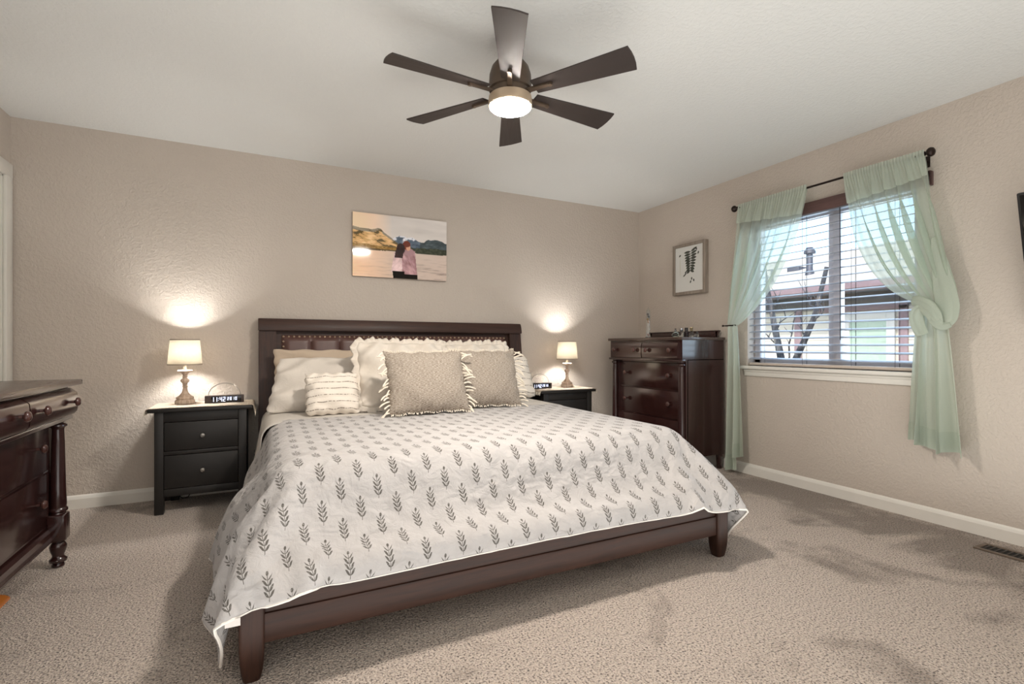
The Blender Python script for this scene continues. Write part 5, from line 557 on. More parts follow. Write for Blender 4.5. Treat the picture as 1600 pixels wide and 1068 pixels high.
0,0,0,0,0,0,0,0,0,0,0,0,0,0,0,0,0,0,1,-1,0,0,0,0,0,0,0,0,0,0,0,0,1,-1,0,0,0,0,1,-1,0,0,0,3,-3,2,-2,1,0,-1,0,0,0,1,-4,1,3,-3,0,3,0,0,-2,-2,2,-1,2,-3,5,1,-2,0,0,0,0,0,0,0,0,0,0,0,0,0,0,0,3,-3,0,0,0,0,0,0,0,0,0,0,0,0,0,0,0,0,0,0,0,0,0,0,0,0,0,0,-1,4,-3,0,0,0,0,0,0,0,0,0,0,0,0,0,0,0,0,0,0,1,-1,-1,0,0,1,-2,2,0,0,1,0,-1,0,0,-1,0,-2,3,-1,-1,0,0,1,-2,0,0,1,5,-1,-2,0,1,-1,0,0,0,0,0,0,0,0,0,0,0,0,0,-3,3,0,0,0,0,0,0,0,0,0,0,0,0,0,0,0,0,0,0,0,0,0,0,0,0,0,0,0,-3,3,0,2,-2,0,0,0,0,0,0,0,0,0,0,0,0,0,0,0,0,1,-1,1,-1,1,0,0,-1,1,-1,0,1,0,-1,0,0,-2,0,0,0,0,0,0,-1,-1,5,-1,-5,3,3,0,-2,2,-1,0,0,0,0,0,0,0,0,0,0,0,0,0,0,0,0,0,0,3,-3,0,0,0,0,0,0,0,0,0,0,0,0,0,0,0,0,0,0,0,0,3,-3,0,5,-7,5,-3,0,0,0,0,0,0,0,0,0,0,0,1,0,-1,0,0,2,-3,1,-1,1,0,1,-1,1,0,-1,0,1,-4,0,4,-2,0,-1,0,0,-3,2,0,-2,3,6,0,-3,0,0,-1,1,0,0,0,0,0,0,0,0,0,0,0,0,0,0,0,0,0,4,-7,3,0,0,0,0,0,5,-5,0,-1,1,0,0,0,0,0,0,0,0,0,0,-3,3,0,-5,5,-3,3,0,0,0,0,0,0,0,0,0,0,0,0,0,0,1,-1,-1,1,-1,1,-1,1,1,-1,0,0,1,0,-1,-1,-1,-3,1,1,0,-3,1,-1,-2,5,-1,5,-5,2,3,-1,0,0,0,0,0,0,0,0,0,0,0,0,0,0,0,0,0,0,0,0,-4,4,0,0,0,0,0,4,-9,8,-3,1,-1,-2,2,0,-1,1,0,0,0,0,0,0,0,0,0,0,0,0,0,0,0,0,0,0,0,0,0,0,0,0,0,0,0,1,-1,0,0,0,1,-1,0,2,-1,0,-1,0,1,-6,0,2,0,-1,0,1,0,-6,9,-4,7,-6,4,0,0,0,0,1,-1,0,0,0,0,0,0,0,0,0,0,0,0,0,0,0,0,0,4,-4,0,0,0,0,4,-8,4,-3,3,0,3,-2,-1,0,1,-1,0,0,0,0,0,0,0,0,0,0,0,0,0,3,-3,0,0,0,0,0,0,0,0,0,-1,3,-1,-1,1,-1,0,0,1,0,0,-1,0,1,0,0,-1,-5,1,-1,0,-1,1,0,1,-4,2,7,-8,6,1,0,1,-1,0,1,-1,0,0,0,0,0,0,4,-4,0,0,0,0,0,0,0,0,0,-4,4,0,0,0,0,-4,4,0,0,0,0,-3,4,-1,0,0,0,0,0,0,0,0,0,0,0,0,0,0,0,4,-7,3,0,0,0,0,0,0,0,0,0,1,-2,1,1,0,0,-1,-1,0,3,-2,1,1,-1,0,0,0,-5,0,1,0,-1,0,-2,2,-1,-2,4,3,0,1,1,-1,1,-1,0,-1,1,0,0,0,0,0,-4,4,0,0,0,0,0,3,-3,3,-3,0,0,0,0,0,0,0,0,0,0,0,0,0,0,0,0,0,0,0,0,0,0,0,0,1,-1,0,0,0,1,-5,4,-1,0,1,0,0,0,0,0,0,0,1,0,-1,0,-1,1,0,0,0,-2,4,-2,0,0,0,1,0,-4,0,-1,-3,2,-4,7,-4,1,3,-2,4,1,1,-1,0,1,-1,0,0,0,4,-4,0,0,0,0,0,0,0,0,0,0,-3,3,-3,3,0,0,0,0,0,0,0,0,0,0,0,0,0,0,0,0,0,0,0,0,0,0,0,0,4,-4,0,0,0,-1,1,0,1,0,-1,0,0,0,0,0,0,0,0,0,1,-1,1,-1,0,0,0,1,-1,2,-1,0,1,-1,0,-4,0,-1,2,-5,5,0,-9,7,1,3,0,0,2,0,0,-1,0,0,-1,3,-6,6,-2,0,0,0,0,0,0,0,0,0,0,0,0,0,0,0,3,-3,0,0,0,0,0,0,0,0,3,-3,0,0,0,0,0,0,0,0,0,0,2,-2,0,0,0,0,2,-2,0,0,0,0,0,0,0,0,0,1,-1,1,0,0,-1,1,0,0,0,-2,2,0,0,0,-1,1,0,-4,0,-2,-1,3,0,1,7,-6,-1,1,3,0,-2,1,1,1,-1,-1,1,-3,2,4,-5,1,0,0,-1,1,0,0,0,0,0,0,0,0,0,0,-3,3,0,0,0,0,0,0,0,3,1,-4,1,-1,0,0,0,0,0,0,0,0,3,-3,3,-3,0,0,1,-3,0,2,0,0,0,0,0,0,1,-1,1,-1,0,1,0,0,0,0,-2,3,-1,-1,0,1,0,-1,1,-3,-2,1,-1,2,2,-7,8,-2,1,-1,4,-2,1,0,-1,0,0,-1,0,1,0,-6,7,-1,0,0,6,-6,0,0,0,0,0,0,0,0,0,0,0,0,0,0,0,0,0,0,0,7,-13,6,4,-4,0,0,0,0,0,0,0,0,1,-1,-3,3,0,0,-3,5,0,-2,0,0,0,0,0,0,0,0,1,0,0,-1,1,0,0,0,0,-2,1,1,0,-1,1,0,-1,-3,-1,1,1,0,0,5,-5,2,0,0,-2,3,-1,1,-1,1,0,-3,4,-2,0,0,0,0,0,0,-3,9,-6,0,4,-4,0,0,0,0,0,0,3,-3,0,0,0,0,0,0,0,1,-2,1,-5,5,0,0,5,-5,0,0,0,0,2,-2,0,0,0,0,0,0,0,0,0,0,0,0,0,0,0,0,0,1,-1,1,-1,1,0,-1,3,0,-2,-1,1,0,-1,1,0,-3,0,1,-1,2,-1,2,-9,8,0,2,-1,3,-3,0,1,-1,0,0,2,-2,0,0,0,0,0,5,-7,4,-2,0,-4,7,-3,0,0,0,0,0,-3,4,-1,0,0,0,0,0,0,2,-2,0,0,0,0,0,-5,10,-5,0,0,0,-1,1,0,0,4,-4,0,0,0,0,0,0,1,-1,0,0,0,0,0,0,1,0,0,-1,0,1,-2,-1,2,1,-1,1,0,-1,1,-3,1,-1,2,0,0,0,2,1,-1,-1,1,-2,4,-2,0,0,0,-1,-1,1,0,0,0,0,0,-5,5,-8,18,-7,-3,-3,3,0,0,0,0,0,0,-1,1,0,0,0,-2,2,0,1,-1,0,0,0,0,0,0,-5,5,0,0,1,-1,0,4,-4,-4,7,-3,0,0,0,0,5,-6,1,0,0,0,1,0,0,0,-1,2,-2,2,-2,4,-2,-2,1,0,-1,1,0,0,-2,0,2,-1,-1,1,-1,2,1,0,-1,3,-2,0,0,0,-1,1,2,-6,3,0,0,0,0,2,-2,0,0,-10,20,-7,-3,0,4,-4,0,0,0,0,0,0,0,0,0,2,-2,0,1,-1,0,0,0,0,5,-5,0,0,0,0,2,-1,-1,-4,4,0,-3,3,0,0,0,3,-8,5,0,0,0,1,-1,0,0,0,2,-3,3,-2,1,-3,2,1,0,0,0,0,0,-1,-2,2,-2,2,1,-3,1,6,-3,0,0,-2,3,-3,1,0,0,1,-4,6,-4,0,0,0,0,-2,5,-3,0,0,-13,24,-7,-4,1,-1,3,-3,0,0,0,5,-5,0,0,0,0,2,-1,-1,0,0,0,0,2,-2,0,0,0,0,8,-19,11,0,0,0,0,0,0,0,0,-3,3,0,0,0,4,-6,2,1,1,-1,0,1,-1,-1,4,-4,1,0,-1,1,0,-1,1,0,-1,0,0,1,0,0,0,-3,8,-3,1,-2,-2,3,-1,0,0,-4,7,-3,0,-1,0,0,0,0,-3,3,0,0,0,-10,22,-12,-5,5,-3,8,-5,0,0,-5,9,-4,-1,1,0,9,-8,-1,0,0,0,0,3,-3,0,0,0,2,-3,-1,2,0,0,0,0,0,0,0,0,0,4,-4,0,0,-4,4,2,-1,-2,2,0,0,1,0,-3,3,-1,0,0,-1,1,0,-1,1,-1,0,2,-2,1,2,-4,7,-6,6,-4,1,0,-1,0,0,
0,1,-3,-4,12,-6,-1,0,0,3,-3,0,0,0,0,-2,5,1,-4,0,5,-10,5,3,-3,0,0,0,1,-1,0,5,-9,4,0,0,0,0,1,-1,0,0,0,8,-18,14,-4,4,-4,0,0,0,0,0,0,1,-5,4,0,0,0,8,-5,-4,2,1,-1,2,-2,1,1,-1,-1,0,0,0,-1,1,0,0,-1,0,1,1,-2,0,3,-2,5,-5,5,-4,1,-1,0,0,-1,1,-4,8,-13,17,-9,0,0,-3,5,-2,0,0,0,-2,-2,16,-12,0,-5,5,0,-3,5,-2,-4,4,0,0,0,1,-6,5,0,0,0,0,0,0,0,0,0,-4,4,4,-3,-5,4,0,0,0,0,0,3,-4,1,0,0,0,11,-17,1,7,0,-2,2,-2,2,1,0,-1,-2,1,0,0,0,0,0,0,-2,1,0,1,1,-1,0,-3,1,3,-1,3,-2,0,1,-1,1,-2,1,-1,0,-10,20,-10,0,0,4,-4,0,0,0,0,-3,4,-1,0,0,0,0,0,-2,8,-6,0,0,0,0,-1,-3,4,0,0,0,0,1,-1,0,0,5,-11,6,2,-3,1,0,0,0,0,0,5,-8,3,0,1,-1,12,-23,10,4,-4,0,3,-1,0,1,0,-1,1,1,-3,0,1,0,0,0,-1,-1,0,-1,1,0,1,-1,4,-1,0,0,0,1,-1,-1,0,-1,1,1,-6,11,-7,-10,20,-10,0,-6,14,-8,0,0,0,-10,9,2,-1,0,0,0,0,0,2,-2,0,0,0,0,-1,-2,3,0,0,0,0,0,0,0,6,-11,5,0,0,0,0,0,0,-2,2,7,-12,5,0,4,-5,12,-23,12,0,0,0,2,-1,0,1,0,0,0,0,-1,0,0,0,0,-1,1,0,-1,0,0,0,0,1,1,-2,1,2,0,1,-1,0,-1,0,-1,0,-2,4,-9,12,-7,-8,20,-10,0,-8,16,-8,0,0,-2,0,3,4,1,-6,0,0,0,1,-1,0,0,0,0,-1,0,1,0,0,0,0,0,0,0,1,-1,0,0,0,0,0,0,0,0,7,-14,7,0,7,-11,14,-21,11,0,0,1,0,0,1,-1,1,0,0,0,-1,0,0,0,-1,1,0,-1,1,-1,-1,1,0,0,0,0,1,0,1,0,0,0,0,-1,1,-1,0,0,3,-3,0,1,-1,-10,18,-8,0,-8,16,-8,0,4,-18,22,-13,-1,12,-6,0,0,-1,1,0,0,0,0,-3,3,0,0,0,0,0,-2,2,0,0,0,0,0,-1,1,0,-1,0,2,-1,-1,1,7,-14,15,-18,10,0,0,2,-2,1,0,0,0,0,0,0,0,0,0,-1,1,0,-1,1,0,0,-2,1,0,-1,1,0,1,0,1,-1,1,0,0,0,0,-1,1,0,2,-9,6,-5,6,-1,0,-8,8,0,0,-8,8,0,-4,4,-10,10,0,-6,6,0,0,-8,8,0,0,0,0,-11,11,0,0,0,0,0,-10,10,0,-7,7,0,0,-9,9,0,1,0,0,-8,8,-1,-7,7,-8,8,0,0,0,-3,1,2,1,0,0,0,0,0,-1,0,0,1,-1,1,0,-1,1,-1,
]
_a = np.array(QN, dtype=np.int64).reshape(3, 56, 96).transpose(1, 2, 0)
_a = np.cumsum(np.cumsum(_a, axis=0), axis=1)
QV = _a / 2000.0                                       # cloth positions in metres, row by row
NQY, NQX = 56, 96
bm = BM(); uvl = bm.loops.layers.uv.new('UVMap')
QP = [[bm.verts.new(tuple(QV[j, i])) for i in range(NQX)] for j in range(NQY)]
for j in range(NQY - 1):
    for i in range(NQX - 1):
        f = bm.faces.new((QP[j][i], QP[j][i + 1], QP[j + 1][i + 1], QP[j + 1][i]))
        for lp_, (a, b) in zip(f.loops, ((i, j), (i + 1, j), (i + 1, j + 1), (i, j + 1))):
            lp_[uvl].uv = (a / (NQX - 1) * 2.85 + 0.03, b / (NQY - 1) * 1.645 + 0.02)
quilt = obj('quilt', bm, quilt_mat(), angle=180, recalc=False)
tag(quilt, 'white quilt with small grey leaf sprigs draped over the bed', 'quilt')
solid(quilt, 0.010, 1.0); subd(quilt, 1)
M_binding = mat('white_cotton', (232, 226, 218), 0.85, vary=0.02, bump=0.2, bscale=300, bdist=0.002, spec=0.2)
edge = [QV[0, i] for i in range(NQX)]; left = [QV[j, 0] for j in range(NQY - 1, -1, -1)]; right = [QV[j, -1] for j in range(NQY)]
bm = BM(); add_tube(bm, [tuple(p) for p in left + edge[1:] + right[1:]], 0.0048, 6)
obj('edge_binding', bm, M_binding, quilt)
p = Vector(QV[0, 10]); bm = BM(); add_box(bm, (p.x - 0.020, p.y - 0.001, p.z - 0.022), (p.x + 0.020, p.y + 0.001, p.z)); obj('care_tag', bm, mat('white_satin_tag', (210, 204, 198), 0.4), quilt)

# folded-back sheet at the head of the quilt, hanging down both sides
M_sheet = mat('cream_sheet', (200, 194, 186), 0.85, vary=0.03, vscale=5, bump=0.35, bscale=22, bdist=0.010, spec=0.2)
def sheet(u, v):
    y = 3.09 + 0.72 * v
    s = (u - 0.5) * 2.62                        # arc length from the middle
    half = 0.93; r = 0.085; top = 0.603
    a = abs(s); sg = 1 if s > 0 else -1; cx = 1.005
    if a < half: x, z = a, top
    elif a < half + r * pi / 2:
        th = (a - half) / r; x, z = half + r * sin(th), top - r * (1 - cos(th))
    else:
        d_ = a - half - r * pi / 2; x, z = half + r + 0.11 * d_ + 0.022 * sin(y * 30 + 1.0) * min(1, d_ * 4), top - r - d_ * (0.98)
    if a < half: z += 0.004 * sin(x * 13 + y * 5) * sin(y * 17)
    zz = z
    if v < 0.04: zz -= 0.004 * (1 - v / 0.04)
    return (cx + sg * x, y + 0.02 * sin(s * 3.0) * (1 - v), zz)
bm = BM(); add_grid(bm, sheet, 110, 30)
sh = obj('bed_sheet', bm, M_sheet, angle=180); tag(sh, 'plain cream sheet folded back between quilt and pillows', 'sheet'); solid(sh, 0.006, 1.0)

# ------------------------------------------------------------------ nightstands
M_black = mat('black_brown_paint', (33, 30, 28), 0.48, vary=0.06, vscale=6, spec=0.45, stretch=(1, 1, 6))
M_nick = mat('brushed_nickel', (150, 146, 140), 0.32, 0.9, vary=0.05)
def nightstand(label, loc):
    t = thing('nightstand', label, 'nightstand', loc, 0, 'black two-drawer nightstands beside the bed')
    W, D, H = 0.50, 0.37, 0.652
    w2 = W / 2; lg = 0.048
    bm = BM(); add_box(bm, (-w2 - 0.032, -0.02, H - 0.022), (w2 + 0.032, D, H), 0.004); obj('top', bm, M_black, t)
    for x0, y0_ in ((-w2, 0), (w2 - lg, 0), (-w2, D - lg), (w2 - lg, D - lg)):
        bm = BM(); add_box(bm, (x0, y0_, 0), (x0 + lg, y0_ + lg, H - 0.022), 0.003); obj('leg', bm, M_black, t)
    for x0 in (-w2 + 0.012, w2 - 0.030):
        bm = BM(); add_box(bm, (x0, lg - 0.002, 0.105), (x0 + 0.018, D - lg + 0.002, H - 0.022)); obj('side_panel', bm, M_black, t)
    for z0, z1 in ((H - 0.085, H - 0.022), (0.362, 0.386), (0.105, 0.152)):
        bm = BM(); add_box(bm, (-w2 + lg - 0.002, 0.008, z0), (w2 - lg + 0.002, 0.03, z1), 0.002); obj('rail', bm, M_black, t)
    bm = BM(); add_box(bm, (-w2 + lg - 0.002, D - 0.02, 0.105), (w2 - lg + 0.002, D - 0.008, H - 0.022)); obj('back_panel', bm, M_black, t)
    bm = BM(); add_box(bm, (-w2 + lg, 0.02, 0.115), (w2 - lg, D - 0.02, 0.13)); obj('bottom_panel', bm, M_black, t)
    for z0, z1 in ((0.389, H - 0.088), (0.155, 0.359)):
        bm = BM(); add_box(bm, (-w2 + lg + 0.002, 0.006, z0), (w2 - lg - 0.002, 0.024, z1), 0.0025); add_box(bm, (-w2 + lg + 0.01, 0.024, z0 + 0.01), (w2 - lg - 0.01, D - 0.05, z1 - 0.03))
        dr = obj('drawer', bm, M_black, t)
        zc = (z0 + z1) / 2
        bm = BM(); add_lathe(bm, [(0.005, 0.0), (0.005, 0.012), (0.012, 0.016), (0.015, 0.022), (0.012, 0.028), (0.0002, 0.030)], 16, axis='Y')
        for v in bm.verts: v.co = Vector((v.co.x + 0.005, 0.007 - v.co.y, v.co.z + zc))
        obj('knob', bm, M_nick, dr, label='brushed nickel knob')
    return t
NSL, NSR = (-0.350, 3.70, 0), (2.400, 3.70, 0)
nightstand('black two-drawer nightstand left of the bed, fully in view', NSL)
nightstand('black nightstand partly hidden behind the bed, beside the tall chest', NSR)
# woven runners
def runner_mat():
    m = bpy.data.materials.new('cream_woven_runner'); t = NT(m); b = t.bsdf(); v = t.coord('Object')
    w1 = t.new('TexWave', bands_direction='X'); w1.inputs['Scale'].default_value = 34; t.link(v, w1.inputs[0])
    w2 = t.new('TexWave', bands_direction='Y'); w2.inputs['Scale'].default_value = 34; t.link(v, w2.inputs[0])
    h = t.math('MULTIPLY', w1.outputs[1], w2.outputs[1])
    t.link(t.ramp(h, [(0.0, lin((160, 144, 126))), (0.5, lin((200, 187, 171)))]), b.inputs['Base Color'])
    t.link(t.bump(h, 0.5, 0.004), b.inputs['Normal']); b.inputs['Roughness'].default_value = 0.9
    return m
M_runner = runner_mat(); M_yarn = mat('cream_yarn', (232, 222, 206), 0.9, vary=0.06, vscale=40, spec=0.2)
def runner(label, loc, drop_l, drop_r, W=0.564):
    t = thing('table_runner', label, 'runner', loc, 0, 'woven table runners on the nightstands')
    w2 = W / 2 + 0.004; L = W + 0.008 + drop_l + drop_r
    def f(u, v):
        s = -drop_l + L * u; y = -0.016 + 0.335 * v
        if s < 0: return (-w2 - 0.004 - 0.12 * abs(s), y, s * 0.97)
        if s > 2 * w2: d_ = s - 2 * w2; return (w2 + 0.004 + 0.18 * d_, y, -d_ * 0.97)
        return (-w2 + s, y, 0.0045 + 0.0012 * sin(s * 40) * sin(y * 35))
    bm = BM(); add_grid(bm, f, 60, 24)
    o = obj('runner_cloth', bm, M_runner, t, angle=180); solid(o, 0.004, 0)
    bm = BM(); random.seed(5)
    for k in range(22):
        y = -0.014 + 0.33 * k / 21
        for sx, dd in ((-1, drop_l), (1, drop_r)):
            x = sx * (w2 + 0.006 + 0.12 * dd); ll = 0.020 + 0.008 * random.random()
            add_tube(bm, [(x, y, -dd + 0.004), (x + sx * 0.004, y + random.uniform(-.004, .004), -dd - ll * 0.5), (x + sx * 0.003, y + random.uniform(-.006, .006), -dd - ll)], [0.003, 0.0032, 0.0014], 5)
    o = obj('fringe', bm, M_yarn, t); o['kind'] = 'stuff'
    return t
runner('cream woven runner on the left nightstand, fringe over its sides', (NSL[0], NSL[1], 0.652), 0.012, 0.045)
runner('cream woven runner on the right nightstand beside the tall chest', (NSR[0], NSR[1], 0.652), 0.012, 0.012)

# ------------------------------------------------------------------ table lamps
def shade_mat():
    m = bpy.data.materials.new('linen_lamp_shade'); t = NT(m); v = t.coord('Object', (1, 1, 1))
    df = t.new('BsdfDiffuse'); tl_ = t.new('BsdfTranslucent')
    n = t.noise(v, 90.0, 2); c = t.ramp(n, [(0.3, lin((246, 240, 228))), (0.7, lin((250, 246, 236)))])
    t.link(c, df.inputs[0]); t.link(c, tl_.inputs[0])
    mx = t.new('MixShader'); mx.inputs[0].default_value = 0.60
    t.link(df.outputs[0], mx.inputs[1]); t.link(tl_.outputs[0], mx.inputs[2]); t.link(mx.outputs[0], t.n['Material Output'].inputs[0])
    return m
M_shade = shade_mat(); M_washed = wood('washed_lamp_wood', (140, 114, 94), (206, 188, 170), 0.6, axis=2, bump=0.08)
M_trimtape = mat('grey_shade_trim', (150, 138, 126), 0.8, vary=0.04)
M_bulb = mat('lit_bulb', (255, 226, 180), 0.4, emit=6.0)
def table_lamp(label, loc):
    t = thing('table_lamp', label, 'lamp', loc, 0, 'lit bedside lamps')
    prof = [(0.0005, 0.0), (0.056, 0.0), (0.058, 0.004), (0.056, 0.022), (0.050, 0.028), (0.046, 0.030), (0.050, 0.034), (0.050, 0.044), (0.034, 0.052), (0.028, 0.062),
            (0.018, 0.074), (0.0135, 0.095), (0.0115, 0.108), (0.017, 0.112), (0.0135, 0.117), (0.011, 0.122), (0.016, 0.128), (0.013, 0.133), (0.020, 0.140), (0.026, 0.150),
            (0.023, 0.160), (0.013, 0.167), (0.011, 0.172), (0.016, 0.177), (0.0115, 0.182), (0.013, 0.192), (0.022, 0.203), (0.040, 0.211), (0.044, 0.216), (0.040, 0.222), (0.012, 0.224), (0.0005, 0.224)]
    bm = BM(); add_lathe(bm, prof, 28, caps=False); obj('base', bm, M_washed, t, angle=50)
    bm = BM(); add_lathe(bm, [(0.009, 0.222), (0.009, 0.262), (0.013, 0.264), (0.013, 0.296), (0.010, 0.30)], 14); obj('socket', bm, mat('pale_socket', (214, 200, 180), 0.5), t)
    bm = BM(); add_sphere(bm, (0, 0, 0.330), 0.022, 14, 10, sc=(1, 1, 1.25)); obj('bulb', bm, M_bulb, t, label='glowing bulb')
    z0, z1, r0, r1 = 0.256, 0.424, 0.0975, 0.0825
    bm = BM(); add_lathe(bm, [(r0, z0), (r1, z1)], 44, caps=False); s = obj('lamp_shade', bm, M_shade, t, label='white tapered shade'); solid(s, 0.0016, 0)
    for z, r in ((z0 + 0.003, r0), (z1 - 0.003, r1)):
        bm = BM(); add_lathe(bm, [(r + 0.0014, z - 0.0035), (r + 0.0014, z + 0.0035), (r - 0.0016, z + 0.0035), (r - 0.0016, z - 0.0035), (r + 0.0014, z - 0.0035)], 44, caps=False); obj('shade_trim', bm, M_trimtape, s)
    bm = BM()
    for a in (0.4, 0.4 + pi): add_tube(bm, [(0.011 * cos(a), 0.011 * sin(a), 0.30), (0.05 * cos(a), 0.05 * sin(a), 0.35), (0.05 * cos(a), 0.05 * sin(a), 0.40), (0, 0, 0.418)], 0.0014, 6)
    for a in (0.4, 0.4 + 2 * pi / 3, 0.4 + 4 * pi / 3): add_tube(bm, [(0, 0, 0.418), ((r1 - 0.001) * cos(a), (r1 - 0.001) * sin(a), 0.419)], 0.0014, 6)
    obj('harp', bm, M_nick, t)
    l = light('bulb_light', 'POINT', (0, 0, 0.335), LAMP_POWER, (1.0, 0.985, 0.95), shadow_soft_size=0.030); l.parent = t
    return t
LZ = 0.6592
table_lamp('lit table lamp with turned wooden base left of the bed', (-0.464, 3.90, LZ))
table_lamp('lit table lamp with turned wooden base between bed and tall chest', (2.515, 3.90, LZ))

# ------------------------------------------------------------------ clocks
M_clock = wood('dark_clock_wood', (40, 30, 27), (74, 58, 52), 0.4, axis=0)
M_face = mat('black_clock_face', (14, 14, 16), 0.15)
M_led = mat('white_led', (225, 232, 255), 0.4, emit=1.0)
SEG = {'0': 'abcdef', '1': 'bc', '2': 'abged', '4': 'fgbc', '8': 'abcdefg', '3': 'abgcd'}
def add_digit(bm, ch, x, z, w, h, y):
    s = h * 0.13; R = {'a': (0, h - s, w, h), 'd': (0, 0, w, s), 'g': (0, h / 2 - s / 2, w, h / 2 + s / 2), 'f': (0, h / 2, s, h), 'b': (w - s, h / 2, w, h), 'e': (0, 0, s, h / 2), 'c': (w - s, 0, w, h / 2)}
    for k in SEG[ch]:
        x0, z0, x1, z1 = R[k]; add_box(bm, (x + x0, y, z + z0), (x + x1, y + 0.001, z + z1))
def clock(label, loc, rz):
    t = thing('alarm_clock', label, 'clock', loc, rz, 'digital alarm clocks on the nightstands')
    W, H, D = 0.228, 0.050, 0.045
    bm = BM(); add_box(bm, (-W / 2, 0, 0), (W / 2, D, H), 0.003); obj('case', bm, M_clock, t)
    bm = BM(); add_box(bm, (-W / 2 + 0.036, -0.0012, 0.004), (W / 2 - 0.016, 0.004, H - 0.004), 0.0005); f = obj('display', bm, M_face, t)
    bm = BM(); y = -0.0022; x = -W / 2 + 0.040
    for ch in '11': add_digit(bm, ch, x, 0.010, 0.013, 0.030, y); x += 0.019
    for z in (0.018, 0.030): add_box(bm, (x, y, z), (x + 0.003, y + 0.001, z + 0.004))
    x += 0.008
    for ch in '42': add_digit(bm, ch, x, 0.010, 0.014, 0.030, y); x += 0.019
    x += 0.006
    for ch in '2810': add_digit(bm, ch, x, 0.018, 0.010, 0.020, y); x += 0.0155
    obj('digits', bm, M_led, f, smooth=False, label='white glowing digits')
    bm = BM(); add_tube(bm, [(0.094 * cos(a), D * 0.5, H - 0.002 + 0.083 * sin(a)) for a in [pi * k / 28 for k in range(29)]], 0.0022, 8); obj('arc_handle', bm, M_nick, t, label='thin metal arc')
    return t
clock('black digital alarm clock with thin arc on the left nightstand', (-0.235, 3.845, LZ - 0.001), 0)
clock('black digital alarm clock with thin arc, half hidden by pillows on the right', (2.205, 3.845, LZ - 0.001), 0)
bm = BM(); add_box(bm, (-0.560, 4.010, 0.0), (-0.512, 4.06, 0.055), 0.004); pa = obj('power_adapter', bm, mat('black_plastic', (20, 19, 19), 0.4))
recenter(pa); tag(pa, 'small black power adapter under the left nightstand', 'adapter')
bm = BM(); add_tube(bm, [(0.024, 0.0, 0.02), (0.045, -0.012, 0.006), (0.075, -0.018, 0.012), (0.10, -0.005, 0.05), (0.115, 0.012, 0.12)], 0.0032, 6); obj('cord', bm, mat('black_plastic', (20, 19, 19), 0.4), pa)

# ------------------------------------------------------------------ dresser and tall chest (one family)
M_mahog = wood('dark_mahogany', (46, 25, 23), (60, 33, 30), 0.22, axis=0, coat=0.5, bump=0.02)
M_mahogv = wood('dark_mahogany_upright', (44, 24, 23), (56, 31, 29), 0.20, axis=2, coat=0.6, bump=0.006)
M_mtop = wood('worn_mahogany_top', (62, 48, 42), (88, 72, 64), 0.28, axis=0, coat=0.2, bump=0.02)
M_knobw = mat('mahogany_knob', (74, 46, 41), 0.14, vary=0.1, coat=0.4)
KNOB = [(0.0065, 0.0), (0.0065, 0.014), (0.010, 0.018), (0.019, 0.022), (0.021, 0.028), (0.018, 0.034), (0.010, 0.038), (0.0002, 0.039)]
def knob(parent, x, y, z, s=1.0):
    bm = BM(); add_lathe(bm, [(r * s, d_ * s) for r, d_ in KNOB], 18, axis='Y')
    for v in bm.verts: v.co = Vector((x + v.co.x, y - v.co.y, z + v.co.z))
    obj('knob', bm, M_knobw, parent)
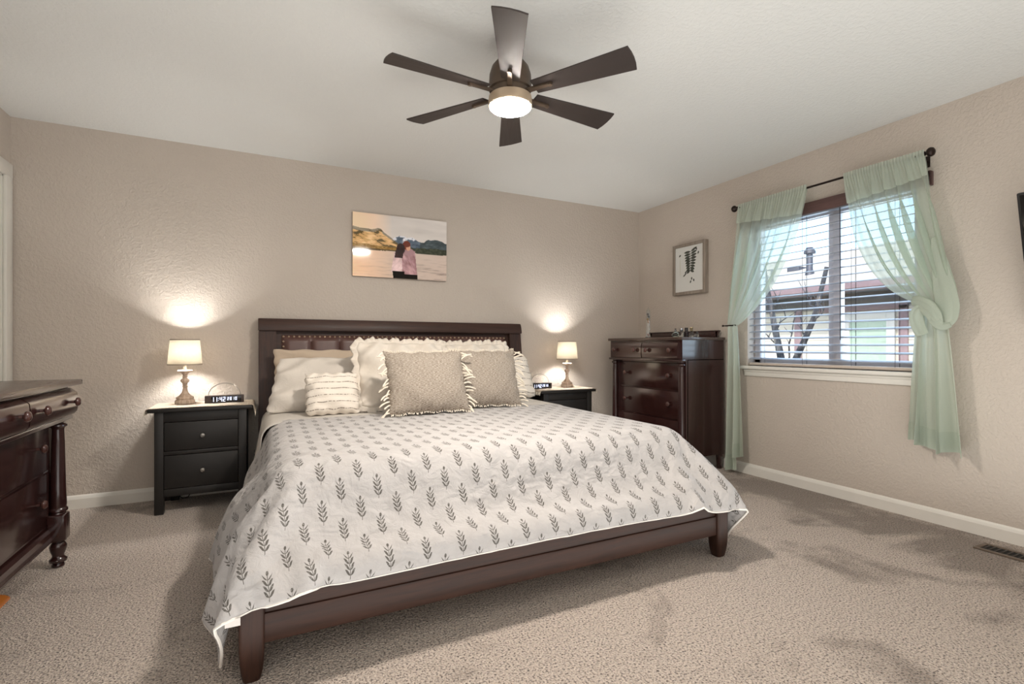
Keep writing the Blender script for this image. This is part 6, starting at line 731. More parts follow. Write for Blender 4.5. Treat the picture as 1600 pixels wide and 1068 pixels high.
def case_piece(name, label, cat, loc, rz, W, D, H, fr, fz, rows, nwide, inset, topmat, front_col=True, basez=0.13, over=0.035, top_t=0.024, ogee=0.03, fmar=0.012):
    """local frame: front faces -Y at y=0, back at y=D, x across"""
    t = thing(name, label, cat, loc, rz)
    w2 = W / 2
    bm = BM(); add_box(bm, (-w2 - over, -over, H - top_t), (w2 + over, D, H), 0.004); obj('top', bm, topmat, t)
    bm = BM()
    add_box(bm, (-w2, inset + 0.012, basez + 0.005), (w2, D - 0.005, fz[0] - 0.004)); add_box(bm, (-w2, 0.012, fz[0] - 0.010), (w2, D - 0.005, H - top_t))
    add_box(bm, (-w2 - 0.008, -0.004, fz[0] - 0.022), (w2 + 0.008, 0.05, fz[0] - 0.004), 0.003)
    for z0, z1 in rows: add_box(bm, (-w2 + 0.055, inset + 0.004, z0 - 0.010), (w2 - 0.055, inset + 0.02, z0 - 0.002))
    for s in (-1, 1): add_box(bm, (s * w2, inset - 0.004, basez), (s * (w2 - 0.066), inset + 0.02, fz[0] - 0.01))
    obj('case', bm, M_mahogv, t)
    # frieze drawers with an ogee front
    fw = (W - 2 * fmar - 0.010 * (fr - 1)) / fr
    for k in range(fr):
        x0 = -w2 + fmar + k * (fw + 0.010); z0, z1 = fz; h = z1 - z0
        prof = [(0.016, z0), (-ogee * 0.50, z0 + 0.004), (-ogee * 0.86, z0 + h * 0.14), (-ogee, z0 + h * 0.36), (-ogee * 0.97, z0 + h * 0.60), (-ogee * 0.88, z0 + h * 0.80), (-ogee * 0.80, z0 + h * 0.83), (-ogee * 0.10, z1 - 0.004), (0.016, z1)]
        bm = BM(); add_prism(bm, prof, x0, x0 + fw, 'X'); dr = obj('drawer', bm, M_mahog, t, angle=35)
        for q in (0.17, 0.83): knob(dr, x0 + fw * q, -ogee * 0.85, z0 + h * 0.52)
    for z0, z1 in rows:
        for k in range(nwide):
            ww = (W - 0.13) / nwide; x0 = -w2 + 0.065 + k * ww
            bm = BM(); add_box(bm, (x0 + 0.002, inset, z0), (x0 + ww - 0.002, inset + 0.02, z1 - 0.004), 0.003)
            dr = obj('drawer', bm, M_mahog, t)
            for q in (0.15, 0.85): knob(dr, x0 + ww * q, inset + 0.001, (z0 + z1) / 2 + 0.005)
    # base moulding
    bm = BM(); add_prism(bm, [(inset + 0.02, basez), (inset - 0.022, basez), (inset - 0.026, basez + 0.012), (inset - 0.016, basez + 0.020), (inset - 0.016, basez + 0.045), (inset - 0.006, basez + 0.058), (inset + 0.02, basez + 0.060)], -w2 + 0.06, w2 - 0.06, 'X')
    obj('base_moulding', bm, M_mahog, t, angle=30)
    zt = fz[0] - 0.022
    for s in (-1, 1):
        cx = s * (w2 - 0.036); cy = 0.038
        hb = basez + 0.045
        prof = [(0.026, zt), (0.026, zt - 0.006), (0.020, zt - 0.012), (0.033, zt - 0.020), (0.034, zt - 0.028), (0.024, zt - 0.036), (0.022, zt - 0.044), (0.024, zt - 0.10), (0.029, hb + 0.18), (0.032, hb + 0.12), (0.030, hb + 0.105),
                (0.036, hb + 0.098), (0.036, hb + 0.088), (0.028, hb + 0.082), (0.030, hb + 0.075)]
        bm = BM(); add_lathe(bm, prof[::-1], 22, (cx, cy, 0))
        add_box(bm, (cx - 0.036, cy - 0.036, basez - 0.005), (cx + 0.036, cy + 0.036, hb + 0.076), 0.010, 3)
        obj('column', bm, M_mahogv, t, angle=45)
        bm = BM(); k_ = basez / 0.13
        fp = [(0.018, 0.0), (0.024, 0.003), (0.024, 0.012), (0.020, 0.018), (0.033, 0.026), (0.034, 0.036), (0.024, 0.046), (0.022, 0.056), (0.030, 0.078), (0.033, 0.098), (0.026, 0.112), (0.022, 0.117), (0.031, 0.122), (0.031, 0.127)]
        add_lathe(bm, [(r, z * k_) for r, z in fp], 22, (cx, cy, 0)); obj('foot', bm, M_mahogv, t, angle=45)
        bm = BM(); x0 = s * (w2 - 0.002); x1 = s * (w2 - 0.047)
        vv = add_box(bm, (x0, D - 0.055, 0), (x1, D - 0.008, basez + 0.12), 0.003)
        for v in vv:
            if v.co.z < 0.05: v.co.y = D - 0.03 + (v.co.y - (D - 0.03)) * 0.65; v.co.x = (x0 + x1) / 2 + (v.co.x - (x0 + x1) / 2) * 0.7
        obj('rear_foot', bm, M_mahogv, t)
    return t
dresser = case_piece('dresser', 'long dark mahogany dresser cut off at the left edge', 'dresser', (-0.830, 2.255, 0), radians(90), 1.68, 0.50, 0.877, 3, (0.712, 0.842), [(0.462, 0.690), (0.205, 0.450)], 2, 0.070, M_mtop, basez=0.130)
chest = case_piece('tall_chest', 'tall dark mahogany chest of drawers in the corner by the window', 'chest of drawers', (3.005, 3.438, 0), radians(-90), 0.925, 0.490, 1.112, 2, (0.932, 1.070), [(0.672, 0.900), (0.430, 0.662), (0.19, 0.420)], 1, 0.055, M_mtop, basez=0.12, over=0.012, top_t=0.024, ogee=0.012, fmar=0.034)
# scrolled gallery rail along the back of the chest top
bm = BM(); L2 = 0.43
add_box(bm, (-L2 + 0.02, 0.466, 1.112), (L2 - 0.02, 0.484, 1.165), 0.002); add_box(bm, (-L2, 0.460, 1.163), (L2, 0.488, 1.173), 0.004)
for s in (-1, 1):
    add_prism(bm, [(s * (L2 - 0.03), 1.112), (s * (L2 - 0.012), 1.118), (s * (L2 - 0.024), 1.135), (s * (L2 - 0.014), 1.150), (s * L2, 1.165), (s * (L2 - 0.04), 1.165)], 0.466, 0.484, 'Y')
obj('gallery_rail', bm, M_mahog, chest)

# things on the chest
def clear_glass(name, col=(0.92, 0.97, 0.97), rough=0.03):
    m = bpy.data.materials.new(name); t = NT(m); b = t.bsdf()
    b.inputs['Base Color'].default_value = col + (1,); b.inputs['Roughness'].default_value = rough
    b.inputs['Transmission Weight'].default_value = 1.0; b.inputs['IOR'].default_value = 1.45
    return m
M_clear = clear_glass('clear_glass'); M_teal = clear_glass('teal_glass', (0.75, 0.92, 0.90))
CZ = 1.1122
gt = thing('glass_thermometer', 'slim clear glass floating-ball thermometer tube on the tall chest', 'thermometer', (3.17, 3.545, CZ))
def tubeglass():
    m = bpy.data.materials.new('thin_tube_glass'); t = NT(m)
    a = t.new('BsdfTransparent'); a.inputs[0].default_value = (0.93, 0.95, 0.95, 1); g_ = t.new('BsdfGlossy'); g_.inputs['Roughness'].default_value = 0.03
    lw = t.new('LayerWeight'); lw.inputs[0].default_value = 0.35; mx = t.new('MixShader')
    t.link(t.math('ADD', t.math('MULTIPLY', lw.outputs[1], 0.7), 0.08), mx.inputs[0]); t.link(a.outputs[0], mx.inputs[1]); t.link(g_.outputs[0], mx.inputs[2]); t.link(mx.outputs[0], t.n['Material Output'].inputs[0])
    return m
bm = BM(); add_lathe(bm, [(0.0005, 0.004), (0.019, 0.005), (0.0195, 0.02), (0.0195, 0.235), (0.016, 0.252), (0.008, 0.262), (0.004, 0.278), (0.0005, 0.29)], 24, caps=False); obj('tube', bm, tubeglass(), gt)
bm = BM(); add_lathe(bm, [(0.0005, 0.0), (0.028, 0.0), (0.028, 0.006), (0.022, 0.012), (0.0005, 0.012)], 24, caps=False); obj('base', bm, M_clear, gt)
for k, (dx, dz, c) in enumerate(((-0.005, 0.218, (30, 26, 30)), (0.006, 0.196, (30, 24, 26)), (-0.006, 0.172, (150, 120, 70)), (0.003, 0.150, (190, 150, 120)), (0.0, 0.030, (120, 70, 60)))):
    bm = BM(); add_sphere(bm, (dx, 0, dz), 0.0105, 12, 8, sc=(1, 1, 0.95)); add_lathe(bm, [(0.003, dz - 0.018), (0.003, dz - 0.009)], 8, (dx, 0, 0)); obj('float_ball', bm, mat('float_%d_%d_%d' % c, c, 0.2), gt)
def bottle(label, loc, prof, cap, m, capm):
    t = thing('perfume_bottle', label, 'bottle', loc, 0, 'perfume bottles on the tall chest')
    bm = BM(); add_lathe(bm, prof, 20); obj('flask', bm, m, t)
    bm = BM(); add_lathe(bm, cap, 18); obj('cap', bm, capm, t)
M_silver = mat('polished_silver', (205, 205, 208), 0.12, 1.0); M_blackcap = mat('glossy_black', (24, 20, 22), 0.15); M_gold = mat('pale_gold_cap', (214, 196, 160), 0.2, 0.9)
bt = [('round teal glass perfume bottle, leftmost on the tall chest', (3.25, 3.285), [(0.012, 0), (0.026, 0.004), (0.034, 0.022), (0.026, 0.040), (0.010, 0.050), (0.007, 0.056)], [(0.009, 0.056), (0.011, 0.062), (0.004, 0.068), (0.010, 0.078), (0.001, 0.082)], M_teal, M_silver),
      ('clear perfume bottle with silver cap beside the round teal one', (3.25, 3.218), [(0.020, 0), (0.022, 0.004), (0.022, 0.046), (0.012, 0.054), (0.008, 0.056)], [(0.012, 0.056), (0.014, 0.060), (0.014, 0.080), (0.008, 0.084), (0.001, 0.084)], M_clear, M_silver),
      ('black perfume bottle between two clear bottles on the chest', (3.25, 3.160), [(0.019, 0), (0.021, 0.003), (0.021, 0.050), (0.014, 0.054)], [(0.014, 0.054), (0.014, 0.084), (0.001, 0.085)], mat('smoked_black_glass', (40, 28, 30), 0.08), M_blackcap),
      ('clear perfume bottle with pale gold ball cap', (3.25, 3.103), [(0.019, 0), (0.021, 0.004), (0.021, 0.040), (0.013, 0.050), (0.008, 0.054)], [(0.008, 0.054), (0.013, 0.060), (0.009, 0.066), (0.015, 0.076), (0.012, 0.086), (0.001, 0.088)], M_clear, M_gold),
      ('small short clear bottle with dark cap, rightmost on the chest', (3.25, 3.045), [(0.016, 0), (0.017, 0.003), (0.017, 0.026), (0.010, 0.030)], [(0.012, 0.030), (0.012, 0.048), (0.001, 0.049)], M_clear, M_blackcap)]
for lb, (x, y), pr_, cp, m_, cm in bt: bottle(lb, (x, y, CZ), pr_, cp, m_, cm)

# something orange under the dresser
bm = BM(); add_prism(bm, [(-0.06, 0), (0.05, 0), (0.055, 0.01), (0.03, 0.026), (-0.05, 0.03), (-0.06, 0.02)], -0.07, 0.06, 'Y'); bmesh.ops.bevel(bm, geom=bm.edges[:], offset=0.004, segments=2, affect='EDGES')
o = obj('wooden_wedge', bm, wood('orange_wood', (168, 92, 26), (206, 126, 46), 0.4, axis=1), loc=(-0.982, 2.69, 0.0)); tag(o, 'small orange-brown wooden wedge on the carpet under the dresser', 'wedge')
# ------------------------------------------------------------------ pillows and cushions
def cotton(name, col, bump=0.35, bscale=16.0):
    m = bpy.data.materials.new(name); t = NT(m); b = t.bsdf(); v = t.coord('Object')
    c = lin(col); t.link(t.ramp(t.noise(v, 6.0, 3), [(0.3, tuple(x * 0.97 for x in c[:3]) + (1,)), (0.7, c)]), b.inputs['Base Color'])
    b.inputs['Roughness'].default_value = 0.85; b.inputs['Specular IOR Level'].default_value = 0.2; b.inputs['Sheen Weight'].default_value = 0.1
    n = t.noise(v, bscale, 4, 0.55, 1.0); f = t.noise(v, 500.0, 2)
    t.link(t.bump(t.math('ADD', n, t.math('MULTIPLY', f, 0.08)), bump, 0.012), b.inputs['Normal'])
    return m
M_white = cotton('white_pillowcase', (218, 210, 200)); M_beige = cotton('beige_pillowcase', (196, 178, 158)); M_sham = cotton('ivory_ruffled_cotton', (220, 211, 199))
def weave_mat():
    m = bpy.data.materials.new('taupe_slub_weave'); t = NT(m); b = t.bsdf()
    uv = t.new('UVMap')
    mp = t.new('Mapping'); t.link(uv.outputs[0], mp.inputs[0]); mp.inputs['Scale'].default_value = (34, 190, 1)
    mp2 = t.new('Mapping'); t.link(uv.outputs[0], mp2.inputs[0]); mp2.inputs['Scale'].default_value = (150, 150, 1)
    n1 = t.noise(mp.outputs[0], 1.0, 3, 0.6); n2 = t.noise(mp2.outputs[0], 1.0, 2, 0.6)
    h = t.math('ADD', t.math('MULTIPLY', n1, 0.65), t.math('MULTIPLY', n2, 0.35))
    t.link(t.ramp(h, [(0.36, lin((92, 81, 72))), (0.49, lin((166, 153, 139))), (0.62, lin((218, 209, 197)))]), b.inputs['Base Color'])
    t.link(t.bump(h, 0.9, 0.008), b.inputs['Normal']); b.inputs['Roughness'].default_value = 0.9; b.inputs['Specular IOR Level'].default_value = 0.15
    return m
def stripe_mat():
    m = bpy.data.materials.new('cream_dashed_stripes'); t = NT(m); b = t.bsdf()
    uv = t.new('UVMap'); sp = t.new('SeparateXYZ'); t.link(uv.outputs[0], sp.inputs[0])
    v = t.coord('Object')
    wob = t.math('MULTIPLY', t.math('SUBTRACT', t.noise(v, 12.0, 2), 0.5), 0.02)
    fr = t.math('ABSOLUTE', t.math('SUBTRACT', t.math('FRACT', t.math('MULTIPLY', t.math('ADD', sp.outputs[1], wob), 6.5)), 0.5))
    k = t.math('LESS_THAN', fr, 0.055)
    mp = t.new('Mapping'); t.link(uv.outputs[0], mp.inputs[0]); mp.inputs['Scale'].default_value = (40, 7, 1)
    k = t.math('MULTIPLY', k, t.ramp(t.noise(mp.outputs[0], 1.0, 2), [(0.40, 0.15), (0.55, 0.9)]))
    t.link(t.mix(k, lin((232, 223, 211)), lin((112, 98, 84))), b.inputs['Base Color']); b.inputs['Roughness'].default_value = 0.9
    t.link(t.bump(t.noise(v, 120.0, 3), 0.3, 0.004), b.inputs['Normal'])
    return m
M_weave, M_stripe = weave_mat(), stripe_mat()

def pillow_geo(bm, w, h, t, seed, crease=0.010, pinch=0.035, ribs=0, ear=0.0, slump=0.0, n=46, flap=0.0, rnd_c=0.05, skew=0.0):
    rnd = random.Random(seed); ph = [rnd.uniform(0, 6.28) for _ in range(8)]
    uvl = bm.loops.layers.uv.verify()
    def P(u, v, side):
        a, b = 2 * u - 1, 2 * v - 1
        rc = 1 - rnd_c * abs(a) ** 5 * abs(b) ** 5
        x = a * rc * w / 2 * (1 - pinch * (1 - b * b)); y = b * rc * h / 2 * (1 - pinch * (1 - a * a))
        x -= skew * (1 - v) * (1 - u)
        e = ear * abs(a) ** 6 * abs(b) ** 6; x += e * (1 if a > 0 else -1); y += e * (1 if b > 0 else -1)
        th = max(0.0, (1 - abs(a) ** 3.2)) ** 0.62 * max(0.0, (1 - abs(b) ** 3.2)) ** 0.62
        if flap: th = max(0.0, 1 - abs(a / (1 - flap)) ** 3.2) ** 0.62 * max(0.0, 1 - abs(b / (1 - flap)) ** 3.2) ** 0.62 if abs(a) < 1 - flap and abs(b) < 1 - flap else 0.0
        z = t / 2 * th * (1 + slump * (-b) * 0.6)
        rim = (1 - th) * th * 4
        # folds running in from the corners plus soft dents
        cr = crease * (sin(9 * a * b + ph[0] + 3 * a) * 0.6 + sin(7 * (a + b) + ph[1]) * 0.5 + sin(11 * (a - b * 0.7) + ph[2]) * 0.4) * (th * 0.5 + rim * 0.9)
        if ribs: cr += 0.005 * abs(sin(pi * ribs * v)) * th
        z += cr * (1 if side > 0 else 0.5) + 0.002
        y -= slump * 0.02 * th
        x += 0.004 * sin(17 * b + ph[3]) * (abs(a) ** 3); y += 0.004 * sin(15 * a + ph[4]) * (abs(b) ** 3)
        return (x, y, z * side)
    g1 = add_grid(bm, lambda u, v: P(u, v, 1), n, n, uv=lambda u, v: (u, v), uvl=uvl)
    g2 = add_grid(bm, lambda u, v: P(1 - u, v, -1), n, n, uv=lambda u, v: (u, v), uvl=uvl)
    N = n
    loop1 = [g1[0][i] for i in range(N)] + [g1[j][N - 1] for j in range(1, N)] + [g1[N - 1][i] for i in range(N - 2, -1, -1)] + [g1[j][0] for j in range(N - 2, 0, -1)]
    loop2 = [g2[0][N - 1 - i] for i in range(N)] + [g2[j][0] for j in range(1, N)] + [g2[N - 1][N - 1 - i] for i in range(N - 2, -1, -1)] + [g2[j][N - 1] for j in range(N - 2, 0, -1)]
    L = len(loop1)
    for k in range(L): bm.faces.new((loop1[k], loop1[(k + 1) % L], loop2[(k + 1) % L], loop2[k]))
    return P
def lean_mat(cx, y0, z0, h, lean, yaw=0.0, roll=0.0):
    a = radians(lean)
    R = Matrix(((1, 0, 0), (0, sin(a), -cos(a)), (0, cos(a), sin(a))))
    up = R @ Vector((0, h / 2, 0))
    Z = Matrix.Rotation(radians(yaw), 3, 'Z')
    M = (Z @ R @ Matrix.Rotation(radians(roll), 3, 'Z')).to_4x4()
    M.translation = Vector((cx, y0, z0)) + Z @ up
    return M
def place(o, M): o.matrix_world = M; return o
TOPZ = 0.612
def pillow(name, label, cat, mats, w, h, t, cx, y0, lean, seed, yaw=0, roll=0, z0=TOPZ, group=None, as_root=False, **kw):
    bm = BM(); P = pillow_geo(bm, w, h, t, seed, **kw)
    M = lean_mat(cx, y0, z0, h, lean, yaw, roll)
    o = obj(name, bm, mats, angle=180); place(o, M); tag(o, label, cat, group)
    return o, P
G_ = 'pillows and cushions on the bed'
pillow('pillow', 'beige pillow standing behind the white pillow against the leather headboard', 'pillow', M_beige, 0.90, 0.405, 0.10, 0.505, 3.845, 3, 1, group=G_, crease=0.014, rnd_c=0.02)
pillow('pillow', 'plain white pillow lying in front of the beige one, left side', 'pillow', M_white, 0.86, 0.43, 0.16, 0.515, 3.495, 36, 2, group=G_, crease=0.016, slump=0.5, skew=0.085)

def ruffle(o, P, w, h, depth=0.045, n=190, seed=0):
    """gathered frill all round the rim"""
    rnd = random.Random(seed); bm = BM(); rim = []
    per = [(u, 0.0) for u in np.linspace(0, 1, 60)] + [(1.0, v) for v in np.linspace(0, 1, 45)][1:] + [(u, 1.0) for u in np.linspace(1, 0, 60)][1:] + [(0.0, v) for v in np.linspace(1, 0, 45)][1:-1]
    base = [Vector(P(u, v, 1)) for u, v in per]; L = len(base)
    rows = []
    phase = rnd.uniform(0, 6)
    for r in range(5):
        f = r / 4; row = []
        for k, b in enumerate(base):
            d = Vector((b.x, b.y * 1.0, 0)); 
            nrm = Vector(((b.x / (w / 2)) ** 7, (b.y / (h / 2)) ** 7, 0))
            nrm = nrm.normalized() if nrm.length > 1e-6 else d.normalized()
            wav = sin(k * 1.55 + phase + 0.6 * sin(k * 0.37)); wav2 = sin(k * 0.83 + 2 * phase)
            dep = depth * (0.86 + 0.16 * wav2)
            row.append(bm.verts.new((b.x + nrm.x * dep * f, b.y + nrm.y * dep * f, b.z * (1 - f) + 0.014 * f * wav - 0.006 * f)))
        rows.append(row)
    for r in range(4):
        for k in range(L): bm.faces.new((rows[r][k], rows[r][(k + 1) % L], rows[r + 1][(k + 1) % L], rows[r + 1][k]))
    q = obj('ruffle', bm, M_sham, o, angle=180); solid(q, 0.002, 0)
sh1, P1 = pillow('pillow_sham', 'ivory ruffled sham left of centre, tallest of the bed pillows', 'pillow', M_sham, 0.63, 0.475, 0.15, 0.875, 3.31, 25, 3, group=G_, yaw=2, roll=-1.0, z0=TOPZ + 0.02, crease=0.020, slump=0.35)
ruffle(sh1, P1, 0.63, 0.475, seed=1)
sh2, P2 = pillow('pillow_sham', 'ivory ruffled sham on the right, behind the second woven cushion', 'pillow', M_sham, 0.60, 0.465, 0.15, 1.425, 3.41, 25, 4, group=G_, yaw=-2, roll=1.0, z0=TOPZ + 0.02, crease=0.020, slump=0.35)
ruffle(sh2, P2, 0.60, 0.465, seed=2)
pillow('striped_cushion', 'small cream cushion with dashed stripes leaning on the white pillow, left', 'cushion', M_stripe, 0.325, 0.285, 0.12, 0.390, 3.265, 27, 5, group=G_, crease=0.007, ribs=6, z0=TOPZ)
pillow('striped_cushion', 'cream cushion with dashed stripes at the right end of the pillows', 'cushion', M_stripe, 0.46, 0.38, 0.14, 1.80, 3.60, 26, 6, group=G_, crease=0.008, ribs=6, yaw=3)

def woven(label, cx, y0, lean, seed, yaw, roll, w=0.50, h=0.41, t=0.17, z0=TOPZ + 0.016):
    o, P = pillow('woven_cushion', label, 'cushion', M_weave, w, h, t, cx, y0, lean, seed, yaw=yaw, roll=roll, group=G_, crease=0.006, pinch=0.05, ear=0.012, z0=z0)
    rnd = random.Random(seed); a = radians(lean)
    down = Vector((0, -cos(a), -sin(a)))
    for s in (0.0, 1.0):
        n = 17
        for k in range(n):
            v = 0.03 + 0.94 * k / (n - 1)
            b = Vector(P(s, v, 1)); out = Vector((1 if s else -1, 0, 0))
            ll = rnd.uniform(0.05, 0.085); d = (out * rnd.uniform(0.6, 1.0) + Vector((0, rnd.uniform(-0.9, 0.35) + (0.5 if v > 0.85 else 0), rnd.uniform(0.0, 0.6)))).normalized()
            pts = []; q = b.copy(); dd = d.copy()
            for i in range(6):
                pts.append(q.copy()); q = q + dd * (ll / 5); dd = (dd + down * 0.16 + Vector((rnd.uniform(-.12, .12), rnd.uniform(-.12, .12), rnd.uniform(-.1, .1)))).normalized()
            bm = BM(); add_tube(bm, pts, [0.003, 0.0052, 0.0046, 0.0052, 0.0058, 0.0030], 6); obj('tassel', bm, M_yarn, o)
    for sgn, vv in ((0, 0.0), (1, 1.0)):
        bm = BM(); m_ = 40
        for k in range(m_):
            b = Vector(P((k + 0.5) / m_, vv, 1)); dd = -1 if vv == 0 else 1
            add_tube(bm, [b, b + Vector((rnd.uniform(-.005, .005), dd * 0.007, 0.004)), b + Vector((rnd.uniform(-.006, .006), dd * 0.013, rnd.uniform(0, .008)))], [0.003, 0.004, 0.0022], 5)
        f_ = obj('fringe', bm, M_yarn, o); f_['kind'] = 'stuff'
    return o
woven('taupe woven cushion with long tassels, front and centre on the bed', 0.925, 2.97, 24, 7, 0, 0.5, w=0.515)
woven('taupe woven cushion half behind the tasselled one to its right', 1.375, 3.115, 22, 8, -3, -1.0, w=0.50)

# ------------------------------------------------------------------ ceiling fan
M_bronze = mat('dark_bronze_metal', (92, 78, 66), 0.45, 0.6, vary=0.06)
M_blade = wood('espresso_fan_blade', (44, 36, 33), (54, 44, 40), 0.55, axis=0, bump=0.01)
FX, FY = 0.999, 2.021; FZ = 2.172
fan = thing('ceiling_fan', 'dark six-blade ceiling fan with round lit light above the bed', 'ceiling fan', (FX, FY, ZC))
def fz(z): return z - ZC
bm = BM(); add_lathe(bm, [(0.0005, 0.0), (0.066, 0.0), (0.066, -0.012), (0.060, -0.040), (0.040, -0.055), (0.022, -0.060)], 32, caps=False); obj('canopy', bm, M_bronze, fan)
bm = BM(); add_lathe(bm, [(0.016, -0.05), (0.016, -0.13)], 16); obj('downrod', bm, M_bronze, fan)
bm = BM(); add_lathe(bm, [(0.018, fz(2.335)), (0.040, fz(2.330)), (0.066, fz(2.318)), (0.084, fz(2.295)), (0.094, fz(2.262)), (0.0965, fz(2.225)), (0.0965, fz(2.195)), (0.088, fz(2.192)), (0.088, fz(2.160))], 44, caps=False); obj('motor_housing', bm, M_bronze, fan, angle=30)
bm = BM(); add_lathe(bm, [(0.088, fz(2.166)), (0.0965, fz(2.164)), (0.0985, fz(2.150)), (0.0985, fz(2.122)), (0.094, fz(2.119)), (0.090, fz(2.122)), (0.060, fz(2.14))], 44, caps=False); obj('light_ring', bm, mat('lamp_lit_metal', (186, 166, 142), 0.5, 0.3, vary=0.03), fan, angle=30)  # ring colour lightened to carry the glow of the lamp
M_diff = bpy.data.materials.new('lit_opal_glass'); t = NT(M_diff); t.bsdf().inputs['Base Color'].default_value = (1, .95, .86, 1)
t.bsdf().inputs['Emission Color'].default_value = (1.0, 0.92, 0.83, 1); t.bsdf().inputs['Emission Strength'].default_value = FAN_EMIT
bm = BM(); add_lathe(bm, [(0.0935, fz(2.122)), (0.0930, fz(2.117)), (0.088, fz(2.1125)), (0.070, fz(2.109)), (0.040, fz(2.107)), (0.0005, fz(2.106))], 44, caps=False); obj('light_diffuser', bm, M_diff, fan, label='lit round opal glass')
az0 = atan2(-cos(math.atan(388 / 778.0)), -sin(math.atan(388 / 778.0)))
blade_me = arm_me = None
for k in range(6):
    a = az0 + k * pi / 3
    if blade_me is None:
        bm = BM(); r0, r1 = 0.122, 0.560; n = 14; rows = []
        for i in range(n + 1):
            f = i / n; r = r0 + (r1 - r0) * f; hw = 0.040 + 0.025 * f
            row = []
            for s in (-1, -0.5, 0, 0.5, 1):
                rr = r + (0.008 * (1 - s * s) if i == n else 0)
                row.append((rr, s * hw))
            rows.append(row)
        for zz in (0.0, 0.006):
            g = [[bm.verts.new((x, y, zz)) for x, y in row] for row in rows]
            for i in range(n):
                for j in range(4): bm.faces.new((g[i][j], g[i][j + 1], g[i + 1][j + 1], g[i + 1][j]))
            if zz == 0: g0 = g
        ring0 = [g0[0][j] for j in range(5)] + [g0[i][4] for i in range(1, n + 1)] + [g0[n][j] for j in range(3, -1, -1)] + [g0[i][0] for i in range(n - 1, 0, -1)]
        ring1 = [g[0][j] for j in range(5)] + [g[i][4] for i in range(1, n + 1)] + [g[n][j] for j in range(3, -1, -1)] + [g[i][0] for i in range(n - 1, 0, -1)]
        for q in range(len(ring0)): bm.faces.new((ring0[q], ring0[(q + 1) % len(ring0)], ring1[(q + 1) % len(ring0)], ring1[q]))
        blade_me = mesh_of('blade', bm, M_blade, angle=30)
        bm = BM(); add_prism(bm, [(0.075, -0.014), (0.13, -0.011), (0.205, -0.009), (0.212, 0), (0.205, 0.009), (0.13, 0.011), (0.075, 0.014)], -0.010, 0.0, 'Z'); bmesh.ops.bevel(bm, geom=bm.edges[:], offset=0.002, segments=2, affect='EDGES')
        add_lathe(bm, [(0.0095, -0.013), (0.0095, -0.004)], 12, (0.200, 0, 0)); arm_me = mesh_of('blade_arm', bm, M_bronze)
    b = obj('blade', blade_me, None, fan); b.location = (0, 0, FZ - ZC + 0.006); b.rotation_euler = (Matrix.Rotation(a, 3, 'Z') @ Matrix.Rotation(radians(BLADE_PITCH := -12.0), 3, 'X')).to_euler()
    obj('blade_arm', arm_me, None, b)

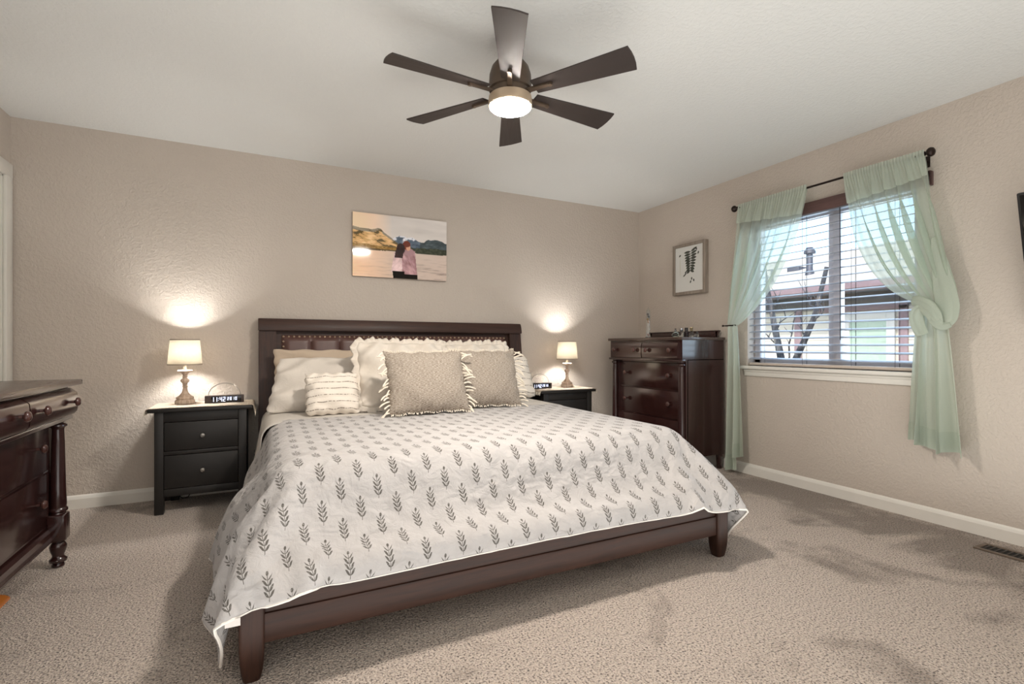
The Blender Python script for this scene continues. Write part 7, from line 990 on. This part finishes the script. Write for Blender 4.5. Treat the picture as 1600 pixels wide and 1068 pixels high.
# ------------------------------------------------------------------ canvas photograph on the back wall
_vn = np.random.RandomState(8).rand(64, 64)
def vnoise(x, y):
    xi, yi = int(math.floor(x)), int(math.floor(y)); fx, fy = x - xi, y - yi
    fx, fy = fx * fx * (3 - 2 * fx), fy * fy * (3 - 2 * fy)
    g = lambda i, j: _vn[j % 64, i % 64]
    return (g(xi, yi) * (1 - fx) + g(xi + 1, yi) * fx) * (1 - fy) + (g(xi, yi + 1) * (1 - fx) + g(xi + 1, yi + 1) * fx) * fy
def fbm(x, y): return 0.55 * vnoise(x, y) + 0.28 * vnoise(2.1 * x + 9, 2.1 * y + 4) + 0.17 * vnoise(4.3 * x + 3, 4.3 * y + 7)
def canvas_colour(u, v):
    """u left to right, v top to bottom: a couple seen from behind by a mountain lake"""
    A = lambda *t: np.array(t, dtype=float)
    warm = max(0.0, 1 - (u / 0.40) ** 2)
    c = A(212, 206, 202) * (1 - warm) + A(250, 216, 188) * warm                                # sky and clouds
    c = c - 26 * (fbm(u * 3.2 + 2, v * 9) - 0.45) * (0.3 + u)
    hill = 0.225 + 0.14 * u + 0.5 * max(0, u - 0.22) ** 1.25 - 0.05 * exp(-((u - 0.27) / 0.045) ** 2) + 0.03 * (fbm(u * 16, 3) - 0.5)
    if u > 0.34: hill = hill + 0.55 * (u - 0.34)
    ridge = 0.40 - 0.095 * exp(-((u - 0.50) / 0.085) ** 2) - 0.06 * exp(-((u - 0.62) / 0.06) ** 2) - 0.085 * exp(-((u - 0.875) / 0.10) ** 2) - 0.03 * exp(-((u - 0.78) / 0.03) ** 2) + 0.05 * (fbm(u * 18, 1) - 0.5)
    if u > 0.34 and v > ridge:
        n = fbm(u * 22 + v * 9, v * 34)
        c = A(104, 116, 130) + 90 * (n - 0.5) if u < 0.70 else A(84, 94, 98) + 50 * (n - 0.5)
        if u < 0.66 and n > 0.52 + 2.2 * (v - ridge): c = A(222, 222, 228)
        if v > 0.475 + 0.05 * (fbm(u * 14, 9) - 0.5) + 0.02 * (u < .66): c = A(74, 78, 62) + 60 * (fbm(u * 60, v * 60) - 0.5)
    if u < 0.52 and v > hill:
        n = fbm(u * 13 + v * 10, v * 30 - u * 12)
        c = A(214, 178, 132) + A(120, 120, 120) * (n - 0.5)
        if v < hill + 0.055 - 0.05 * u: c = A(156, 146, 130) + 50 * (n - 0.5)
        if n < 0.36: c = A(112, 100, 74)
        if v > 0.50 - 0.05 * (fbm(u * 9, 5) - 0.5): c = A(164, 134, 84) + 90 * (fbm(u * 50, v * 50) - 0.5)
        if v > 0.552: c = A(104, 88, 60) + 60 * (fbm(u * 70, v * 40) - 0.5)
    shore = 0.575 + 0.012 * (fbm(u * 20, 2) - 0.5)
    if v > shore:
        w = max(0.0, 1 - u / 0.5)
        c = A(206, 190, 180) * (1 - w) + A(248, 208, 176) * w
        rp = fbm(u * 9 + 6 * v, v * 60)
        c = c - A(105, 100, 94) * max(0, rp - 0.45) * min(1, (v - shore) * 3.2) * (0.35 + 0.75 * u)
    # figures seen from behind
    def ell(cx, cy, rx, ry): return ((u - cx) / rx) ** 2 + ((v - cy) / ry) ** 2 < 1
    def quad(x0, x1, y0, y1, sl0=0.0, sl1=0.0):
        if not y0 < v < y1: return False
        f = (v - y0) / (y1 - y0); return x0 + sl0 * f < u < x1 + sl1 * f
    asp = 1
    if quad(0.535, 0.665, 0.60, 0.80, -0.02, 0.0) and v > 0.57 + 3.5 * max(0, 0.56 - u) ** 1: pass
    if quad(0.505, 0.665, 0.605, 0.885, 0.0, 0.01): pass
    wx0 = 0.415; 
    if quad(0.425, 0.53, 0.58, 0.90, -0.035, 0.0): c = np.array([222, 196, 196]) - 70 * (fbm(u * 30 + v * 12, v * 16) - 0.5) 
    if quad(0.50, 0.645, 0.545, 0.93, 0.01, 0.025): c = np.array([178, 144, 148]) - 90 * (fbm(u * 34 - v * 12, v * 12) - 0.5)
    if ell(0.575, 0.56, 0.062, 0.06): c = np.array([172, 140, 144])
    if quad(0.405, 0.53, 0.885, 1.01, 0.01, 0.01) or quad(0.53, 0.672, 0.925, 1.01): c = np.array([30, 27, 30])
    if ell(0.555, 0.455, 0.042, 0.075): c = np.array([128, 70, 46])
    if ell(0.572, 0.49, 0.024, 0.05): c = np.array([214, 168, 144])
    if ell(0.558, 0.435, 0.038, 0.05): c = np.array([120, 62, 40])
    if ell(0.492, 0.52, 0.046, 0.09) or quad(0.44, 0.52, 0.54, 0.665, -0.015, -0.005): c = np.array([66, 40, 38]) + 40 * (fbm(u * 60, v * 14) - 0.5)
    return np.clip(128 + (c - 128) * 1.22 - 8, 0, 255)
cw, ch, cd = 0.772, 0.504, 0.030
cv = thing('canvas_print', 'unframed photo print of a couple by a mountain lake above the headboard', 'picture', (1.011, YB - cd, 1.592))
bm = BM(); add_box(bm, (-cw / 2, 0.001, 0), (cw / 2, cd - 0.001, ch), 0.0015); obj('stretcher', bm, mat('print_edge', (176, 160, 146), 0.6, vary=0.05), cv)
random.seed(2)
NU, NV = 220, 144
bm = BM(); add_grid(bm, lambda u, v: (-cw / 2 + cw * u, -0.0006, ch * (1 - v)), NU, NV)
me = mesh_of('photograph', bm, [], smooth=False); col = me.color_attributes.new('print', 'FLOAT_COLOR', 'POINT')
buf = np.ones((NU * NV, 4), dtype=np.float32)
for j in range(NV):
    for i in range(NU):
        buf[j * NU + i] = lin(tuple(canvas_colour(i / (NU - 1), j / (NV - 1))))
col.data.foreach_set('color', buf.ravel())
m = bpy.data.materials.new('glossy_photo_print'); t = NT(m); a = t.new('VertexColor', layer_name='print'); t.link(a.outputs[0], t.bsdf().inputs['Base Color'])
t.bsdf().inputs['Roughness'].default_value = 0.06; t.bsdf().inputs['Specular IOR Level'].default_value = 0.5
me.materials.append(m); obj('photograph', me, None, cv)
cv.rotation_euler = (radians(0.55), 0, radians(-0.45))

# ------------------------------------------------------------------ framed fern print on the right wall
M_greywood = wood('grey_washed_frame', (120, 108, 96), (160, 148, 136), 0.6, axis=2, bump=0.08)
fy0, fy1, fz0, fz1 = 3.172, 3.562, 1.513, 1.985; FDp = 0.045
fr = thing('framed_fern_print', 'grey wood framed print of a dark fern leaf near the corner', 'picture', (XR, (fy0 + fy1) / 2, fz0))
W2, HH = (fy1 - fy0) / 2, fz1 - fz0; fw = 0.028
for (a0, b0, a1, b1) in ((-W2, 0, -W2 + fw, HH), (W2 - fw, 0, W2, HH), (-W2 + fw, 0, W2 - fw, fw), (-W2 + fw, HH - fw, W2 - fw, HH)):
    bm = BM(); add_box(bm, (-FDp, a0, b0), (-0.001, a1, b1), 0.002); obj('frame_bar', bm, M_greywood, fr)
M_paper = mat('white_print_paper', (226, 226, 222), 0.7, vary=0.01); M_leafp = mat('dark_green_ink', (42, 50, 40), 0.8, vary=0.2, vscale=60); M_stemp = mat('pale_stem_ink', (198, 196, 172), 0.8)
bm = BM(); xx = -FDp + 0.012
add_box(bm, (xx, -W2 + fw - 0.002, fw - 0.002), (xx + 0.004, W2 - fw + 0.002, HH - fw + 0.002), 0, mi=0)
def leaf(bm, y, z, ang, l, w, mi=1):
    pts = [(0, 0), (0.25, 0.42), (0.55, 0.5), (0.8, 0.34), (1, 0), (0.8, -0.34), (0.55, -0.5), (0.25, -0.42)]
    A = [bm.verts.new((xx - 0.0008, y + cos(ang) * l * p - sin(ang) * w * q, z + sin(ang) * l * p + cos(ang) * w * q)) for p, q in pts]
    bm.faces.new(A).material_index = mi
def yy(u): return W2 - fw - (2 * W2 - 2 * fw) * u        # u runs left to right as seen from the room
def zz_(v): return fw + (HH - 2 * fw) * (1 - v)
random.seed(4)
for k in range(9):
    f = k / 8; u = 0.56 - 0.02 * f; v = 0.13 + 0.40 * f; l = 0.082 - 0.03 * f
    leaf(bm, yy(u), zz_(v), radians(-2 - 34 * f) , l, 0.021 + 0.006 * random.random()); leaf(bm, yy(u), zz_(v), radians(180 - 24 + 52 * f), l, 0.021 + 0.006 * random.random())
for k in range(6): leaf(bm, yy(0.46 - 0.02 * k), zz_(0.50 + 0.025 * k), radians(-60 + 15 * (k % 3)), 0.03, 0.012)
for (u, v, a) in ((0.60, 0.69, -80), (0.66, 0.73, -100), (0.57, 0.76, -70), (0.20, 0.16, -40), (0.78, 0.12, 60), (0.84, 0.15, -70)): leaf(bm, yy(u), zz_(v), radians(a), 0.030, 0.016)
leaf(bm, yy(0.17), zz_(0.2), radians(-91), 0.20, 0.006, 2); leaf(bm, yy(0.555), zz_(0.10), radians(-89), 0.20, 0.004, 1)
obj('fern_print', bm, [M_paper, M_leafp, M_stemp], fr, smooth=False)
def picture_glass():
    m = bpy.data.materials.new('picture_glass'); t = NT(m); a = t.new('BsdfTransparent'); g_ = t.new('BsdfGlossy'); g_.inputs['Roughness'].default_value = 0.02
    mx = t.new('MixShader'); mx.inputs[0].default_value = 0.05; t.link(a.outputs[0], mx.inputs[1]); t.link(g_.outputs[0], mx.inputs[2]); t.link(mx.outputs[0], t.n['Material Output'].inputs[0]); return m
bm = BM(); add_box(bm, (xx - 0.006, -W2 + fw - 0.002, fw - 0.002), (xx - 0.004, W2 - fw + 0.002, HH - fw + 0.002)); obj('glass', bm, picture_glass(), fr, smooth=False)

# ------------------------------------------------------------------ blinds
M_slat = mat('grey_white_slat', (150, 152, 160), 0.45, vary=0.02); M_valance = wood('plum_brown_valance', (74, 52, 50), (104, 76, 72), 0.45, axis=1)
M_brail = mat('taupe_bottom_rail', (206, 192, 180), 0.45, vary=0.03); M_cordm = mat('dark_lift_cord', (58, 54, 54), 0.8)
by0, by1 = WY0 + 0.012, WY1 - 0.008; bxc = XR + 0.036
bd = thing('window_blind', 'horizontal slat blind with brown valance filling the window', 'blind', (XR, (by0 + by1) / 2, WZ0))
bdo = Vector(bd.location)
def bdl(bm):
    for v in bm.verts: v.co -= bdo
    return bm
bm = BM(); vy0, vy1 = 1.515, 2.815
add_box(bm, (XR - 0.040, vy0, 1.985), (XR - 0.026, vy1, 2.068), 0.003, 2)
for y_ in (vy0, vy1 - 0.012): add_box(bm, (XR - 0.040, y_, 1.985), (XR, y_ + 0.012, 2.068), 0.002)
obj('valance', bdl(bm), M_valance, bd)
bm = BM(); add_box(bm, (bxc - 0.022, by0, 1.99), (bxc + 0.025, by1, WZ1), 0.002); obj('headrail', bdl(bm), M_slat, bd)
bm = BM(); add_box(bm, (bxc - 0.028, by0, WZ0 + 0.004), (bxc + 0.028, by1, WZ0 + 0.026), 0.005); obj('bottom_rail', bdl(bm), M_brail, bd)
slat_me = None; NS = 20; pitch = 0.0535
for k in range(NS):
    z = WZ0 + 0.062 + pitch * k
    if slat_me is None:
        bm = BM()
        prof = [(-0.029, -0.0025), (-0.015, 0.0005), (0, 0.0015), (0.015, 0.0005), (0.029, -0.0025), (0.029, -0.0052), (0.015, -0.0022), (0, -0.0012), (-0.015, -0.0022), (-0.029, -0.0052)]
        add_prism(bm, prof, by0 - bdo.y, by1 - bdo.y, 'Y'); slat_me = mesh_of('slat', bm, M_slat, angle=60)
    o = obj('slat', slat_me, None, bd); o.location = (bxc - XR, 0, z - WZ0); o.rotation_euler = (0, radians(-12), 0)
for y_ in (2.66, 2.32, 1.98, 1.72):
    bm = BM()
    for dx in (-0.027, 0.027): add_tube(bm, [(bxc + dx, y_, WZ0 + 0.02), (bxc + dx, y_, 1.995)], 0.0011, 5)
    add_tube(bm, [(bxc, y_ - 0.012, WZ0 + 0.02), (bxc, y_ - 0.012, 1.995)], 0.0011, 5)
    obj('lift_cord', bdl(bm), M_cordm, bd)
for y_ in (2.05,):
    bm = BM(); add_tube(bm, [(bxc - 0.034, y_, 1.99), (bxc - 0.036, y_ - 0.004, 1.5), (bxc - 0.036, y_ - 0.004, 1.08)], 0.0030, 6); obj('tilt_wand', bdl(bm), M_cordm, bd)

# ------------------------------------------------------------------ curtain rod, holdback, sheer curtains
M_iron = mat('dark_bronze_rod', (46, 36, 32), 0.35, 0.7, vary=0.05)
RX, RZ = 3.425, 2.152
rod = thing('curtain_rod', 'dark bronze curtain rod with ball finials above the window', 'curtain rod', (RX, 2.15, RZ))
ry0, ry1 = 1.515, 2.785
bm = BM(); add_tube(bm, [(0, ry0 - 2.15, 0), (0, ry1 - 2.15, 0)], 0.0075, 12); obj('rod', bm, M_iron, rod)
for s, ye in ((-1, ry0), (1, ry1)):
    bm = BM(); e = ye - 2.15
    pf = [(0.0076, -0.006), (0.013, -0.004), (0.013, 0.004), (0.009, 0.007), (0.011, 0.011), (0.020, 0.016), (0.026, 0.026), (0.0265, 0.034), (0.022, 0.044), (0.012, 0.050), (0.0005, 0.052)]
    add_lathe(bm, [(r, s * d_) for r, d_ in pf], 20, (0, e, 0), axis='Y', caps=False); obj('finial', bm, M_iron, rod)
    bm = BM(); yb = e - s * 0.03
    add_tube(bm, [(0, yb, -0.012), (0.02, yb, -0.022), (XR - RX - 0.006, yb, -0.022)], 0.006, 8); add_lathe(bm, [(0.011, -0.012), (0.011, 0.012)], 12, (0, yb, -0.004), axis='Y'); add_box(bm, (XR - RX - 0.007, yb - 0.014, -0.055), (XR - RX, yb + 0.014, 0.012), 0.003); obj('bracket', bm, M_iron, rod)
hb = thing('curtain_holdback', 'black metal holdback hook gathering the left curtain', 'holdback', (XR, 2.905, 1.205))
bm = BM(); add_lathe(bm, [(0.018, 0.0), (0.018, -0.006), (0.008, -0.012)], 16, axis='X'); obj('wall_plate', bm, M_iron, hb)
bm = BM(); add_tube(bm, [(-0.004, 0, 0), (-0.10, 0, 0), (-0.128, -0.010, 0.0), (-0.135, -0.04, 0), (-0.135, -0.105, 0), (-0.128, -0.122, 0)], 0.005, 8); add_sphere(bm, (-0.128, 0.004, 0), 0.009, 12, 8); obj('hook', bm, M_iron, hb)

def sheer(name, dens, col=(206, 214, 201)):
    m = bpy.data.materials.new(name); t = NT(m)
    tp = t.new('BsdfTransparent'); tp.inputs[0].default_value = (0.93, 0.99, 0.95, 1)
    df = t.new('BsdfDiffuse'); tl_ = t.new('BsdfTranslucent'); df.inputs[0].default_value = lin(col); tl_.inputs[0].default_value = lin(col)
    m1 = t.new('MixShader'); m1.inputs[0].default_value = 0.42; t.link(df.outputs[0], m1.inputs[1]); t.link(tl_.outputs[0], m1.inputs[2])
    lw = t.new('LayerWeight'); lw.inputs[0].default_value = 0.5
    v = t.coord('Object'); n = t.noise(v, 300.0, 2)
    f = t.math('MINIMUM', t.math('ADD', t.math('MULTIPLY', t.math('POWER', lw.outputs[1], 1.6), 0.85 - dens * 0.6), t.math('ADD', dens, t.math('MULTIPLY', t.math('SUBTRACT', n, 0.5), 0.12))), 0.97)
    mx = t.new('MixShader'); t.link(f, mx.inputs[0]); t.link(tp.outputs[0], mx.inputs[1]); t.link(m1.outputs[0], mx.inputs[2]); t.link(mx.outputs[0], t.n['Material Output'].inputs[0])
    return m
M_sheer = sheer('sage_sheer', 0.54); M_sheer2 = sheer('sage_sheer_double', 0.80); M_sheer3 = sheer('sage_sheer_gathered', 0.88)
def cur(t, P0, P1, P2): return P0 * (1 - t) ** 2 + P1 * 2 * t * (1 - t) + P2 * t ** 2
def swag(yo, yi, ko, ki, zk_o, zk_i, xk, n_fold, seed, sag, bulge=0.0, power=1.0):
    """fabric from the rod (outer edge yo to inner edge yi) gathered to the tie (ko..ki)"""
    rnd = random.Random(seed); ph = [rnd.uniform(0, 6.28) for _ in range(6)]
    def f(u, t):
        T0 = Vector((RX, yo + (yi - yo) * u, RZ)); uk = u ** power
        K = Vector((xk, ko + (ki - ko) * uk, zk_o + (zk_i - zk_o) * uk))
        z1 = RZ + (K.z - RZ) * (0.5 + sag * u); y1 = T0.y + (K.y - T0.y) * (0.5 - (0.5 - 0.22) * u)
        Cc = Vector(((RX + xk) / 2 - 0.01, y1 + bulge * (1 - u), z1))
        p = cur(t, T0, Cc, K)
        amp = 0.0015 + 0.022 * sin(pi * min(1, t * 1.15)) 
        w = sin(2 * pi * n_fold * u + ph[0] + 1.3 * sin(2 * pi * u + ph[1])) + 0.5 * sin(2 * pi * n_fold * 2.3 * u + ph[2])
        p.x += amp * w * 0.75
        p.y += (0.008 + 0.020 * sin(pi * t)) * sin(2 * pi * n_fold * u + ph[3] + 0.8 * sin(5 * u + ph[4])) * min(1, t * 3)
        return p
    return f
def curtain(label, y_c, f, header_h, nu=150, nv=60):
    t = thing('sheer_curtain', label, 'curtain', (RX, y_c, RZ), 0, 'sage sheer curtains at the window')
    org = Vector(t.location)
    bm = BM(); add_grid(bm, lambda u, v: f(u, v) - org, nu, nv); obj('panel', bm, M_sheer, t, angle=180, recalc=False)
    bm = BM()
    def head(u, v):
        a = v * 2 - 1
        if v < 0.12:                                        # ruffle above the rod and the pocket round it
            p = f(u, 0.0); p.z += 0.022 * (1 - v / 0.12); p.x -= 0.0125 + 0.003 * sin(u * 170)
        else:
            q = (v - 0.12) / 0.88; p = f(u, q * header_h); p.x -= 0.0125 + 0.0035 * sin(u * 170 + 3 * sin(u * 9) * q) * (1 - 0.7 * q)
        return p - org
    add_grid(bm, head, 260, 16); obj('header', bm, M_sheer2, t, angle=180, recalc=False)
    return t, org
def tail_grid(f, org, t, nu=90, nv=40, z_hem=0.9, name='tail'):
    bm = BM(); add_grid(bm, lambda u, v: f(u, v) - org, nu, nv); obj(name, bm, M_sheer3, t, angle=180, recalc=False)
    bm = BM(); add_grid(bm, lambda u, v: f(u, z_hem + (1 - z_hem) * v) - org + Vector((-0.004, 0, 0)), nu, 8); obj('bottom_hem', bm, M_sheer2, t, angle=180, recalc=False)

# left curtain, held by the hook
fl = swag(2.772, 2.205, 2.872, 2.770, 1.215, 1.200, 3.405, 5.0, 21, 0.22, 0.01)
tl1, orgl = curtain('sage sheer curtain on the left, pulled back by the black hook', 2.8, fl, 0.135)
def tail_l(yo0, yi0, yo1, yi1, zb_o, zb_i, seed, nf, dx=0.0, x0=3.405):
    rnd = random.Random(seed); p1 = rnd.uniform(0, 6)
    def f(u, t):
        ko = yo0 + (yi0 - yo0) * u; kb = yo1 + (yi1 - yo1) * u; zb = zb_o + (zb_i - zb_o) * u; zt = 1.212 - 0.01 * u
        e = t ** 0.8
        y = ko + (kb - ko) * e; z = zt + (zb - zt) * t
        x = x0 + dx * t + (0.010 + 0.030 * t) * sin(2 * pi * nf * u + p1 + 0.6 * t) 
        return Vector((x, y, z))
    return f
tail_grid(tail_l(2.872, 2.800, 2.895, 2.772, 0.020, 0.045, 3, 1.6, 0.01), orgl, tl1, z_hem=0.895)
tail_grid(tail_l(2.812, 2.768, 2.800, 2.708, 0.135, 0.165, 4, 1.3, -0.012, 3.398), orgl, tl1, z_hem=0.895)

# right curtain, knotted on itself
KX = 3.385
fr_ = swag(1.512, 1.958, 1.352, 1.535, 1.215, 1.285, 3.40, 6.0, 33, 0.30, -0.010, 1.15)
tr1, orgr = curtain('sage sheer curtain on the right, tied in a big knot', 1.55, fr_, 0.14)
def lobe(bm, pts, rad, flat, seg=18, groove=0.0, nf=3, sub=7):
    # smooth sweep with soft pleats
    P = [Vector(p) for p in pts]; n = len(P); out = []; R = []
    for i in range(n - 1):
        p0, p1, p2, p3 = P[max(i - 1, 0)], P[i], P[i + 1], P[min(i + 2, n - 1)]
        for k in range(sub):
            s = k / sub
            out.append(0.5 * ((2 * p1) + (p2 - p0) * s + (2 * p0 - 5 * p1 + 4 * p2 - p3) * s * s + (3 * p1 - p0 - 3 * p2 + p3) * s ** 3)); R.append(rad[i] * (1 - s) + rad[i + 1] * s)
    out.append(P[-1]); R.append(rad[-1])
    prev = None; rings = []
    for i, p in enumerate(out):
        d = (out[min(i + 1, len(out) - 1)] - out[max(i - 1, 0)]).normalized()
        u = Vector((-1, 0, 0)); u = (u - d * u.dot(d)).normalized() if abs(d.x) < 0.95 else (prev if prev else d.orthogonal()); prev = u; w = d.cross(u)
        ring = []
        for k in range(seg):
            a = 2 * pi * k / seg; g = 1 + groove * sin(nf * a * 2 + i * 0.12)
            ring.append(bm.verts.new(p + u * (R[i] * flat * cos(a) * g) + w * (R[i] * sin(a) * g)))
        rings.append(ring)
    for i in range(len(rings) - 1):
        for k in range(seg): bm.faces.new((rings[i][k], rings[i][(k + 1) % seg], rings[i + 1][(k + 1) % seg], rings[i + 1][k]))
    bm.faces.new(rings[0]); bm.faces.new(rings[-1])
bm = BM()
O = orgr
def K(y, z, dx=0.0): return Vector((KX + dx, y, z)) - O
# outer loop swinging right, round and back under the knot
lobe(bm, [K(1.462, 1.66, 0.022), K(1.432, 1.50, 0.018), K(1.408, 1.36, 0.012), K(1.394, 1.26, 0.006), K(1.398, 1.19, -0.002), K(1.416, 1.140, -0.012)], [0.010, 0.038, 0.052, 0.056, 0.050, 0.020], 0.24, groove=0.12, seg=48)
lobe(bm, [K(1.372, 1.16, -0.008), K(1.405, 1.150, -0.024), K(1.438, 1.185, -0.032), K(1.456, 1.235, -0.03)], [0.014, 0.024, 0.026, 0.018], 0.45, groove=0.12, seg=40)
# wrap over the front
lobe(bm, [K(1.560, 1.305, 0.012), K(1.515, 1.292, -0.014), K(1.470, 1.258, -0.028), K(1.436, 1.205, -0.032), K(1.420, 1.140, -0.018)], [0.024, 0.034, 0.040, 0.036, 0.018], 0.40, groove=0.14, seg=40)
# lobe puffing out on the window side
lobe(bm, [K(1.470, 1.235, -0.02), K(1.505, 1.245, -0.02), K(1.528, 1.215, -0.014), K(1.524, 1.160, -0.010), K(1.505, 1.100, -0.004)], [0.022, 0.034, 0.036, 0.036, 0.030], 0.42, groove=0.12, seg=40)
kn = obj('knot', bm, M_sheer3, tr1, angle=180); subd(kn, 1)
def tail_r(u, t):
    # pleated skirt from the knot down
    a0 = 1.540 - 0.145 * u; a1 = 1.605 - 0.265 * u
    e = t ** 0.8
    y = a0 + (a1 - a0) * e; zb = 0.475 - 0.055 * u + 0.012 * sin(u * 9)
    zt = 1.225 - 0.05 * abs(u - 0.4)
    z = zt + (zb - zt) * t
    x = KX + 0.010 + 0.036 * t + (0.008 + 0.042 * t) * (sin(2 * pi * 2.6 * u + 0.8) + 0.35 * sin(2 * pi * 6.1 * u + 1))
    y += (0.004 + 0.018 * t) * sin(2 * pi * 2.6 * u + 2.2)
    return Vector((x, y, z))
tail_grid(tail_r, orgr, tr1, 120, 50, z_hem=0.85)

# ------------------------------------------------------------------ television and floor register
M_tv = mat('black_tv_plastic', (16, 16, 18), 0.35, vary=0.1); M_scr = mat('black_tv_glass', (6, 7, 9), 0.08)
tv = thing('television', 'black wall-mounted television cut off by the right edge', 'television', (3.40, 0.537, 1.475))
tilt = Matrix.Rotation(radians(-14), 4, 'Y')
def tvl(bm): 
    for v in bm.verts: v.co = tilt @ v.co
    return bm
hw, hh = 0.548, 0.325
bm = BM(); add_box(bm, (-0.012, -hw, -hh), (0.022, hw, hh), 0.006); add_box(bm, (0.02, -hw * 0.7, -hh * 0.75), (0.045, hw * 0.7, hh * 0.3), 0.01); obj('housing', tvl(bm), M_tv, tv)
bm = BM(); add_box(bm, (-0.0135, -hw + 0.012, -hh + 0.018), (-0.0115, hw - 0.012, hh - 0.012), 0.0005); obj('screen', tvl(bm), M_scr, tv)
bm = BM(); add_box(bm, (0.112, -0.16, -0.14), (0.1295, 0.16, 0.14), 0.002); add_box(bm, (0.03, -0.05, -0.06), (0.116, 0.05, 0.02), 0.003); obj('wall_mount', bm, M_tv, tv)
vent_ = thing('floor_register', 'brown metal floor register set in the carpet by the right baseboard', 'vent', (3.33, 1.08, 0))
M_reg = mat('brown_register_metal', (112, 98, 86), 0.5, 0.4, vary=0.05); M_slot = mat('dark_duct', (14, 13, 12), 0.8)
bm = BM(); add_box(bm, (-0.055, -0.14, 0.0), (0.055, 0.14, 0.004)); obj('duct', bm, M_slot, vent_, smooth=False)
bm = BM()
for a, b in (((-0.065, -0.155, 0), (-0.042, 0.155, 0.008)), ((0.042, -0.155, 0), (0.065, 0.155, 0.008)), ((-0.045, -0.155, 0), (0.045, -0.135, 0.008)), ((-0.045, 0.135, 0), (0.045, 0.155, 0.008))): add_box(bm, a, b, 0.003)
obj('rim', bm, M_reg, vent_)
lm = None
for k in range(12):
    if lm is None:
        bm = BM(); add_box(bm, (-0.043, -0.004, 0.003), (0.043, 0.004, 0.0065), 0.001); lm = mesh_of('louvre', bm, mat('dark_louvre', (52, 46, 42), 0.5, 0.4))
    o = obj('louvre', lm, None, vent_); o.location = (0, -0.123 + 0.0224 * k, 0)
